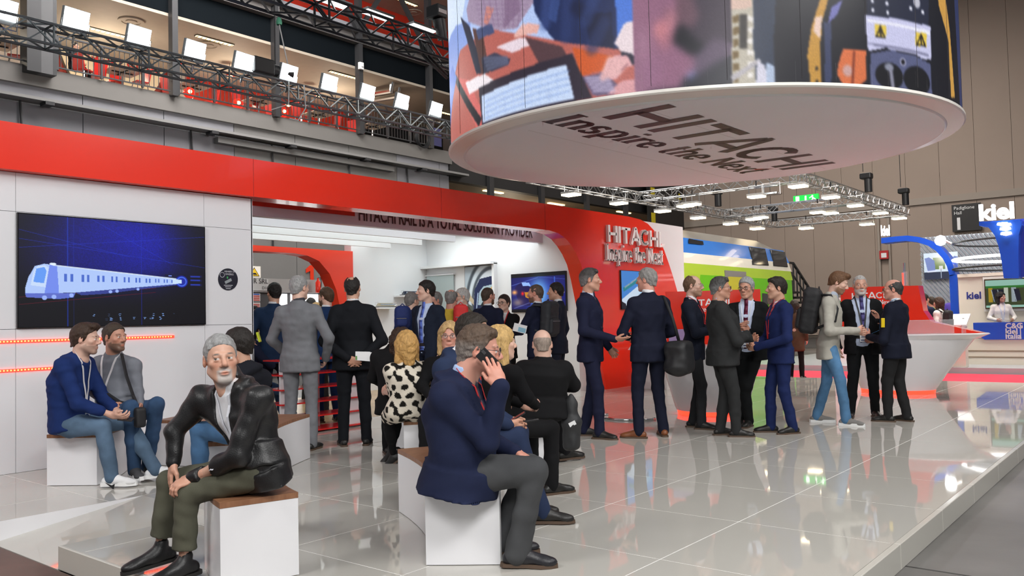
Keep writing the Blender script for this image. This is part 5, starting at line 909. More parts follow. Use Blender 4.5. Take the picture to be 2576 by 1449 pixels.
pe(2305, 10, 9, 16, (.75, .75, .8)); pp([(2176, 40), (2340, 72), (2342, 155), (2318, 150), (2300, 138), (2240, 128), (2228, 122), (2185, 130), (2180, 115)], (.80, .80, .93)); pp([(2180, 50), (2338, 84), (2338, 92), (2180, 58)], (.95, .95, 1)); pp([(2184, 108), (2336, 140), (2336, 146), (2184, 114)], (.5, .5, .62))
for cx_, cy_ in ((2214, 81), (2316, 103)):
    pp([(cx_ - 14, cy_ - 19), (cx_ + 14, cy_ - 15), (cx_ + 14, cy_ + 19), (cx_ - 14, cy_ + 15)], (.90, .78, .28)); pp([(cx_ - 13, cy_ + 14), (cx_, cy_ - 17), (cx_ + 13, cy_ + 18)], (.12, .10, .06)); pp([(cx_ - 8, cy_ + 11), (cx_, cy_ - 8), (cx_ + 8, cy_ + 13)], (.90, .78, .28)); plin((cx_, cy_ - 3), (cx_ + 1, cy_ + 9), .006, (.1, .08, .05))
pp([(2120, 124), (2178, 128), (2180, 200), (2165, 214), (2122, 213), (2105, 190), (2108, 160)], (.86, .45, .26)); pe(2132, 178, 15, 18, (.80, .66, .66), .9, .4); plin((2148, 132), (2144, 212), .006, (.5, .2, .1)); pp([(2188, 135), (2240, 128), (2300, 142), (2340, 165), (2345, 245), (2190, 220)], (.34, .36, .50)); pe(2238, 192, 34, 34, (.03, .03, .05), 1, .06); pe(2308, 205, 31, 36, (.03, .03, .05), 1, .06); pe(2236, 170, 14, 12, (.6, .62, .7), .9, .4); plin((2240, 175), (2246, 220), .012, (.55, .55, .62)); pe(2271, 158, 8, 11, (.7, .7, .8)); pe(2271, 158, 5, 7, (.05, .05, .08))
pp([(2352, -60), (2368, -60), (2388, 80), (2402, 250), (2392, 250), (2385, 110), (2360, 20)], (.80, .60, .28)); pp([(2395, -60), (2440, -60), (2440, 280), (2415, 275)], (.16, .20, .36))
for q in ((2054, 172), (2055, 205)): pe(q[0], q[1], 4, 5, (.1, .08, .05))

for k in range(7): plin((1212 + k * 17, -20 + k * 2), (1232 + k * 12, 70), .004, (.50, .38, .52), .45)
for k in range(6): plin((1195 + k * 3, 5 + k * 12), (1335 - k * 6, 2 + k * 13), .004, (.52, .42, .55), .4)
for a_, b_, c_ in (((1380, -20), (1372, 60), (.24, .32, .56)), ((1430, -20), (1425, 90), (.18, .24, .44)), ((1450, 20), (1500, 60), (.07, .09, .20)), ((1500, -20), (1475, 50), (.20, .27, .48)), ((1520, 60), (1490, 120), (.17, .22, .40))): plin(a_, b_, .03, c_, .6)
for k in range(4): plin((1518 + k * 13, 192 - k * 5), (1534 + k * 13, 152 + k * 2), .016, (.92, .72, .72), .9); plin((1525 + k * 13, 190 - k * 5), (1540 + k * 13, 154 + k * 2), .004, (.62, .40, .44), .8)
for k in range(4): plin((1297 + k * 9, 92 - k * 2), (1318 + k * 8, 66 + k), .009, (.93, .72, .68), .9)
for k in range(4): plin((1218 + k * 3, 150 + k * 9), (1276 + k * 1, 146 + k * 5), .006, (.42, .44, .55), .7)
pp([(1700, -60), (1720, -60), (1760, 40), (1742, 70), (1700, 60)], (.46, .33, .38), .8); pe(1688, 50, 18, 40, (.84, .55, .56), .6, .8); pe(1620, 110, 24, 60, (.70, .52, .62), .5, .9)
PD.blur(14, np.clip((PD.X - drum(1612, 150)[0]) / .012, 0, 1) * np.clip((drum(1836, 150)[0] - PD.X) / .004, 0, 1)); PD.blur(1); PD.noise(.08, 3, 1)
picture('drum_picture', PD, lambda u, v: np.stack([RC * np.cos(A0 + (u - .5) * 2.75), RC * np.sin(A0 + (u - .5) * 2.75), .08 + 2.6 * (1 - v)], 1), SCREEN, rs)
m = MB(); m.lathe([(RC, .12), (RC, 2.72), (RC - .1, 2.72), (.01, 2.72)], (0, 0, 0), 64)
bb = m.v; MB().lathe([(RC - .04, .12), (RC - .04, 2.74), (.01, 2.74)], (0, 0, 0), 64).build('drum_body', BLACKTV, rs, .5)
for k in range(12): th = A0 + (k - 5.5) * .225; MB().box((-.002, -.002, .13), (.002, .002, 2.7)).build('panel_joint', INK, rs, loc=((RC + .001) * math.cos(th), (RC + .001) * math.sin(th), 0))
rs.rotation_euler = Matrix.Rotation(.0155, 4, Vector((math.sin(CZ), -math.cos(CZ), 0))).to_euler(); rs.location.z += .052
for k in range(4): th = .8 + k * math.pi / 2; MB().cyl((2.6 * math.cos(th), 2.6 * math.sin(th), 2.7), (2.6 * math.cos(th), 2.6 * math.sin(th), 9), .012, 6).build('hanging_cable', STEEL, rs)
# ------------------------------------------------------------------ benches
def bench(label, pts, w0, w1=None, h=.43, side=1):
    """a curved white bench with a wooden top; pts is the centre line"""
    P_ = np.array(pts, float); n = 14; t = np.linspace(0, 1, n); 
    if len(P_) == 3: cl_ = np.outer((1 - t) ** 2, P_[0]) + np.outer(2 * t * (1 - t), P_[1]) + np.outer(t * t, P_[2])
    else: cl_ = np.outer(1 - t, P_[0]) + np.outer(t, P_[1])
    d = np.gradient(cl_, axis=0); d /= np.linalg.norm(d, axis=1)[:, None]; nn = np.stack([-d[:, 1], d[:, 0]], 1); w = (w0 + ((w1 or w0) - w0) * t)[:, None] / 2
    poly = np.concatenate([cl_ + nn * w, (cl_ - nn * w)[::-1]]); c = cl_.mean(0); o = empty('curved_bench', (c[0], c[1], 0)); tag(o, label, 'bench', 'curved white benches'); pl = [(p[0] - c[0], p[1] - c[1]) for p in poly]
    MB().prism(pl, lambda a, b: (a, b, 0.004), lambda a, b: (a, b, h - .03)).build('base', WHITE, o, .6); MB().prism([(a * 1.004, b * 1.004) for a, b in pl], lambda a, b: (a, b, h - .029), lambda a, b: (a, b, h)).build('seat_top', WOODTOP, o, .6); return o
B3 = bench('curved bench under the man talking on a phone', [(3.31, 3.08), (3.78, 3.40), (4.17, 4.22)], .40); B2 = bench('curved bench under the man in black leather jacket', [(2.50, 3.73), (2.60, 4.1), (2.95, 4.6)], .40)
B1 = bench('curved bench under the two men before the wall screen', [(3.12, 7.37), (3.5, 7.62), (3.72, 8.1)], .44); B6 = bench('long curved bench behind the black leather jacket', [(5.0, 6.96), (4.25, 6.55), (3.55, 5.75)], .44)
B7 = bench('short bench end by the white display wall', [(4.12, 7.55), (4.5, 7.68), (4.8, 8.0)], .42); B4 = bench('bench under the woman in floral dress', [(5.27, 5.30), (5.55, 5.6), (5.95, 6.0)], .42); B5 = bench('bench under the bald man in long black coat', [(5.80, 4.60), (6.3, 5.0), (6.5, 5.7)], .42)
B8 = bench('white bench just beside the black suit with magazine', [(6.17, 6.38), (6.32, 6.75), (6.62, 7.1)], .40)
# ------------------------------------------------------------------ counters
def counter(label, c, r0, r1, h, fn=None, rot=0.):
    o = empty('round_counter', (c[0], c[1], 0), rot); tag(o, label, 'counter'); MB().lathe([(r0, .06), (r0 * 1.04, .10), (r0 + (r1 - r0) * .45, h * .5), (r1 * .94, h - .07)], (0, 0, 0), 48).build('body', WHITE, o, .6); MB().lathe([(r1 * .94, h - .07), (r1, h - .055), (r1, h), (.001, h)], (0, 0, 0), 48).build('worktop', WHITE, o, .6); MB().lathe([(r0 * .96, .005), (r0 * .98, .06), (r0 * .5, .062)], (0, 0, 0), 48).build('glow_ring', LEDRED, o, .6); return o
c2 = counter('white counter with red glowing foot behind the men in suits', (10.35, 5.05), .46, .72, .92); c3 = empty('boat_counter', (14.35, 3.75, 0)); tag(c3, 'white boat shaped counter with red fin and glowing foot', 'counter')
def hullp(k, z): return [(k[0] * math.cos(t) + (.35 * k[0] * math.cos(t) ** 3), k[1] * math.sin(t) - .0) for t in np.linspace(0, 2 * math.pi, 41)[:-1]]
def loft(name, secs, mt, parent, cap=True):
    m = MB(); n = len(secs[0][0]); vs = [(p[0], p[1], z) for ring, z in secs for p in ring]; fs = [[i * n + k, i * n + (k + 1) % n, (i + 1) * n + (k + 1) % n, (i + 1) * n + k] for i in range(len(secs) - 1) for k in range(n)]
    if cap: fs += [list(range(n))[::-1], [(len(secs) - 1) * n + k for k in range(n)]]
    return m.add(vs, fs).build(name, mt, parent, .6)
ellp = lambda a, b, ox=0, oy=0, pw=1.: [(ox + a * np.sign(math.cos(t)) * abs(math.cos(t)) ** pw, oy + b * np.sign(math.sin(t)) * abs(math.sin(t)) ** pw) for t in np.linspace(0, 2 * math.pi, 49)[:-1]]
loft('body', [(ellp(.40, .56), .06), (ellp(.46, .68, .0, -.04), .3), (ellp(.56, .86, 0, -.09), .62), (ellp(.62, 1.02, 0, -.12), .86)], WHITE, c3); loft('worktop', [(ellp(.62, 1.06, 0, -.12), .86), (ellp(.66, 1.22, 0, -.13), .93), (ellp(.64, 1.20, 0, -.13), .945)], WHITE, c3); loft('glow_ring', [(ellp(.39, .55), .005), (ellp(.40, .56), .06)], LEDRED, c3)
fin = [(-1.26, .947), (-.56, 1.13), (-.46, 1.30), (-.40, 1.70), (.72, 1.72), (.80, 1.60), (.80, .947)]
m = MB(); m.prism(fin, lambda a, b: (-.12, a, b), lambda a, b: (.18, a, b)); m.build('red_fin', RED, c3); L3 = np.array(c3.location)
strokes('letter', 'HITACHI', BLOCK, L3 + (-.122, .62, 1.52), (0, -1, 0), (0, 0, 1), .10, SW, c3, .003, .21, xs=1.0); strokes('letter', 'Inspire the Next', SERIF, L3 + (-.122, .62, 1.42), (0, -1, 0), (0, 0, 1), .05, SW, c3, .003, .26, .13, xs=.95)
MB().box((-.45, -.95, .947), (-.44, -.2, 1.16)).box((-.45, -.95, 1.15), (-.13, -.2, 1.16)).build('acrylic_guard', ACRYL, c3)
o = empty('tube_display', L3 + (.0, -.18, 1.715)); tag(o, 'small clear display tube with red core on the red fin', 'display'); MB().cyl((0, 0, 0), (0, 0, .22), .045, 16).build('tube_shell', ACRYL, o, .6); MB().cyl((0, 0, 0), (0, 0, .36), .018, 10).build('metal_core', CHROME, o, .6); MB().cyl((0, .03, 0), (0, .03, .20), .012, 8).build('red_core', LEDRED, o, .6)
def bottle(p, lab):
    o = empty('water_bottle', p); tag(o, lab, 'bottle', 'clear water bottles'); MB().lathe([(.001, 0), (.033, .0), (.034, .08), (.030, .10), (.034, .12), (.033, .16), (.014, .20), (.013, .215)], (0, 0, 0), 16).build('bottle_body', ACRYL, o, True); MB().cyl((0, 0, .215), (0, 0, .232), .015, 12).build('cap', mat('cap_white', (.8, .8, .82), .4), o); MB().lathe([(.0345, .10), (.0345, .125)], (0, 0, 0), 16).build('paper_band', mat('bottle_label', (.75, .6, .6), .5), o, True)
b_ = atz(2424, 838, .947); bottle((14.2, L3[1] - 1.02, .947), 'clear water bottle on the tip of the boat shaped counter')
rp2 = empty('red_display_panel', (10.42, 5.02, .92)); tag(rp2, 'upright red panel with white lettering on the round counter', 'panel'); vx = np.array([math.sin(.47), -math.cos(.47), 0.]); vn = np.array([-math.cos(.47), -math.sin(.47), 0.]); zz = np.array([0, 0, 1.])
MB().obox((0, 0, .36), (vx, vn, zz), (.62, .05, .36)).build('panel_body', RED, rp2); MB().obox(np.array([0, 0, .12]) + vn * .055 - vx * .46, (vx, vn, zz), (.13, .004, .09)).build('small_screen', mat('dim_violet_screen', (.25, .18, .32), .2, emit=.3), rp2); R2 = np.array(rp2.location)
strokes('letter', 'HITACHI', BLOCK, R2 + vn * .052 - vx * .32 + zz * .52, vx, zz, .085, SW, rp2, .003, .21); strokes('letter', 'Inspire the Next', SERIF, R2 + vn * .052 - vx * .32 + zz * .44, vx, zz, .042, SW, rp2, .003, .26, .13)
ca = empty('display_table', (13.55, 7.62, 0)); tag(ca, 'flared white display table before the red portal leg', 'table'); m = MB(); m.add([(-.20, -.25, 0), (.9, -.25, 0), (.9, .3, 0), (-.20, .3, 0), (-.42, -.4, .66), (1.2, -.4, .66), (1.2, .3, .66), (-.42, .3, .66)], [[0, 3, 2, 1], [4, 5, 6, 7], [0, 1, 5, 4], [1, 2, 6, 5], [2, 3, 7, 6], [3, 0, 4, 7]]); m.build('pedestal', WHITE, ca); MB().add([(-.75, -.5, .72), (1.3, -.5, .72), (1.3, .35, .72), (-.5, .35, .72), (-.62, -.45, .80), (1.25, -.45, .80), (1.25, .33, .80), (-.42, .33, .80)], [[0, 3, 2, 1], [4, 5, 6, 7], [0, 1, 5, 4], [1, 2, 6, 5], [2, 3, 7, 6], [3, 0, 4, 7]]).build('table_top', mat('glossy_top', (.75, .77, .78), .08), ca)
MB().box((-.40, -.4, .80), (-.392, .3, 1.40)).box((-.40, -.4, .80), (1.1, -.392, 1.40)).build('acrylic_box', ACRYL, ca); m = MB(); m.bar((-.40, -.4, 1.40), (1.1, -.4, 1.40), .012).bar((-.40, -.4, 1.40), (-.40, .3, 1.40), .012).bar((-.40, -.4, .8), (-.40, -.4, 1.40), .012).build('box_edges', mat('acrylic_edge', (.75, .7, .7), .2), ca)
o = empty('engine_model', (13.42, 7.5, .80)); tag(o, 'small blue engine model inside the clear acrylic box', 'model'); MB().box((-.15, -.08, 0), (.15, .08, .05)).build('base', DARK, o); MB().box((-.12, -.06, .05), (.10, .06, .12)).build('block', mat('model_blue', (.03, .06, .3), .3), o, bevel=.01); MB().cyl((-.05, 0, .12), (-.05, 0, .2), .02, 10).build('stack', CHROME, o, .6)
MB().tube([(9.5 + .42 * math.cos(t), 5.75 + .42 * math.sin(t), .012) for t in np.linspace(1.5, 4.4, 18)], .018, 8).build('floor_ring', CHROME, None, True); tag([q for q in bpy.data.objects if q.name.startswith('floor_ring')][0], 'curved chrome foot bar on the floor by the counter', 'foot bar')
# ------------------------------------------------------------------ trusses and lamps overhead
def truss(name, label, a, b, s, mt, step=None, parent=None, chords=4, tri=False):
    a = np.array(a, float); b = np.array(b, float); d = b - a; L = np.linalg.norm(d); d /= L; x = np.cross(d, (0, 0, 1.)); x /= np.linalg.norm(x); z = np.array([0, 0, 1.]); step = step or s * 1.15; n = max(int(L / step), 1); step = L / n
    o = empty(name, a); tag(o, label, 'truss'); r = s * .075; C4 = [x * i * s / 2 + z * j * s / 2 for i, j in ((-1, -1), (1, -1), (1, 1), (-1, 1))]
    for c in C4: MB().cyl(c, c + d * L, r, 8).build('chord', mt, o, .6)
    for f in range(4):
        c0, c1 = C4[f], C4[(f + 1) % 4]; m = MB()
        for k in range(n): p, q = (c0, c1) if k % 2 == 0 else (c1, c0); m.bar(p + d * step * k, q + d * step * (k + 1), r * .9); 
        for k in range(0, n + 1, 4): m.bar(c0 + d * step * k, c1 + d * step * k, r)
        tag(m.build('lattice', mt, o), kind='stuff')
    return o
DTR = mat('dark_truss_metal', (.16, .18, .19), .35, .8); TY = 13.5
ta = aty(-60, 75, TY); tb = aty(1180, 325, TY); zt_ = (aty(300, 148, TY)[2] + aty(1000, 288, TY)[2]) / 2
truss('lighting_truss', 'long dark lattice truss carrying the row of floodlights', (ta[0] - .5, TY, zt_), (tb[0] + 2, TY, zt_), .32, DTR)
FW = [(8, 28), (192, 53), (350, 95), (491, 130), (614, 159), (727, 187), (829, 212), (925, 235), (1012, 258), (1097, 278)]
ORD = ['first white floodlight, cut by the picture edge', 'second white floodlight of the dark truss, largest in view', 'third white floodlight of the dark truss', 'fourth white floodlight of the dark truss', 'fifth white floodlight of the dark truss', 'white floodlight beside the black chain hoist', 'seventh white floodlight of the dark truss', 'eighth white floodlight, above the silver ducts', 'ninth white floodlight of the dark truss', 'last white floodlight, touching the round screen']
nrm = _n((.12, -1, -.30)); rx = _n(np.cross((0, 0, 1.), -nrm)); ux = np.cross(rx, nrm) * -1; ux = ux if ux[2] > 0 else -ux
for (px, py), lab in zip(FW, ORD):
    p = aty(px, py, TY - .1); o = empty('floodlight', p); tag(o, lab, 'floodlight', 'white floodlights on the dark truss'); MB().obox(-nrm * .04, (rx, ux, nrm), (.21, .185, .035)).build('housing', mat('grey_housing', (.35, .37, .38), .4, .4), o, bevel=.01); MB().obox(np.array(nrm) * .0 + ux * .03, (rx, ux, nrm), (.195, .145, .006)).build('lens', FLOOD, o)
    MB().tube([rx * .22 + ux * .0, rx * .22 - ux * .24, -rx * .22 - ux * .24, -rx * .22], .009, 6).build('bracket', CHROME, o); MB().cyl(-ux * .24, -ux * .36, .022, 8).build('clamp', CHROME, o, .6)
h0 = aty(670, 172, TY); o = empty('chain_hoist', h0); tag(o, 'black chain hoist hanging above the truss', 'hoist'); MB().box((-.35, -.15, -.15), (.1, .15, .15)).build('motor', DARK, o, bevel=.03); MB().cyl((.1, 0, 0), (.55, 0, 0), .12, 14).build('drum', DARK, o, .6); MB().cyl((.2, 0, .1), (.2, 0, 6), .012, 6).build('chain', STEEL, o); MB().tube([(.5, 0, .15), (.32, 0, .85), (.30, 0, 1.0), (.30, 0, 6)], .012, 6).build('steel_cable', mat('pale_cable', (.6, .6, .6), .4), o); MB().lathe([(.05, 0), (.06, .04), (.05, .1), (.02, .16)], (.30, 0, .92), 10).build('shackle', mat('green_shackle', (.1, .4, .25), .4), o, True)
for k, lab in enumerate(('thin grey cable loop under the hoist floodlight',)): q = aty(727, 205, TY - .2); tag(MB().tube([q, q + (-.02, 0, -.45), q + (-.4, 0, -.62)], .012, 6).tube([q + (.35, 0, 0), q + (.38, 0, -.45), q + (.2, 0, -.72), q + (.0, 0, -.72)], .012, 6).build('lamp_cable', mat('pale_cable', (.6, .6, .6), .4), None, True), lab, 'cable')
T2 = 10.3; za = aty(1000, 95, T2)[2]; a = aty(690, -45, T2); b = aty(1128, 140, T2); truss('black_truss', 'black lattice truss crossing the top beside the round screen', (a[0] - .8, T2, za), (b[0] + .9, T2, za), .36, mat('black_truss_metal', (.045, .045, .05), .3, .7))
for i, (px, py) in enumerate(((838, 3), (948, 35), (1060, 70))): q = aty(px, py, T2 + .15); o = empty('panel_lamp', q); tag(o, ['slim white panel lamp at the top of the black truss', 'slim white panel lamp in the middle of the black truss', 'slim white panel lamp near the round screen'][i], 'lamp', 'panel lamps'); MB().box((-.3, -.12, -.02), (.3, .12, .02)).build('housing', CHROME, o); MB().box((-.28, -.1, -.03), (.28, .1, -.021)).build('lens', WHITE_EMIT, o)
q = aty(1098, 33, T2); o = empty('stage_light', q); tag(o, 'black moving stage light beside the round screen', 'stage light'); MB().box((-.12, -.15, -.1), (.12, .15, .12)).build('base', DARK, o, bevel=.02); MB().cyl((.05, 0, -.1), (.15, 0, -.45), .12, 14, .09).build('head', DARK, o, .6); MB().box((-.1, -.16, -.04), (.1, -.151, .03)).build('name_plate', mat('plate_grey', (.4, .35, .35), .5), o)
m = MB(); q0, q1, q2 = aty(1055, 100, T2), aty(1075, 150, T2), aty(1125, 197, T2); tag(m.tube([q0, q0 + (q1 - q0) * .5 + (0, 0, -.1), q1, q2], .03, 8).tube([q0 + (.05, .04, 0), q1 + (.06, 0, .06), q2 + (0, 0, .06)], .025, 8).build('cable_bundle', DARK, None, True), 'black cable bundle drooping from the black truss', 'cable')
# pale trusses with warm lamps over the neighbouring stands
ZT = 5.4; pa = atz(1400, 470, ZT); pb = atz(1960, 560, ZT); pc = atz(2030, 452, ZT); pd = atz(2285, 535, ZT); YA = (pa[1] + pb[1]) / 2; YD = (pc[1] + pd[1]) / 2
YA_, YD_ = pa[1] * .4 + pb[1] * .6, pc[1] * .5 + pd[1] * .5; XE = (pb[0] + pd[0]) / 2; XB = atz(1700, 485, ZT)[0]; XC = atz(1900, 530, ZT)[0]
truss('pale_truss', 'pale truss running from the round screen towards the train', (pa[0] - 2, YA_, ZT), (XE, YA_, ZT), .30, ALU); truss('pale_truss', 'pale truss on the far side of the lamp frame', (XB, YD_, ZT), (XE, YD_, ZT), .30, ALU)
for x, lab in ((XB, 'pale cross truss nearest the round screen'), (XC, 'middle pale cross truss before the exit sign'), (XE, 'rear pale cross truss of the lamp frame')): truss('pale_truss', lab, (x, YA_, ZT + .001), (x, YD_, ZT + .001), .30, ALU)
WL = [(1437, 488), (1557, 510), (1667, 530), (1756, 547), (1742, 513), (1903, 493), (2008, 467), (2090, 495), (2057, 533), (2090, 535), (2152, 516), (1905, 574), (1914, 546), (1838, 562), (2215, 535), (2262, 548), (2028, 573), (2181, 563), (1724, 517), (1895, 550)]
WLAB = ['warm floodlight hanging nearest the curved red fascia', 'warm floodlight above the raised red lettering', 'warm floodlight before the black direction board', 'warm floodlight right of the direction board', 'warm floodlight on the nearest cross truss', 'large warm floodlight left of the unlit lamp frame', 'warm floodlight right under the disc edge', 'warm floodlight above the exit sign end', 'left one of the warm pair below the exit sign', 'right one of the warm pair below the exit sign', 'warm floodlight right of the exit sign', 'warm floodlight low over the train roof end', 'warm floodlight at the middle truss joint', 'edge-on warm floodlight over the train roof', 'warm floodlight near the far truss corner', 'last warm floodlight at the truss end', 'low warm floodlight over the dark stair', 'bright warm floodlight high beside the blue arch', 'edge-on warm floodlight beside the cable ring', 'edge-on warm floodlight near the middle joint']
for i, ((px, py), lab) in enumerate(zip(WL, WLAB)):
    p = atz(px, py, ZT - .62); d = float((p - CAM) @ CAM_F)
    if d > 30: p = atd(px, py, 30 + .2 * (d - 30) if d < 60 else 34)
    o = empty('warm_floodlight', p); tag(o, lab, 'floodlight', 'warm floodlights on the pale trusses'); w = .23; MB().box((-w * .8, -w, .0), (w * .8, w, .06)).build('housing', mat('lamp_silver', (.6, .6, .58), .4, .5), o); MB().box((-w * .75, -w * .95, -.05), (w * .75, w * .95, -.001)).build('lens', WARM, o); MB().tube([(0, -w, .03), (0, -w, .30), (0, w, .30), (0, w, .03)], .014, 6).build('bracket', CHROME, o); MB().cyl((0, 0, .30), (0, 0, .45), .02, 6).build('clamp', DARK, o)
p = atz(1940, 490, ZT - .55); o = empty('unlit_floodlight', p); tag(o, 'unlit floodlight in a white frame near the disc edge', 'floodlight'); MB().box((-.2, -.25, 0), (.2, .25, .05)).build('housing', CHROME, o); MB().tube([(0, -.27, 0), (0, -.27, .35), (0, .27, .35), (0, .27, 0)], .016, 6).build('bracket', WHITE_MATT, o)
for i, (px, py, lab) in enumerate(((2180, 462, 'black hoist motor hanging left of the tall wall line'), (2274, 497, 'black hoist motor at the far truss corner'), (1803, 500, 'black hoist motor behind the nearest cross truss'), (1945, 540, 'black hoist motor below the exit sign'))):
    p = atz(px, py, ZT + .1); o = empty('hoist_motor', p); tag(o, lab, 'hoist', 'black hoist motors'); MB().box((-.16, -.18, .15), (.16, .18, .34)).build('motor', DARK, o, bevel=.04); MB().cyl((0, -.05, -.28), (0, -.05, .15), .12, 14).build('chain_bag', DARK, o, .6); MB().cyl((0, .1, .4), (0, .1, 9), .012, 6).build('chain', STEEL, o)
# ------------------------------------------------------------------ the double-deck train
TYN = 11.0; LIME = mat('train_lime', (.42, .62, .05), .22, coat=.3); GREEN = mat('train_green', (.15, .55, .015), .22, coat=.3); TBLUE = mat('train_blue', (.035, .20, .68), .2, coat=.3); TWHITE = mat('train_white', (.80, .78, .70), .25, coat=.3); ROOF = mat('train_roof', (.22, .21, .19), .35, .5)
tn = empty('double_deck_train', (25, TYN, Z_HALL)); tag(tn, 'double deck train end in lime green, white and blue', 'train'); Lt = np.array(tn.location)
zb = lambda px, py: aty(px, py, TYN)[2] - Lt[2]
x0t, x1t = 18.6 - Lt[0], aty(1996, 720, TYN)[0] - Lt[0]; zs = [0.35, zb(1760, 760) - .0, zb(1760, 678), zb(1760, 650), zb(1760, 628), zb(1760, 590)]
LV = [.5, zb(1860, 697), zb(1860, 672), zb(1860, 648), zb(1860, 612)]; inc = [0, 0, .04, .10, .20]
def band(name, z0, z1, y0, y1, mt, xa=x0t, xb=x1t):
    e0, e1 = xb - .04 - .10 * y0, xb - .04 - .10 * y1 - .10; MB().add([(xa, y0, z0), (e0, y0, z0), (e0, 2.9 - y0, z0), (xa, 2.9 - y0, z0), (xa, y1, z1), (e1, y1, z1), (e1, 2.9 - y1, z1), (xa, 2.9 - y1, z1)], [[0, 3, 2, 1], [4, 5, 6, 7], [0, 1, 5, 4], [1, 2, 6, 5], [2, 3, 7, 6], [3, 0, 4, 7]]).build(name, mt, tn)
band('lower_body', .5, LV[1], 0, 0, GREEN); band('lime_band', LV[1], LV[2], 0, .03, LIME); band('white_band', LV[2], LV[3], .03, .09, TWHITE); band('blue_band', LV[3], LV[4], .09, .26, TBLUE); band('roof', LV[4], LV[4] + .34, .26, .85, ROOF, x0t, x1t - .9)
MB().add([(x0t, -.004, LV[1] - .0), (x0t + 2.9 + .6, -.004, LV[1]), (x0t + 2.9, -.004, .9), (x0t, -.004, .9)], [[0, 1, 2, 3]]).build('lime_wedge', LIME, tn)
def on_train(px, py, off=.01): 
    z_ = zb(px, py); y_ = np.interp(z_, [0] + LV, [0, 0, 0, .03, .09, .26]) ; p = aty(px, py, TYN + y_); return (p[0] - Lt[0], y_ - off, p[2] - Lt[2])
M_WIN = mat('train_window_glass', (.02, .022, .025), .08); M_FR = mat('window_rubber', (.06, .06, .06), .5)
for i, w4 in enumerate((((1885, 622), (1923, 627), (1932, 667), (1893, 665)), ((1938, 629), (1973, 635), (1980, 671), (1946, 668)))):
    c_ = np.mean(w4, 0); ex = [on_train(*(c_ + (np.array(q) - c_) * 1.06), .012) for q in w4]; q4 = [on_train(*q, .03) for q in w4]; f = MB().add(ex + [(a, b + .02, c) for a, b, c in ex], [[0, 1, 2, 3], [0, 4, 5, 1], [1, 5, 6, 2], [2, 6, 7, 3], [3, 7, 4, 0]]).build('window', M_FR, tn); MB().add(q4 + [(a, b + .015, c) for a, b, c in q4], [[0, 1, 2, 3], [0, 4, 5, 1], [1, 5, 6, 2], [2, 6, 7, 3], [3, 7, 4, 0]]).build('pane', M_WIN, f)
q4 = [on_train(*q, .02) for q in ((1731, 600), (1767, 607), (1769, 616), (1731, 612))]; MB().add(q4, [[0, 1, 2, 3]]).build('roof_light_window', M_WIN, tn)
dr = [on_train(*q, .03) for q in ((1822, 680), (1875, 684), (1875, 830), (1822, 830))]; f = MB().add(dr + [(a, b + .03, c) for a, b, c in dr], [[0, 1, 2, 3], [0, 4, 5, 1], [1, 5, 6, 2], [2, 6, 7, 3], [3, 7, 4, 0]]).build('door', mat('door_grey', (.24, .23, .22), .4), tn); q4 = [on_train(*q, .05) for q in ((1828, 696), (1870, 698), (1870, 760), (1828, 760))]; MB().add(q4, [[0, 1, 2, 3]]).build('pane', mat('door_yellow_glow', (.55, .5, .05), .2), f)
for q4_ in (((1798, 696), (1812, 697), (1812, 760), (1798, 760)), ((1917, 738), (1933, 740), (1933, 765), (1917, 765))): q4 = [on_train(*q, .05) for q in q4_]; MB().add(q4 + [(a, b + .05, c) for a, b, c in q4], [[0, 1, 2, 3], [0, 4, 5, 1], [1, 5, 6, 2], [2, 6, 7, 3], [3, 7, 4, 0]]).build('handle_box', M_FR, tn)
MB().box((x1t - .3, .1, .2), (x1t - .02, 2.8, .5)).build('coupler_beam', DARK, tn)
# stair and platform behind the train
o = empty('access_stair', (31.5, 11.5, Z_HALL)); tag(o, 'dark access stair with handrail behind the train end', 'stair'); s0 = aty(1995, 662, 12.2); s1 = aty(2045, 740, 12.2); D3 = np.array(o.location)
a, b = np.array(s0) - D3, np.array(s1) - D3; fl_ = np.array([0, 0, -1.15]); MB().bar(a - (1.5, 0, 0), a, .08).bar(a, b, .08).build('handrail', STEEL, o); MB().bar(a - (1.5, 0, .5), a - (0, 0, .5), .05).bar(a - (0, 0, .5), b - (0, 0, .5), .05).build('mid_rail', STEEL, o)
for k in range(7): q = a + (b - a) * k / 6; MB().box((q[0] - .35, q[1] - .1, q[2] - 1.2), (q[0] + .35, q[1] + 1.1, q[2] - 1.12)).build('step', DARK, o); MB().bar(q, q - (0, 0, 1.15), .05).build('baluster', STEEL, o)
MB().box((a[0] - 2, a[1] + 1.1, 0), (b[0] + .8, a[1] + 1.2, a[2] - .2)).build('stair_cheek', mat('dark_stair', (.07, .065, .065), .7), o)
# ------------------------------------------------------------------ neighbouring stand with blue arches
KX = 22.0; kl = MB().box((20.7, -8, Z_HALL), (30, 9.4, Z_HALL + .16)).build('neighbour_platform', mat('pale_platform', (.45, .47, .50), .25)); tag(kl, 'pale raised floor of the neighbouring blue stand', 'platform')
KW = mat('kiel_cream', (.72, .66, .56), .4); kw = empty('stand_wall', (KX + 1.2, 3, 0)); tag(kw, 'cream wall of the neighbouring stand with a recessed screen', 'wall panel'); y0, y1 = atx(2412, 750, KX + 1.2)[1], -3.; ztp = atx(2440, 692, KX + 1.2)[2]
MB().box((0, y1 - 3, Z_HALL + .161), (.3, y0 - 3, ztp)).build('panel', KW, kw); MB().box((-.06, y1 - 3, ztp - .05), (.3, y0 - 3.0, ztp + .03)).build('cap', KW, kw)
a = atx(2472, 697, KX + 1.15); b = atx(2576, 782, KX + 1.15); MB().box((-.05, b[1] - 3.3, b[2]), (0, a[1] - 3, a[2])).build('screen_recess', mat('kiel_white', (.78, .76, .72), .4), kw)
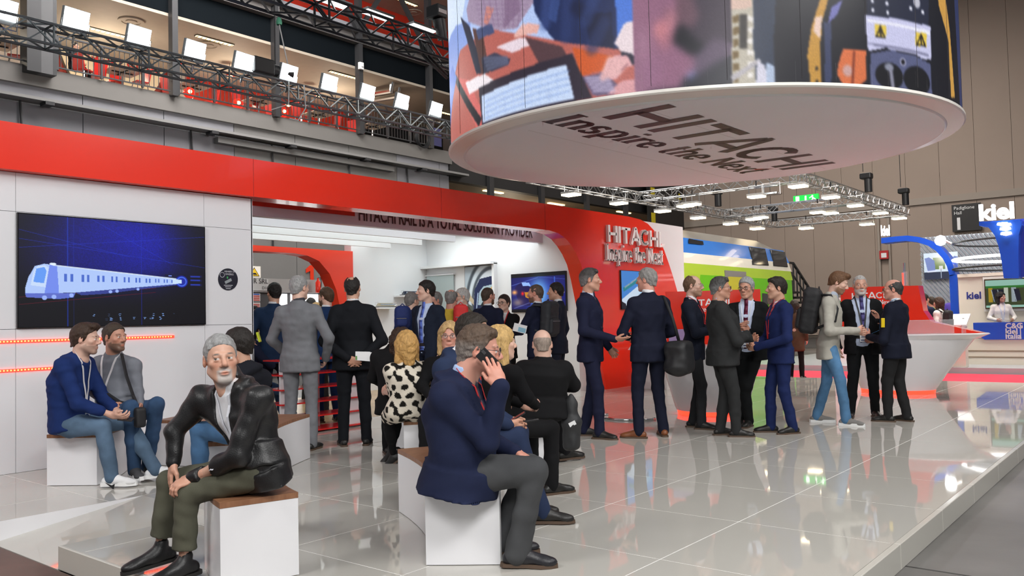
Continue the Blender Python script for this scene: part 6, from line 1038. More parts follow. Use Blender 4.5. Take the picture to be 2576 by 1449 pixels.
kt = atx(2478, 706, KX + 1.1); kb = atx(2576, 772, KX + 1.1); o = empty('stand_screen', (KX + 1.1, kt[1], kb[2])); tag(o, 'wall screen showing train seats on the cream wall', 'screen'); wd = kt[1] - kb[1] + .55; hg = kt[2] - kb[2]; MB().box((0, -wd, -.03), (.04, .02, hg + .03)).build('housing', mat('gold_black_bezel', (.05, .03, .01), .3), o)
P5 = Pic(120, 70, (.55, .72, .66)); P5.rect(0, .22, 1, .92, (.20, .24, .12)); P5.rect(0, .22, 1, .30, (.15, .42, .15))
for x, c in ((.05, (.62, .52, .10)), (.30, (.70, .72, .66)), (.42, (.55, .60, .62)), (.68, (.60, .50, .12)), (.85, (.5, .5, .2))): P5.rect(x, .28, x + .07, .80, c)
for x in (.10, .20, .45, .75, .9): P5.poly([(x, .34), (x + .09, .34), (x + .12, .75), (x + .03, .78)], (.05, .08, .14)); P5.line(x, .36, x + .04, .78, .01, (.75, .8, .85), .8)
picture('picture', P5, lambda u, v: np.stack([np.full_like(u, -.003), -.0 - (wd - .03) * u, hg - hg * v], 1), SCREEN, o)
kq = atx(2431, 752, KX + 1.19); text('wall_lettering', 'kiel', (KX + 1.197, kq[1], kq[2]), (0, -1, 0), (0, 0, 1), .24, mat('kiel_navy', (.02, .03, .22), .5), kw, bold=.03)
kc = empty('stand_counter', (KX, 3.2, 0)); tag(kc, 'cream counter with a royal blue front panel', 'counter'); y0 = atx(2420, 850, KX)[1] - 3.2; zt_ = atx(2450, 812, KX)[2]; zm = atx(2450, 852, KX)[2]
MB().box((0, -6, .02), (.42, y0, zm)).build('body', KW, kc); 
for z in (.18, zm * .52): MB().box((-.012, -6, z), (0, y0, z + .025)).build('joint', mat('kiel_joint', (.25, .18, .12), .6), kc)
bp_ = atx(2450, 830, KX)[1] - 3.2; MB().add([(-.06, bp_, zt_), (-.06, -6, zt_), (-.06, -6, zm - .02), (-.06, bp_ - .22, zm - .02), (-.06, bp_, zm + .15), (.42, bp_, zt_), (.42, -6, zt_), (.42, -6, zm - .02), (.42, bp_ - .22, zm - .02), (.42, bp_, zm + .15)], [[0, 1, 2, 3, 4], [9, 8, 7, 6, 5], [0, 5, 6, 1], [1, 6, 7, 2], [2, 7, 8, 3], [3, 8, 9, 4], [4, 9, 5, 0]]).build('blue_panel', BLUE, kc)
for t, py, sz in (('C&G', 826, .17), ('kiel', 840, .18), ('Italia', 852, .17)): q = atx(2529, py, KX - .06); text('lettering', t, (KX - .062, q[1], q[2]), (0, -1, 0), (0, 0, 1), sz, mat('kiel_silver', (.62, .62, .66), .4), kc, bold=.03)
MB().box((-.064, atx(2568, 830, KX)[1] - 3.2 - .01, zm + .02), (-.06, atx(2568, 830, KX)[1] - 3.2 + .01, zt_ - .03)).build('lettering_rule', mat('kiel_silver', (.62, .62, .66), .4), kc)
# tall blue pylon with lit letters, and the slimmer blue arch
py_ = empty('blue_pylon', (21.3, 3.1, 0)); tag(py_, 'royal blue pylon flaring to a head with glowing letters', 'pylon'); g = lambda px, pyy: (atx(px, pyy, 21.3)[1] - 3.1, atx(px, pyy, 21.3)[2])
pl = [g(*q) for q in ((2463, 558), (2463, 568), (2487, 572), (2502, 592), (2512, 620), (2520, 660), (2525, 700), (2563, 700), (2562, 640), (2563, 590), (2570, 566), (2566, 552))]; m = MB(); m.prism(pl, lambda a, b: (0, a, b), lambda a, b: (.5, a, b)); m.build('pylon_body', BLUE, py_)
a = g(2463, 555); sgl = atx(2463, 557, 21.3); text('lit_letters', 'kiel', (21.3, sgl[1], sgl[2] + .02), (0, -1, 0), (0, 0, 1), .50, mat('lit_sign_white', (1, 1, 1), .4, emit=2.2), py_, depth=.06, bold=.035, xs=1.02)
for k, (px, pyy) in enumerate(((2523, 566), (2531, 568), (2530, 578), (2532, 590))): q = atx(px, pyy, 21.28); o = MB().lathe([(.001, .05), (.10, .05), (.11, 0), (.001, -.03)], (0, 0, 0), 14).build('spot_lens', WARM, py_, True, loc=(q[0] - 21.3 - .05, q[1] - 3.1, q[2]))
MB().box((.3, -1.4, 2.0), (.4, .0, 3.3)).build('rear_panel', mat('deep_blue_panel', (.01, .03, .32), .4), py_)
ar = empty('blue_arch', (24.5, 5.5, 0)); tag(ar, 'slim royal blue arch curving over with small downlights', 'arch'); pts = [(2223, 600), (2260, 596), (2290, 594), (2320, 598), (2350, 608), (2372, 623), (2390, 643), (2402, 665), (2410, 692)]
q = [atx(*p_, 24.5) for p_ in pts]; up_ = [(v[1] - 5.5, v[2]) for v in q]; dn_ = [(v[1] - 5.5 - .02, v[2] - .16) for v in q[:-1]] + [(up_[-1][0] + .22, up_[-1][1])]
up2 = up_; dn2 = []
for i in range(len(up_)): a = np.array(up_[max(i - 1, 0)]); b = np.array(up_[min(i + 1, len(up_) - 1)]); d = (b - a) / np.linalg.norm(b - a); dn2.append((up_[i][0] + d[1] * .15, up_[i][1] - d[0] * .15 if False else up_[i][1] + (-d[0]) * -.15 * -1))
dn2 = [(u_[0] + .15 * abs(np.sin(i / 8 * 1.4)), u_[1] - .15 * np.cos(i / 8 * 1.4)) for i, u_ in enumerate(up_)]
m = MB(); m.prism(up_ + dn2[::-1], lambda a, b: (-.25, a, b), lambda a, b: (.25, a, b)); m.build('arch_band', BLUE, ar); MB().box((-.25, up_[-1][0] - .02, 0), (.25, up_[-1][0] + .16, up_[-1][1])).build('arch_leg', BLUE, ar)
for px, pyy in ((2249, 606), (2267, 605), (2285, 603), (2350, 613)): v = atx(px, pyy, 24.5); MB().lathe([(.001, -.03), (.09, -.02), (.09, .03)], (0, 0, 0), 12).build('downlight', WARM, ar, True, loc=(0, v[1] - 5.5, v[2]))
v = atx(2221, 594, 24.5); text('lit_letters', 'kiel', (24.3, v[1], v[2]), (.35, -.94, 0), (0, 0, 1), .40, mat('lit_sign_white', (1, 1, 1), .4, emit=2.2), ar, depth=.05, bold=.03, xs=.42)
v = atx(2366, 605, 23.5); o = empty('spot_lamp', v); tag(o, 'bright round spot lamp on top of the blue arch', 'lamp'); MB().lathe([(.001, -.14), (.10, -.1), (.14, 0), (.10, .1), (.001, .14)], (0, 0, 0), 14).build('lens', FLOOD, o, True); MB().cyl((.0, -.1, 0), (.0, -.25, -.1), .04, 8).build('holder', CHROME, o)
for i, (pya, pyb, lab, mt_) in enumerate(((640, 656, 'glowing white oval light ring between arch and pylon', WHITE_EMIT), (667, 676, 'lower dark oval ring between arch and pylon', STEEL), (600, 612, 'upper dark oval ring between arch and pylon', STEEL))):
    c_ = atx(2560, (pya + pyb) / 2, 24.2); R_ = abs(atx(2400, pya, 24.2)[1] - c_[1]); rr = abs(atx(2560, pya, 24.2)[2] - atx(2560, pyb, 24.2)[2]) / 2; 
    tag(MB().tube([(24.2 + 1.6 * math.sin(t) , c_[1] + R_ * math.cos(t), c_[2]) for t in np.linspace(0, 2 * math.pi, 49)], .035 if i == 0 else .025, 8, False).build('oval_ring', mt_, None, True, loc=(0, 0, 0)), lab, 'ring', 'oval rings of the blue stand')
# slatted backdrop with a seat poster
sb = empty('slatted_backdrop', (28, 5.5, 0)); tag(sb, 'pale backdrop of diagonal grey slats behind the blue arch', 'backdrop panel'); a, b = atx(2314, 606, 28), atx(2600, 780, 28); MB().box((.05, b[1] - 5.5, 0), (.15, a[1] - 5.5, a[2] + .1)).build('panel', mat('backdrop_pale', (.62, .70, .78), .5), sb); yy0, yy1, zz0, zz1 = b[1] - 5.5, a[1] - 5.5, .6, a[2] + .1; SLAT = mat('grey_slat', (.26, .27, .31), .5)
n = 0; x = yy0 - 3
while x < yy1:
    pA = [x, zz0]; pB = [x + (zz1 - zz0) * .75, zz1]
    t0 = max(0, (yy0 - pA[0]) / (pB[0] - pA[0])); t1 = min(1, (yy1 - pA[0]) / (pB[0] - pA[0]))
    if t1 - t0 > .03: MB().bar((.02, pA[0] + (pB[0] - pA[0]) * t0, pA[1] + (pB[1] - pA[1]) * t0), (.02, pA[0] + (pB[0] - pA[0]) * t1, pA[1] + (pB[1] - pA[1]) * t1), .05, .045, up=(1, 0, 0)).build('slat', SLAT, sb)
    x += .12
a, b = atx(2323, 638, 27.9), atx(2412, 700, 27.9); o = empty('seat_poster', (27.9, a[1], b[2])); tag(o, 'poster of two grey train seats facing a bright window', 'poster'); wd = a[1] - b[1]; hg = a[2] - b[2]; P6 = Pic(90, 64, (.80, .88, .97)); P6.rect(.28, .18, .62, .62, (.40, .50, .30)); P6.glow(.6, .2, .3, .25, (1, 1, 1), .9); P6.rect(0, .72, 1, 1, (.16, .20, .30)); P6.poly([(.03, .2), (.16, .16), (.32, .3), (.34, .66), (.12, .72)], (.46, .54, .78)); P6.poly([(.72, .3), (.90, .16), (1, .2), (1, .7), (.74, .68)], (.46, .54, .78)); P6.line(.12, .7, .34, .68, .03, (.85, .9, 1)); P6.line(.72, .7, .95, .7, .03, (.85, .9, 1)); P6.rect(.44, .5, .56, .66, (.85, .88, .9)); P6.rect(.49, .6, .51, .95, (.6, .65, .75))
MB().box((0, -wd, 0), (.05, 0, hg)).build('board', KW, o); picture('picture', P6, lambda u, v: np.stack([np.full_like(u, -.002), -wd * u, hg - hg * v], 1), PRINT, o)
VIO = mat('violet_seat', (.10, .055, .42), .6)
for i, (px, lab) in enumerate(((2385, 'violet train seat on show behind the red fin'), (2450, 'second violet train seat beside the cream wall'))):
    v = atx(px, 760, 26); o = empty('train_seat', (26, v[1], Z_HALL + .16)); tag(o, lab, 'seat', 'violet train seats'); Field_ = Field().box((0, 0, .52), (.24, .26, .09), r=.06).box((.18, 0, .95), (.09, .25, .42), r=.07, k=.05).ell((.16, 0, 1.38), (.08, .17, .12), k=.04); V_, Q_ = Field_.mesh(.03); mesh_np('seat_shell', V_, Q_, VIO, o); MB().box((-.15, -.2, 0), (.15, .2, .45)).build('pedestal', STEEL, o); MB().box((-.15, .27, .6), (.2, .32, .66)).build('armrest', WHITE_MATT, o)
v = atx(2370, 800, 20.2); o = empty('info_lectern', (20.9, atz(2365, 800, 1.0)[1] if False else atx(2395, 800, 20.9)[1], Z_HALL + .161)); tag(o, 'white tilted information lectern behind the boat counter', 'lectern'); MB().box((-.05, -.25, 0), (.25, .25, .92)).build('base', KW, o); MB().add([(-.2, -.32, .95), (.3, -.32, 1.19), (.3, .32, 1.19), (-.2, .32, .95), (-.2, -.32, .92), (.3, -.32, 1.16), (.3, .32, 1.16), (-.2, .32, .92)], [[0, 1, 2, 3], [7, 6, 5, 4], [0, 4, 5, 1], [1, 5, 6, 2], [2, 6, 7, 3], [3, 7, 4, 0]]).build('sloped_board', WHITE_MATT, o)
o = empty('white_totem', atz(2130, 850, Z_HALL) * 0 + np.array([*atx(2130, 800, 21)[:2], Z_HALL])); tag(o, 'narrow white information totem left of the grey bearded man', 'totem'); zt_ = atx(2130, 748, 21)[2] - Z_HALL; MB().box((0, -.34, 0), (.1, .34, zt_)).build('panel', WHITE_MATT, o); MB().box((-.004, .12, zt_ - .2), (0, .26, zt_ - .08)).build('logo_mark', mat('totem_green', (.02, .25, .05), .5), o)
for k, (w_, z_) in enumerate(((.26, .32), (.22, .44), (.28, .50), (.18, .60), (.24, .72))): MB().box((-.004, -w_ * .6, zt_ - z_ - .02), (0, w_ * .9, zt_ - z_)).build('print', mat('totem_ink', (.15, .22, .15), .5), o)
# ------------------------------------------------------------------ seen through the stand
BY = 20.0; o = empty('booth_front', (aty(640, 760, BY)[0], BY, Z_HALL)); tag(o, 'grey booth front with name board and lit windows, seen through the stand', 'booth'); D5 = np.array(o.location); bx = lambda px: aty(px, 750, BY)[0] - D5[0]; bz = lambda py: aty(650, py, BY)[2] - D5[2]
MB().box((bx(560), 0, bz(735)), (bx(840), .2, bz(700))).build('lintel', mat('booth_grey', (.50, .50, .50), .5), o); MB().box((bx(560), -.05, bz(731)), (bx(673), 0, bz(703))).build('name_board', mat('board_pale', (.66, .67, .68), .5), o); MB().box((bx(560), .15, 0), (bx(840), .2, bz(735))).build('back_panel', mat('booth_dark', (.10, .10, .11), .6), o)
for a_, b_ in ((706, 728), (738, 756), (775, 806)): MB().box((bx(a_), .1, .3), (bx(b_), .14, bz(738))).build('window_light', mat('window_daylight', (1, 1, .98), .4, emit=1.6), o)
text('lettering', 'R SRL', (aty(634, 713, BY)[0], BY - .06, aty(634, 713, BY)[2]), (1, 0, 0), (0, 0, 1), .15 * 1.3, INK, o); text('lettering', 'D182', (aty(656, 729, BY)[0], BY - .06, aty(656, 728, BY)[2]), (1, 0, 0), (0, 0, 1), .12, INK, o)
w0 = aty(634, 698, BY - .3); o = empty('warning_sign', (w0[0], BY - .3, w0[2])); tag(o, 'white sign with a yellow vehicle warning triangle', 'sign'); MB().box((-.15, 0, 0), (.27, .03, .31)).build('board', mat('lit_board', (.9, .85, .75), .4, emit=.5), o); m = MB(); m.add([(-.10, -.005, .03), (.24, -.005, .03), (.07, -.005, .28)], [[0, 1, 2]]).build('triangle', mat('warn_black', (.02, .02, .02), .5), o); MB().add([(-.065, -.01, .05), (.205, -.01, .05), (.07, -.01, .25)], [[0, 1, 2]]).build('triangle_fill', mat('warn_yellow', (.95, .6, .02), .5, emit=.4), o); MB().box((.01, -.015, .075), (.12, -.012, .125)).box((.12, -.015, .075), (.15, -.012, .10)).build('truck_symbol', mat('warn_black', (.02, .02, .02), .5), o)
for k, (py0, py1) in enumerate(((738, 758), (761, 776))):
    q = aty(634, py1, BY - .1); z1_ = aty(634, py0, BY - .1)[2] - q[2]; o = empty('notice', (q[0], BY - .1, q[2])); tag(o, ['upper white notice with blue head and red lines', 'lower white notice with red lines'][k], 'notice', 'red lined notices'); MB().box((-.1, 0, 0), (.26, .02, z1_)).build('sheet', WHITE_MATT, o)
    for j in range(3): MB().box((-.08, -.004, .02 + j * z1_ * .25), (.24, 0, .02 + j * z1_ * .25 + z1_ * .14)).build('print', RED_MATT, o)
    if k == 0: MB().box((-.08, -.004, z1_ * .82), (.24, 0, z1_ * .95)).build('print', BLUE, o)
q = aty(800, 715, 19.7); o = empty('fire_extinguisher', (q[0], 19.7, q[2])); tag(o, 'small red extinguisher hung inside the red portal corner', 'extinguisher'); MB().lathe([(.001, -.25), (.07, -.25), (.075, -.22), (.075, .05), (.03, .12), (.03, .18)], (0, 0, 0), 14).build('cylinder_body', RED, o, .6); MB().tube([(.0, 0, .18), (.1, 0, .2), (.12, 0, .05), (.1, 0, -.1)], .012, 6).build('hose', DARK, o)
q = aty(797, 700, 25.9); o = empty('hall_number', (q[0], 26.05, q[2])); tag(o, 'tall red numeral one on the grey hall wall', 'sign'); m = MB(); m.box((-.20, -.02, -1.6), (-.04, 0, .50)).add([(-.20, -.02, .50), (-.20, -.02, .28), (-.40, -.02, .20), (-.40, -.02, .34), (-.20, 0, .50), (-.20, 0, .28), (-.40, 0, .20), (-.40, 0, .34)], [[0, 1, 2, 3], [7, 6, 5, 4], [0, 4, 5, 1], [1, 5, 6, 2], [2, 6, 7, 3], [3, 7, 4, 0]]); m.build('numeral', mat('bright_red_panel', (.85, .045, .012), .4), o)
# ------------------------------------------------------------------ people and what they hold
def G(px, py, dep): p = atd(px, py, dep); return (p[0], p[1])
NAVY, NAVY2, BLACK, CHAR, BLUES, GREY = (.010, .013, .034), (.014, .022, .055), (.007, .007, .008), (.026, .026, .027), (.012, .028, .115), (.235, .24, .26)
DENIM, REDL, WHL, BLL = (.085, .135, .205), (.55, .02, .025), (.72, .70, .72), (.02, .02, .022)
TAN_, PALE, RUDDY = (.56, .32, .225), (.66, .42, .33), (.62, .31, .235)
DKBR, BLKH, GRYH, WHTH, BLON, BRN = (.030, .019, .012), (.010, .008, .007), (.20, .19, .185), (.50, .49, .48), (.56, .36, .14), (.075, .042, .022)
def held(name, label, cat, c, ax, half, mt, parts=()):
    o = empty(name, c); tag(o, label, cat); MB().obox((0, 0, 0), ax, half).build('body', mt, o, bevel=min(half) * .5)
    for nm, off, hf, m2 in parts: MB().obox(sum(np.array(a) * b for a, b in zip(ax, off)), ax, hf).build(nm, m2, o)
    return o
PHB, PHS = mat('phone_black', (.02, .02, .022), .25), mat('phone_screen', (.02, .02, .03), .08)
# -- front row
A = person('grey haired man in black leather jacket seated with hand on knee', 650, 1175, -74, 1.80, True, ground=G(648, 1178, 4.42), seat=.43, res=.8, hair='short', vol=.007, haircol=(.30, .30, .30), brow=(.09, .08, .07), beard=((.50, .48, .46), .85), goatee=True, gaze=.9, skin=(.60, .35, .255), top='blouson', col=(.010, .010, .011), shirt=(.78, .79, .82), vlow=.46, open_front=.045, wr=.010, wf=17,
    P=dict(pel=(652, 1172), wst=(645, 1118, .02), chs=(618, 1040, .02), shc=(598, 985), nck=(578, 965, 0), hd=(556, 902, -.03), sL=(650, 1000, -.15), sR=(512, 1002, .14), eL=(598, 1148, -.20), wL=(487, 1203, -.10), eR=(436, 1086, .10), wR=(438, 1160, .06), hL=(640, 1190, -.09), hR=(610, 1185, .10), kL=(470, 1243, -.10), kR=(425, 1212, .14), aL=(462, 1410, -.10), aR=(402, 1378, .10)),
    hyaw=84, hpitch=-2, hroll=4, palm=dict(R=((.0, .25, -1.), (0, -1, -.2)), L=((.1, 1., -.3), (.3, 0, -1))), hand_curl=dict(R=14, L=40), tcol=(.085, .085, .058), trouser_mat=mat('olive_cotton', attr=True, rough=.9, bump=.2, bscale=300, var=.12, vscale=8), shoe_kind='runner', shoe=(.008, .008, .009), toes=dict(L=(-.25, .9, -.05), R=(-.1, 1, -.12)), crop=.06, cuff_r=.062, lany=(.70, .72, .78), badge=False, g=1.02, cuffs=False, hscale=1.05, nose=1.12)
B = person('man in navy blazer and grey trousers talking on a phone', 1150, 1185, 84, 1.84, True, ground=G(1148, 1185, 4.52), seat=.43, res=.8, hair='side', vol=.013, haircol=(.10, .065, .045), temple=(.22, .19, .17), brow=(.09, .06, .04), skin=RUDDY, top='suit', col=(.012, .017, .048), shirt=(.42, .55, .82), tie=(.05, .06, .10), vlow=.40, g=1.26, belly=.07, glasses=(.02, .025, .04), wr=.007, wf=19, hem=.78,
    P=dict(pel=(1150, 1178), wst=(1142, 1118), chs=(1142, 1035), shc=(1150, 970), nck=(1166, 945), hd=(1207, 880, 0), sR=(1118, 1000, -.20), sL=(1172, 985, .18), eR=(1226, 1112, -.22), wR=(1259, 972, -.25), eL=(1215, 1100, .25), wL=(1292, 1135, .10), hR=(1150, 1195, -.10), hL=(1160, 1188, .10), kR=(1343, 1182, -.10), kL=(1330, 1175, .16), aR=(1303, 1382, -.10), aL=(1262, 1350, .12)),
    hpitch=6, palm=dict(R=((-.1, -.36, 1.), (-.9, -.25, .1)), L=((.0, 1, -.45), (0, -.3, -1))), hand_curl=dict(R=[8, 10, 16, 24], L=25), tcol=(.060, .062, .066), shoe=(.010, .010, .014), sole=(.09, .055, .035), toes=dict(R=(.02, 1, -.03), L=(.0, 1, 0)), lany=REDL, cuff_r=.066, hscale=1.06)
hp_ = jpos(B, 'wR'); ax = (_n(atd(1258, 935, 4.4) - atd(1203, 880, 4.4)), _n(CAM_F), None); ax = (ax[0], _n(np.cross(ax[0], _n(CAM_F + .0))), _n(CAM_F)); pc = atd(1230, 907, 4.36)
held('phone', 'black smartphone held to the ear of the seated man', 'phone', pc, (ax[0], ax[1], ax[2]), (.066, .034, .005), PHB, (('camera_lens', (-.05, .012, -.006), (.012, .008, .002), CHROME),))
C = person('man in dark blue sweater with white lanyard seated on the bench', 170, 1070, 70, 1.80, True, ground=G(170, 1074, 7.05), seat=.43, res=1.0, hair='quiff', vol=.012, haircol=(.045, .024, .015), beard=((.10, .06, .04), .45), skin=PALE, top='sweater', col=(.013, .030, .125), g=1.16, belly=.04, legs='jeans', tcol=DENIM, sleeve=.62, lany=WHL, wr=.005, shoe_kind='trainer', shoe=(.75, .75, .76), sole=(.8, .8, .8),
    P=dict(pel=(172, 1068), wst=(165, 1030), chs=(170, 965), shc=(190, 912), nck=(202, 893), hd=(216, 852), sR=(160, 922, -.17), sL=(215, 915, .16), eR=(195, 1015, -.22), wR=(285, 1045, -.10), eL=(262, 1005, .18), wL=(300, 1038, .06), hR=(180, 1070, -.10), hL=(190, 1068, .10), kR=(258, 1072, -.10), kL=(322, 1060, .14), aR=(281, 1196, -.12), aL=(388, 1176, .10)), hpitch=4, palm=dict(R=((.3, .8, -.15), (-.6, .3, .8)), L=((-.2, .9, -.1), (.5, 0, .8))), hand_curl=35, toes=dict(R=(.1, 1, 0), L=(-.05, 1, .1)), hscale=1.04)
held('phone', 'dark phone in the hands of the man in blue sweater', 'phone', atd(317, 1054, 6.95), (_n(CAM_R - CAM_U * .1), _n(CAM_U * .3 + CAM_F), _n(CAM_U - CAM_F * .3)), (.06, .034, .005), PHB)
a_ = jpos(C, 'aR'); d_ = float((a_ - CAM) @ CAM_F) - .075; m = MB(); q = lambda px, py: atd(px, py, d_) - C[3]
m.add([q(263, 1213), q(281, 1221), q(289, 1217), q(286, 1232), q(280, 1227), q(266, 1216)], [[0, 1, 2, 3, 4, 5]]); m.build('shoe_mark', mat('mark_black', (.01, .01, .012), .5), C[0])
D = person('bearded man in grey shirt with a strap bag, seated by the wall', 300, 1040, 30, 1.78, True, ground=G(312, 1042, 7.45), seat=.43, res=1.2, hair='short', vol=.009, haircol=(.05, .035, .025), beard=((.10, .07, .05), .75), skin=(.52, .27, .19), top='shirt', col=(.19, .20, .23), g=1.10, belly=.04, legs='jeans', tcol=(.035, .07, .14), lany=WHL, wr=.005, shoe_kind='trainer', shoe=(.07, .07, .075), sole=(.25, .25, .24), hd=None,
    P=dict(hd=(289, 848, -.05), nck=(287, 888), shc=(287, 908), chs=(290, 950, .02), wst=(300, 1000), sL=(335, 920, -.02), sR=(250, 915, .02), kL=(394, 1018, -.25), kR=(328, 1026, -.32), aL=(372, 1168, -.1), aR=(338, 1176, -.25), eL=(345, 985, -.05), wL=(350, 1020, -.2), eR=(240, 985, -.1), wR=(285, 1020, -.25)), hyaw=12, toes=dict(R=(.25, 1, 0), L=(.2, 1, 0)), hand_curl=30)
sb_ = empty('strap_bag', jpos(D, 'pel') + np.array([0, 0, -.1])); tag(sb_, 'black strap bag hanging across the grey shirt', 'bag'); q_ = np.array(sb_.location); Pt = lambda px, py, d_: atd(px, py, 7.45 + d_) - q_
m = MB()
for a, b in (((306, 890, -.14), (318, 945, -.20)), ((318, 945, -.20), (335, 995, -.26)), ((335, 995, -.26), (345, 1020, -.34)), ((255, 980, -.22), (300, 1010, -.28)), ((300, 1010, -.28), (342, 1020, -.34))): m.bar(Pt(*a), Pt(*b), .012, .035, up=CAM_F)
m.build('strap', mat('black_webbing', (.012, .012, .014), .7), sb_); V_, Q_ = Field().box(Pt(352, 1050, -.40), (.045, .035, .085), r=.02).mesh(.012); mesh_np('bag_body', V_, Q_, mat('black_nylon', (.012, .012, .014), .6), sb_)
E_ = person('dark haired man in navy seated with back turned behind leather jacket', 600, 1080, -118, 1.78, True, ground=G(610, 1078, 6.2), seat=.43, res=1.2, hair='short', vol=.016, haircol=(.018, .014, .012), skin=TAN_, top='sweater', col=(.012, .013, .018), g=1.08, legs='jeans', tcol=(.05, .11, .21), lean=8, P=dict(hd=(597, 868), nck=(612, 915), shc=(622, 935), sL=(585, 960, -.15), sR=(660, 955, .12), kL=(500, 1082, .0), kR=(515, 1075, .25), aL=(505, 1185, .0), aR=(515, 1175, .25)), wr=.005)
# -- middle bench group
Fp = person('man in blue suit with red lanyard hidden behind the phone caller', 1165, 1130, 80, 1.82, True, ground=G(1168, 1118, 5.40), seat=.43, res=1.45, hair='short', vol=.014, haircol=(.02, .014, .010), skin=TAN_, col=(.020, .032, .075), shirt=(.75, .76, .8), lany=REDL, badge=False, g=1.08, P=dict(hd=(1193, 838), nck=(1165, 888), shc=(1150, 905), sR=(1118, 930, -.18), sL=(1175, 915, .17), kR=(1300, 1098, -.08), kL=(1305, 1088, .14), aR=(1364, 1281, -.05), aL=(1330, 1262, .2), eR=(1185, 1030, -.2), wR=(1275, 1068, -.1), eL=(1200, 1020, .2), wL=(1282, 1060, .12)), hand_curl=35, toes=dict(R=(-.05, 1, 0), L=(0, 1, 0)))
held('phone', 'phone with reddish screen held in front of the hidden man', 'phone', atd(1301, 1049, 5.36), (_n(CAM_R + CAM_U * .6), _n(CAM_F), _n(CAM_U - CAM_R * .6)), (.06, .033, .004), PHB, (('screen', (0, 0, .0045), (.056, .03, .0006), mat('phone_glow', (.25, .06, .05), .2, emit=.3)),))
held('pen', 'slim black pen held over the white bench', 'pen', atd(1338, 1058, 5.30), (_n(CAM_R + CAM_U * .15), _n(CAM_F), CAM_U), (.045, .006, .006), PHB)
person('blonde woman in black seated beyond the phone caller', 1250, 1085, 125, 1.70, True, ground=G(1250, 1078, 6.1), seat=.43, res=1.5, hair='long', haircol=BLON, skin=PALE, top='shirt', col=BLACK, tcol=BLACK, P=dict(hd=(1262, 862), nck=(1262, 905)), hyaw=-15)
person('bald man in long black coat seated with back turned', 1365, 1052, 168, 1.88, True, ground=G(1366, 1022, 7.25), seat=.43, res=1.2, hair='bald', bald_r=.085, bald_y=.0, vol=.003, haircol=(.30, .24, .20), skin=PALE, top='coat', col=BLACK, tcol=(.010, .010, .012), g=1.28, hem=.8, P=dict(hd=(1364, 866, .02), nck=(1367, 903), kL=(1330, 1030, .35), kR=(1408, 1032, .32), aL=(1335, 1128, .5), aR=(1421, 1132, .45)), toes=dict(R=(.5, .5, 0)), hpitch=8, hyaw=15)
person('woman in cream dress with black flowers, seated with back turned', 1020, 1050, -160, 1.70, True, ground=G(1022, 1048, 7.35), seat=.43, res=1.0, hair='bob', haircol=(.52, .30, .10), skin=PALE, top='dress', hx_=.8, col=(.70, .64, .54), legs='tights', tcol=(.008, .008, .009), sleeve=.15, shoe=(.008, .008, .008), shoe_kind='dress', lany=REDL, badge=False, g=1.06, cuffs=False,
    P=dict(hd=(1021, 868), nck=(1027, 905), kL=(975, 1050, .15), kR=(1000, 1045, .3), aL=(990, 1143, .45), aR=(985, 1130, .55), wL=(968, 985, .35), eL=(990, 990, .05), wR=(1030, 1000, .4)), toes=dict(L=(-.6, .4, -.5), R=(-.6, .4, -.5)), wr=.003,
    pattern=lambda V, c: c * (1 - .985 * (sum(np.sin(V @ k + p) for k, p in ((np.array([67, 31, 47.]), .3), (np.array([-41, 55, 58.]), 1.9), (np.array([50, -62, 31.]), 4.), (np.array([17, 42, -74.]), 2.2))) > .38))[:, None])
person('dark curly haired woman in black coat beside the floral dress', 1000, 1040, 175, 1.70, True, ground=G(996, 1030, 7.95), seat=.43, res=1.4, hair='curly', haircol=(.035, .018, .010), skin=TAN_, top='coat', col=BLACK, tcol=BLACK, P=dict(hd=(1008, 860)))
person('blonde woman with glasses in black cardigan facing the camera', 1130, 1020, -12, 1.70, True, ground=G(1132, 1030, 7.3), seat=.43, res=1.2, hair='bob', haircol=(.50, .33, .15), skin=RUDDY, top='shirt', col=BLACK, tcol=BLACK, glasses=(.25, .2, .2), P=dict(hd=(1131, 845), nck=(1128, 890)), hyaw=8)
# -- standing in and before the stand
person('man in blue suit with white collar standing at the stand entrance', 690, 1000, 172, 1.86, ground=G(690, 830, 10.7), res=1.45, hair='short', vol=.012, haircol=BLKH, skin=TAN_, col=(.012, .030, .075), hyaw=30, tcol=(.008, .012, .030), J=dict(wL=(-.27, .10, .92)), g=1.06)
g_ = person('grey haired man in light grey suit, hand in pocket', 758, 1095, 163, 1.83, ground=G(757, 1092, 8.75), res=1.2, hair='short', vol=.010, haircol=(.30, .30, .30), skin=PALE, col=(.165, .17, .185), shirt=(.05, .05, .06), J=dict(wR=(.24, .10, .92), eR=(.32, -.06, 1.13), wL=(-.20, .24, .95), eL=(-.30, .02, 1.13)), hyaw=-25, g=1.06, shoe=(.01, .01, .01), cuffs=False, wr=.005)
person('bearded man in bright blue suit facing away by the rack', 822, 1030, -158, 1.81, ground=G(822, 830, 11.3), res=1.45, hair='short', vol=.014, haircol=BRN, beard=(BRN, .9), skin=PALE, col=(.010, .030, .095), hyaw=30, g=1.1)
h_ = person('man in black suit holding a magazine behind his back', 893, 1098, 180, 1.82, ground=G(893, 1095, 9.0), res=1.15, hair='bald', bald_y=-.035, bald_r=.042, vol=.010, haircol=(.014, .011, .010), skin=TAN_, col=(.007, .008, .011), g=1.16, belly=.03, J=dict(wL=(-.06, -.17, .92), eL=(-.30, -.14, 1.10), wR=(.08, -.17, .92), eR=(.30, -.14, 1.10)), palm=dict(L=((.8, -.1, -.35), (0, 1, 0)), R=((-.8, -.1, -.35), (0, 1, 0))), hand_curl=18, hyaw=-12, hroll=-3, wr=.005)
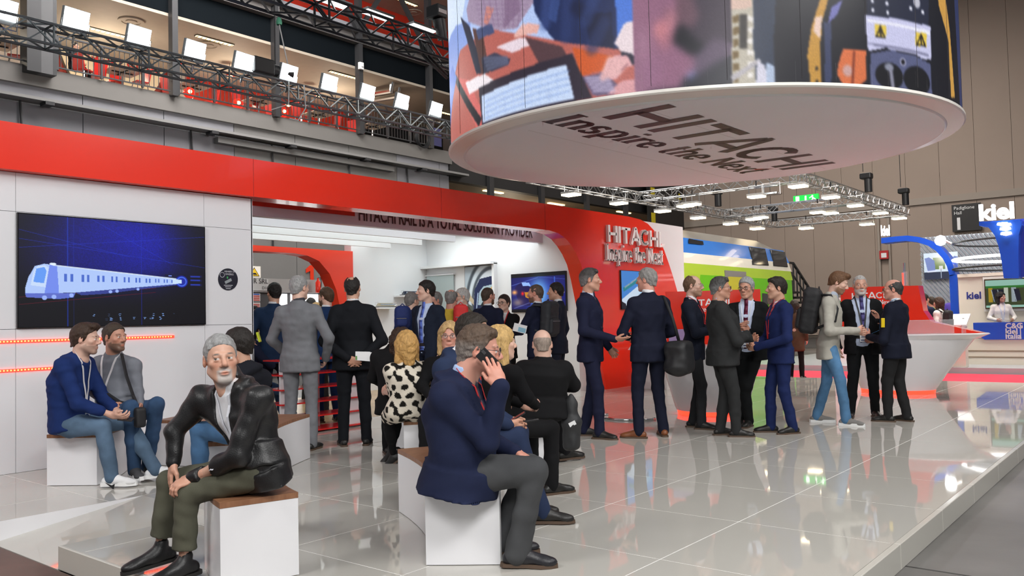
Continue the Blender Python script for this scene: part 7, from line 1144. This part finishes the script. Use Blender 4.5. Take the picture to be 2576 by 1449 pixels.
mg = empty('magazine', atd(931, 897, 8.72)); tag(mg, 'open white magazine with grey pictures held behind the black suit', 'magazine'); mx, mu, mn = _n(CAM_R - CAM_U * .06), _n(CAM_U), _n(-CAM_F)
for a_, b_ in ((-.15, 0), (0, .15)): MB().add([mx * a_ + mu * -.045 + mn * (.02 if a_ < 0 else 0), mx * b_ + mu * -.05 + mn * (0 if a_ < 0 else .02), mx * b_ + mu * .05 + mn * (0 if a_ < 0 else .02), mx * a_ + mu * .045 + mn * (.02 if a_ < 0 else 0), mx * a_ + mu * -.045 - mn * .006, mx * b_ + mu * -.05 - mn * .006, mx * b_ + mu * .05 - mn * .006, mx * a_ + mu * .045 - mn * .006], [[0, 1, 2, 3], [7, 6, 5, 4], [0, 4, 5, 1], [1, 5, 6, 2], [2, 6, 7, 3], [3, 7, 4, 0]]).build('page', WHITE_MATT, mg)
MB().obox(mx * .07 + mn * .018, (mx, mu, mn), (.055, .03, .002)).build('printed_picture', mat('page_grey', (.12, .12, .12), .5), mg); MB().obox(mx * -.14 + mn * .022 - mu * .02, (mx, mu, mn), (.008, .02, .002)).build('printed_picture', mat('page_green', (.12, .3, .08), .5), mg)
person('young man in navy suit with bright blue tie, laughing sideways', 1072, 1000, -42, 1.82, ground=G(1075, 830, 10.3), res=1.2, hair='short', vol=.013, haircol=BLKH, skin=PALE, col=(.010, .015, .030), shirt=(.50, .60, .80), tie=(.10, .17, .60), vlow=.50, open_front=.05, hyaw=-35, tcol=(.010, .013, .028), belt=True)
person('grey haired man carrying a blue backpack', 1038, 1000, 160, 1.72, ground=G(1037, 830, 11.4), res=1.6, hair='short', haircol=GRYH, skin=PALE, top='shirt', col=(.02, .04, .12), tcol=BLACK, hyaw=-25)
person('man with glasses in the row behind the young suit', 1097, 1000, -60, 1.74, ground=G(1098, 830, 12.0), res=1.8, hair='short', haircol=GRYH, skin=RUDDY, col=NAVY2, glasses=(.05, .05, .05), cuffs=False)
person('balding man in yellow shirt with a red backpack', 1136, 1000, 150, 1.73, ground=G(1136, 830, 11.0), res=1.4, hair='bald', bald_r=.07, haircol=GRYH, skin=RUDDY, top='shirt', col=(.62, .45, .06), tcol=CHAR, g=1.12, belly=.05, hyaw=10)
person('white haired bearded man in beige jacket with glasses', 1163, 1000, -75, 1.78, ground=G(1166, 830, 11.9), res=1.5, hair='short', haircol=WHTH, beard=((.6, .59, .58), .8), skin=PALE, col=(.20, .17, .11), glasses=(.05, .05, .05), cuffs=False)
person('balding bearded man in navy suit, back to the camera', 1230, 1000, 155, 1.79, ground=G(1229, 830, 12.1), res=1.4, hair='short', vol=.004, recede=.6, haircol=(.06, .04, .03), beard=(BRN, .9), skin=RUDDY, col=NAVY, hyaw=-25)
w_ = person('woman in black jacket with glasses and badge, arm across', 1268, 1000, -25, 1.68, ground=G(1270, 830, 12.3), res=1.45, hair='short', vol=.014, haircol=(.02, .012, .010), skin=PALE, col=BLACK, shirt=(.7, .7, .72), glasses=(.02, .02, .02), tcol=BLACK, lany=REDL, J=dict(wR=(.05, .24, 1.12), wL=(.06, .27, 1.20)), hyaw=-10, vlow=.42, open_front=.03)
i_ = person('shaven headed bearded man with grey backpack reading a leaflet', 1350, 1000, -122, 1.79, ground=G(1352, 830, 11.4), res=1.2, hair='short', vol=.002, haircol=(.10, .07, .055), beard=((.10, .06, .04), .8), skin=RUDDY, col=NAVY, J=dict(wL=(-.12, .34, 1.12), wR=(.10, .32, 1.15)), hyaw=15, palm=dict(L=((.2, 1, .1), (.5, 0, .8))))
held('leaflet', 'folded white and pale blue leaflet in the reading mans hand', 'leaflet', atd(1308, 826, 11.2), (_n(CAM_R + CAM_U * -.25), _n(CAM_U + CAM_R * .25), _n(-CAM_F)), (.09, .055, .004), WHITE_MATT, (('printed_picture', (.03, -.015, .005), (.05, .03, .001), mat('leaflet_blue', (.25, .5, .65), .5)),))
person('black haired man in navy suit with red tie by the screen', 1405, 1000, -105, 1.83, ground=G(1403, 830, 11.9), res=1.2, hair='short', vol=.012, haircol=BLKH, skin=TAN_, col=(.014, .018, .034), hyaw=10, tie=(.4, .02, .03))
j_ = person('tall man in navy suit pointing his hand to the side', 1500, 1098, 74, 1.86, ground=G(1492, 1096, 9.15), res=1.15, hair='side', vol=.012, haircol=(.055, .05, .048), temple=(.18, .17, .17), skin=(.55, .30, .215), col=(.010, .012, .034), shirt=(.55, .62, .78), tie=(.02, .02, .06), g=1.04, J=dict(wR=(.14, .30, 1.03), eR=(.25, .0, 1.12), wL=(-.22, .15, .92), aR=(.10, .10, .085), aL=(-.10, -.12, .085)), palm=dict(R=((-.1, 1, -.05), (-.5, 0, .85))), hand_curl=dict(R=[8, 12, 35, 45], L=28), hyaw=14, wr=.005)
k_ = person('grey haired man in navy suit with shoulder bag and brown shoes', 1642, 1104, -152, 1.84, ground=G(1640, 1100, 9.05), res=1.15, hair='short', vol=.012, haircol=(.26, .25, .24), skin=RUDDY, col=(.009, .011, .026), shirt=(.75, .76, .8), g=1.12, J=dict(wL=(-.10, .30, 1.05), eL=(-.30, .02, 1.10), wR=(.08, .30, 1.02), eR=(.28, 0, 1.10), aL=(-.15, .0, .085), aR=(.15, .02, .085)), hyaw=38, shoe=(.20, .065, .022), sole=(.03, .02, .015), toes=dict(L=(-.7, .6, 0), R=(.25, 1, 0)), wr=.005, lany=WHL, badge=False)
person('balding bearded man with thin glasses, arms folded in dark suit', 1752, 1082, 78, 1.78, ground=G(1752, 1078, 9.7), res=1.2, hair='bald', bald_y=.05, bald_r=.062, vol=.007, haircol=(.15, .085, .05), beard=((.28, .16, .10), .8), skin=PALE, col=(.009, .012, .024), tcol=(.020, .021, .024), glasses=(.4, .38, .35), lany=REDL, badge=False, J=dict(wR=(-.06, .26, 1.16), eR=(.24, .08, 1.10), wL=(.08, .28, 1.12), eL=(-.24, .08, 1.12), aL=(-.10, -.06, .085), aR=(.08, .08, .085)), wr=.005)
person('stout man in charcoal suit with glasses and folded arms', 1822, 1104, 102, 1.72, ground=G(1822, 1100, 9.0), res=1.15, hair='side', vol=.012, haircol=(.06, .058, .056), temple=(.18, .18, .18), skin=(.50, .26, .18), col=(.026, .027, .028), shirt=(.35, .45, .75), g=1.24, belly=.07, glasses=(.01, .01, .01), J=dict(wR=(-.06, .30, 1.13), eR=(.27, .12, 1.06), wL=(.10, .32, 1.09), eL=(-.27, .12, 1.08), aL=(-.10, -.02, .085), aR=(.06, .12, .085)), hyaw=-12, wr=.005)
person('grey haired man in black suit with maroon tie and clasped hands', 1888, 1075, -8, 1.74, ground=G(1890, 1070, 9.75), res=1.15, hair='short', vol=.016, haircol=(.33, .34, .35), brow=(.06, .05, .05), skin=(.58, .31, .22), col=(.008, .009, .010), shirt=(.55, .62, .80), tie=(.14, .012, .045), vlow=.52, open_front=.065, g=1.14, belly=.05, glasses=(.015, .012, .012), J=dict(wR=(.04, .30, 1.16), eR=(.25, .06, 1.06), wL=(-.05, .30, 1.14), eL=(-.25, .06, 1.06), aR=(.02, .04, .085), aL=(.13, -.05, .085), kL=(.02, .10, .49)), palm=dict(R=((-.35, .4, .6), (-.8, 0, .3)), L=((.35, .4, .5), (.8, 0, .3))), hand_curl=35, lany=(.6, .65, .75), hyaw=-14, hpitch=4, wr=.005, belt=True)
person('dark haired man in royal blue suit with red lanyard', 1972, 1094, -68, 1.71, ground=G(1970, 1090, 9.15), res=1.15, hair='side', vol=.012, haircol=(.018, .013, .010), skin=TAN_, col=(.011, .020, .085), shirt=(.75, .76, .8), tie=(.45, .10, .12), g=1.04, J=dict(wR=(.02, .30, 1.01), eR=(.26, .05, 1.08), wL=(-.04, .29, .98), eL=(-.26, .02, 1.08), aR=(.09, .10, .085), aL=(-.09, -.08, .085)), palm=dict(R=((-.4, .5, .1), (-.8, 0, .2)), L=((.4, .5, 0), (.8, 0, .2))), hand_curl=32, lany=REDL, badge=False, hyaw=-8, wr=.005)
l_ = person('bearded man in beige jacket and jeans looking down', 2094, 1075, 84, 1.80, ground=G(2092, 1070, 9.8), res=1.15, hair='quiff', vol=.012, haircol=(.14, .07, .035), beard=((.20, .10, .05), .85), skin=PALE, col=(.44, .42, .37), shirt=(.45, .5, .6), tcol=(.085, .19, .34), legs='jeans', lean=5, bow=10, J=dict(wR=(.04, .32, 1.08), eR=(.27, .04, 1.08), wL=(-.04, .33, 1.06), eL=(-.26, .04, 1.08), aR=(.12, .17, .085), aL=(-.12, -.17, .085)), hpitch=24, hand_curl=45, shoe_kind='trainer', shoe=(.22, .21, .20), sole=(.62, .60, .57), cuffs=False, hem=.76, wr=.005, top_mat=M_KNIT)
person('grey bearded man in open black suit with violet tie and badge', 2180, 1060, 6, 1.76, ground=G(2177, 1056, 10.35), res=1.15, hair='short', vol=.006, recede=.8, haircol=(.42, .41, .40), beard=((.62, .60, .58), .85), skin=(.58, .32, .235), col=(.007, .0075, .009), shirt=(.52, .60, .78), tie=(.09, .08, .26), vlow=.50, open_front=.085, g=1.14, belly=.05, J=dict(wR=(.28, .04, .88), eR=(.34, -.06, 1.12), wL=(-.16, .30, 1.22), eL=(-.30, .08, 1.05), aR=(.17, .05, .085), aL=(-.12, -.02, .085)), palm=dict(L=((.25, .25, 1), (.8, .3, 0)), R=((0, .1, -1), (-1, 0, 0))), hand_curl=dict(L=30, R=30), lany=BLL, hyaw=4, wr=.005, belt=True)
n_ = person('balding man in navy blazer and grey trousers with blue lanyard', 2265, 1075, -112, 1.68, ground=G(2263, 1070, 9.85), res=1.15, hair='bald', bald_r=.072, bald_y=.015, vol=.009, haircol=(.05, .048, .046), skin=RUDDY, col=(.008, .010, .022), tcol=(.017, .017, .018), shirt=(.7, .75, .8), g=1.16, belly=.04, glasses=(.02, .015, .012), lany=(.10, .35, .75), badge=False, J=dict(wL=(-.04, .32, 1.06), eL=(-.27, .05, 1.03), wR=(.10, .30, 1.02), eR=(.27, .04, 1.04), aL=(-.09, .10, .085), aR=(.09, -.06, .085)), palm=dict(L=((.2, .6, .6), (.8, 0, .2))), hyaw=22, wr=.005)
held('phone', 'phone in a bright yellow case held by the blazer man', 'phone', atd(2221, 812, 9.72), (_n(CAM_R), _n(CAM_F), _n(CAM_U)), (.020, .012, .055), mat('yellow_case', (.72, .52, .01), .4))
# -- bags worn or carried
def backpack(label, P_, lat, up_, back, size, col, straps=True, rs=.013, shoulders=None):
    o = empty('backpack', P_); tag(o, label, 'backpack'); R_ = np.stack([lat, back, up_]); f = Field(); w, d, h = size; f.box(back * d * .5, (w / 2, d / 2, h / 2), R_, .06); f.box(back * d * .55 + up_ * h * .46, (w * .42, d * .42, h * .10), R_, .05, .05); V_, Q_ = f.mesh(rs, .003, 5); mc = mat('bag_%.2f_%.2f_%.2f' % tuple(col), col, .7, bump=.15, bscale=120); mesh_np('main_body', V_, Q_, mc, o)
    V_, Q_ = Field().box(back * d * 1.0 - up_ * h * .18, (w * .38, d * .22, h * .24), R_, .04).mesh(rs); mesh_np('front_pocket', V_, Q_, mc, o); MB().tube([up_ * h * .5 - lat * .05 + back * .04, up_ * (h * .5 + .05) + back * .05, up_ * h * .5 + lat * .05 + back * .04], .008, 6).build('grab_handle', mc, o, True)
    MB().bar(back * (d * 1.225) - up_ * h * .02 - lat * w * .3, back * (d * 1.225) - up_ * h * .02 + lat * w * .3, .008, .010).build('zip', mat('zip_grey', (.15, .15, .16), .4), o)
    if shoulders is not None:
        for q, (s_, e_) in enumerate(shoulders): s_ = np.array(s_) - P_; e_ = np.array(e_) - P_; MB().tube([up_ * h * .42 + lat * (.1 if q else -.1), s_, (s_ + e_) / 2 - back * .05, e_, -up_ * h * .35 + lat * (w * .45 if q else -w * .45)], .016, 8).build('shoulder_strap', mc, o, True)
    return o
def pack_on(ret, label, size, col, drop=.17, rs=.013, out=.115):
    root, W_, B_, base = ret; up_ = _n((W_['nck'] - W_['chs']) @ B_); lat = _n((W_['sR'] - W_['sL']) @ B_); bk = -_n(np.cross(up_, lat)); c = (W_['nck'] * .5 + W_['chs'] * .5) @ B_ + base - up_ * drop + bk * out; sh = []
    for q, sg in (('L', -1), ('R', 1)): s_ = W_['s' + q] @ B_ + base; sh.append((s_ * .75 + (W_['nck'] @ B_ + base) * .25 + up_ * .065, s_ - up_ * .20 - bk * .10 - lat * sg * .03))
    return backpack(label, c, lat, up_, bk, size, col, True, rs, sh)
pack_on(l_, 'large black backpack worn by the man in beige jacket', (.32, .20, .52), (.014, .014, .016), .14); pack_on(i_, 'dark grey backpack on the leaflet readers back', (.30, .16, .46), (.022, .024, .030), .10)
bp1 = atd(1160, 797, 10.86); backpack('red backpack on the yellow shirt', bp1, _n(CAM_R), np.array([0, 0, 1.]), _n(-CAM_F * (1, 1, 0)), (.20, .11, .28), (.65, .03, .03), rs=.016); bp2 = atd(1014, 800, 11.18); backpack('blue backpack behind the young man in navy suit', bp2, _n(CAM_R), np.array([0, 0, 1.]), _n(-CAM_F * (1, 1, 0)), (.22, .12, .28), (.012, .03, .16), rs=.016)
sbp = atd(1709, 893, 8.92); o = empty('shoulder_bag', sbp); tag(o, 'soft black shoulder bag hanging beside the brown shoed man', 'bag'); V_, Q_ = Field().box((0, 0, -.02), (.14, .13, .17), r=.07).ell((0, 0, -.13), (.17, .12, .10), k=.06).mesh(.013, .010, 9, 22); mesh_np('bag_body', V_, Q_, mat('black_nylon', (.012, .012, .014), .6), o); st_ = jpos(k_, 'sR') + np.array([0, 0, .07]) - sbp; MB().tube([(0, 0, .15), st_ * .5 + np.array([0, 0, .08]) - CAM_F * .10, st_ - CAM_F * .06, st_ + CAM_F * .08], .017, 8).build('shoulder_strap', mat('black_webbing', (.012, .012, .014), .7), o, True); MB().lathe([(.03, .0), (.03, .006)], (0, -.0, .17), 12, CAM_F).build('strap_ring', CHROME, o)
fb = atd(1438, 1062, 7.1); o = empty('drawstring_bag', fb); tag(o, 'dark grey bag standing beside the long black coat', 'bag'); V_, Q_ = Field().box((0, 0, -.10), (.07, .07, .14), r=.05).ell((.0, 0, .08), (.05, .06, .16), k=.08).mesh(.013, .009, 4, 24); mesh_np('bag_body', V_, Q_, mat('grey_nylon', (.022, .023, .025), .6), o); MB().obox(-_n(CAM_F) * .085 + CAM_U * -.0, (_n(CAM_R + CAM_U * .5), _n(CAM_U - CAM_R * .5), _n(-CAM_F)), (.03, .018, .002)).build('white_label', WHITE_MATT, o)
tag(MB().lathe([(.014, 0), (.03, .0)], (0, 0, 0), 10).build('cup_lid', WHITE_MATT, None, loc=atd(1, 1, 300)), 'x', 'x') if False else None
# -- further away
s_ = person('seated person in dark jacket holding up a yellow phone', 660, 1005, 60, 1.76, True, ground=G(655, 985, 10.7), seat=.43, res=1.6, hair='short', haircol=BLKH, skin=TAN_, col=NAVY, legs='jeans', tcol=(.05, .10, .2), P=dict(wR=(648, 880, -.1), kL=(715, 985, .0), kR=(700, 985, .2)), hand_curl=35)
held('phone', 'lime yellow phone held up beside the white wall edge', 'phone', atd(651, 848, 9.75), (_n(CAM_R + CAM_U * .3), _n(CAM_F), _n(CAM_U - CAM_R * .3)), (.012, .03, .06), mat('lime_case', (.55, .62, .02), .4))
person('fair haired woman in pale green glimpsed between two suits', 797, 900, 180, 1.62, ground=G(797, 830, 12.2), res=1.9, hair='bob', haircol=BLON, skin=PALE, top='shirt', col=(.45, .6, .42), tcol=CHAR)
person('dark dressed person far behind at the booth windows', 640, 900, 30, 1.72, ground=G(641, 830, 17), res=2.4, hair='short', haircol=BLKH, skin=TAN_, top='shirt', col=BLACK, tcol=BLACK)
person('dark haired visitor behind the grey suits shoulder', 780, 900, 160, 1.76, ground=G(783, 830, 14), res=2.2, hair='short', haircol=BLKH, skin=TAN_, col=CHAR, cuffs=False)
person('bald visitor in dark jacket far behind the blue suit', 1945, 900, 120, 1.70, ground=G(1946, 850, 17.2), res=2.2, hair='bald', bald_r=.08, haircol=GRYH, skin=PALE, col=CHAR, cuffs=False)
person('woman in brown coat walking on the red carpet', 2006, 930, 170, 1.70, ground=G(2004, 935, 18.0), z0=Z_HALL + .035, res=2.0, hair='bob', haircol=DKBR, skin=PALE, top='coat', col=(.09, .05, .03), tcol=BLACK)
person('dark haired man in navy jacket behind the red fin', 2330, 900, 150, 1.80, ground=G(2330, 860, 19.2), z0=Z_HALL + .035, res=2.0, hair='short', haircol=BLKH, skin=TAN_, col=NAVY2, cuffs=False)
person('person with dark hair beside the white cardigan woman', 2348, 900, -150, 1.74, ground=G(2348, 860, 20.0), z0=Z_HALL + .035, res=2.2, hair='short', haircol=DKBR, skin=RUDDY, top='shirt', col=(.3, .4, .1), tcol=BLACK)
p_ = person('long haired woman in white cardigan with dark backpack', 2366, 900, -120, 1.70, ground=G(2367, 860, 18.8), z0=Z_HALL + .035, res=1.9, hair='long', haircol=(.05, .025, .015), skin=PALE, top='shirt', col=(.72, .72, .68), tcol=CHAR); pack_on(p_, 'small dark backpack on the white cardigan', (.26, .14, .36), (.01, .012, .02), .12, .02)
person('dark haired woman in white blouse behind the blue counter', 2522, 900, 15, 1.68, ground=(22.78, atx(2522, 850, 22.78)[1]), z0=.02, res=1.6, hair='bob', haircol=(.012, .008, .007), skin=TAN_, top='tunic', col=(.72, .68, .64), tcol=CHAR, J=dict(wL=(-.18, .26, 1.08), wR=(.18, .26, 1.08)), hyaw=40, lany=(.5, .55, .7))
gp_ = aty(186, 160, 27.2); person('dark dressed person seated on the gallery by the column', 186, 160, 60, 1.75, True, ground=(gp_[0], 27.2), z0=ZF, seat=.46, res=2.6, hair='short', haircol=BLKH, skin=TAN_, top='shirt', col=(.012, .016, .02), tcol=BLACK)
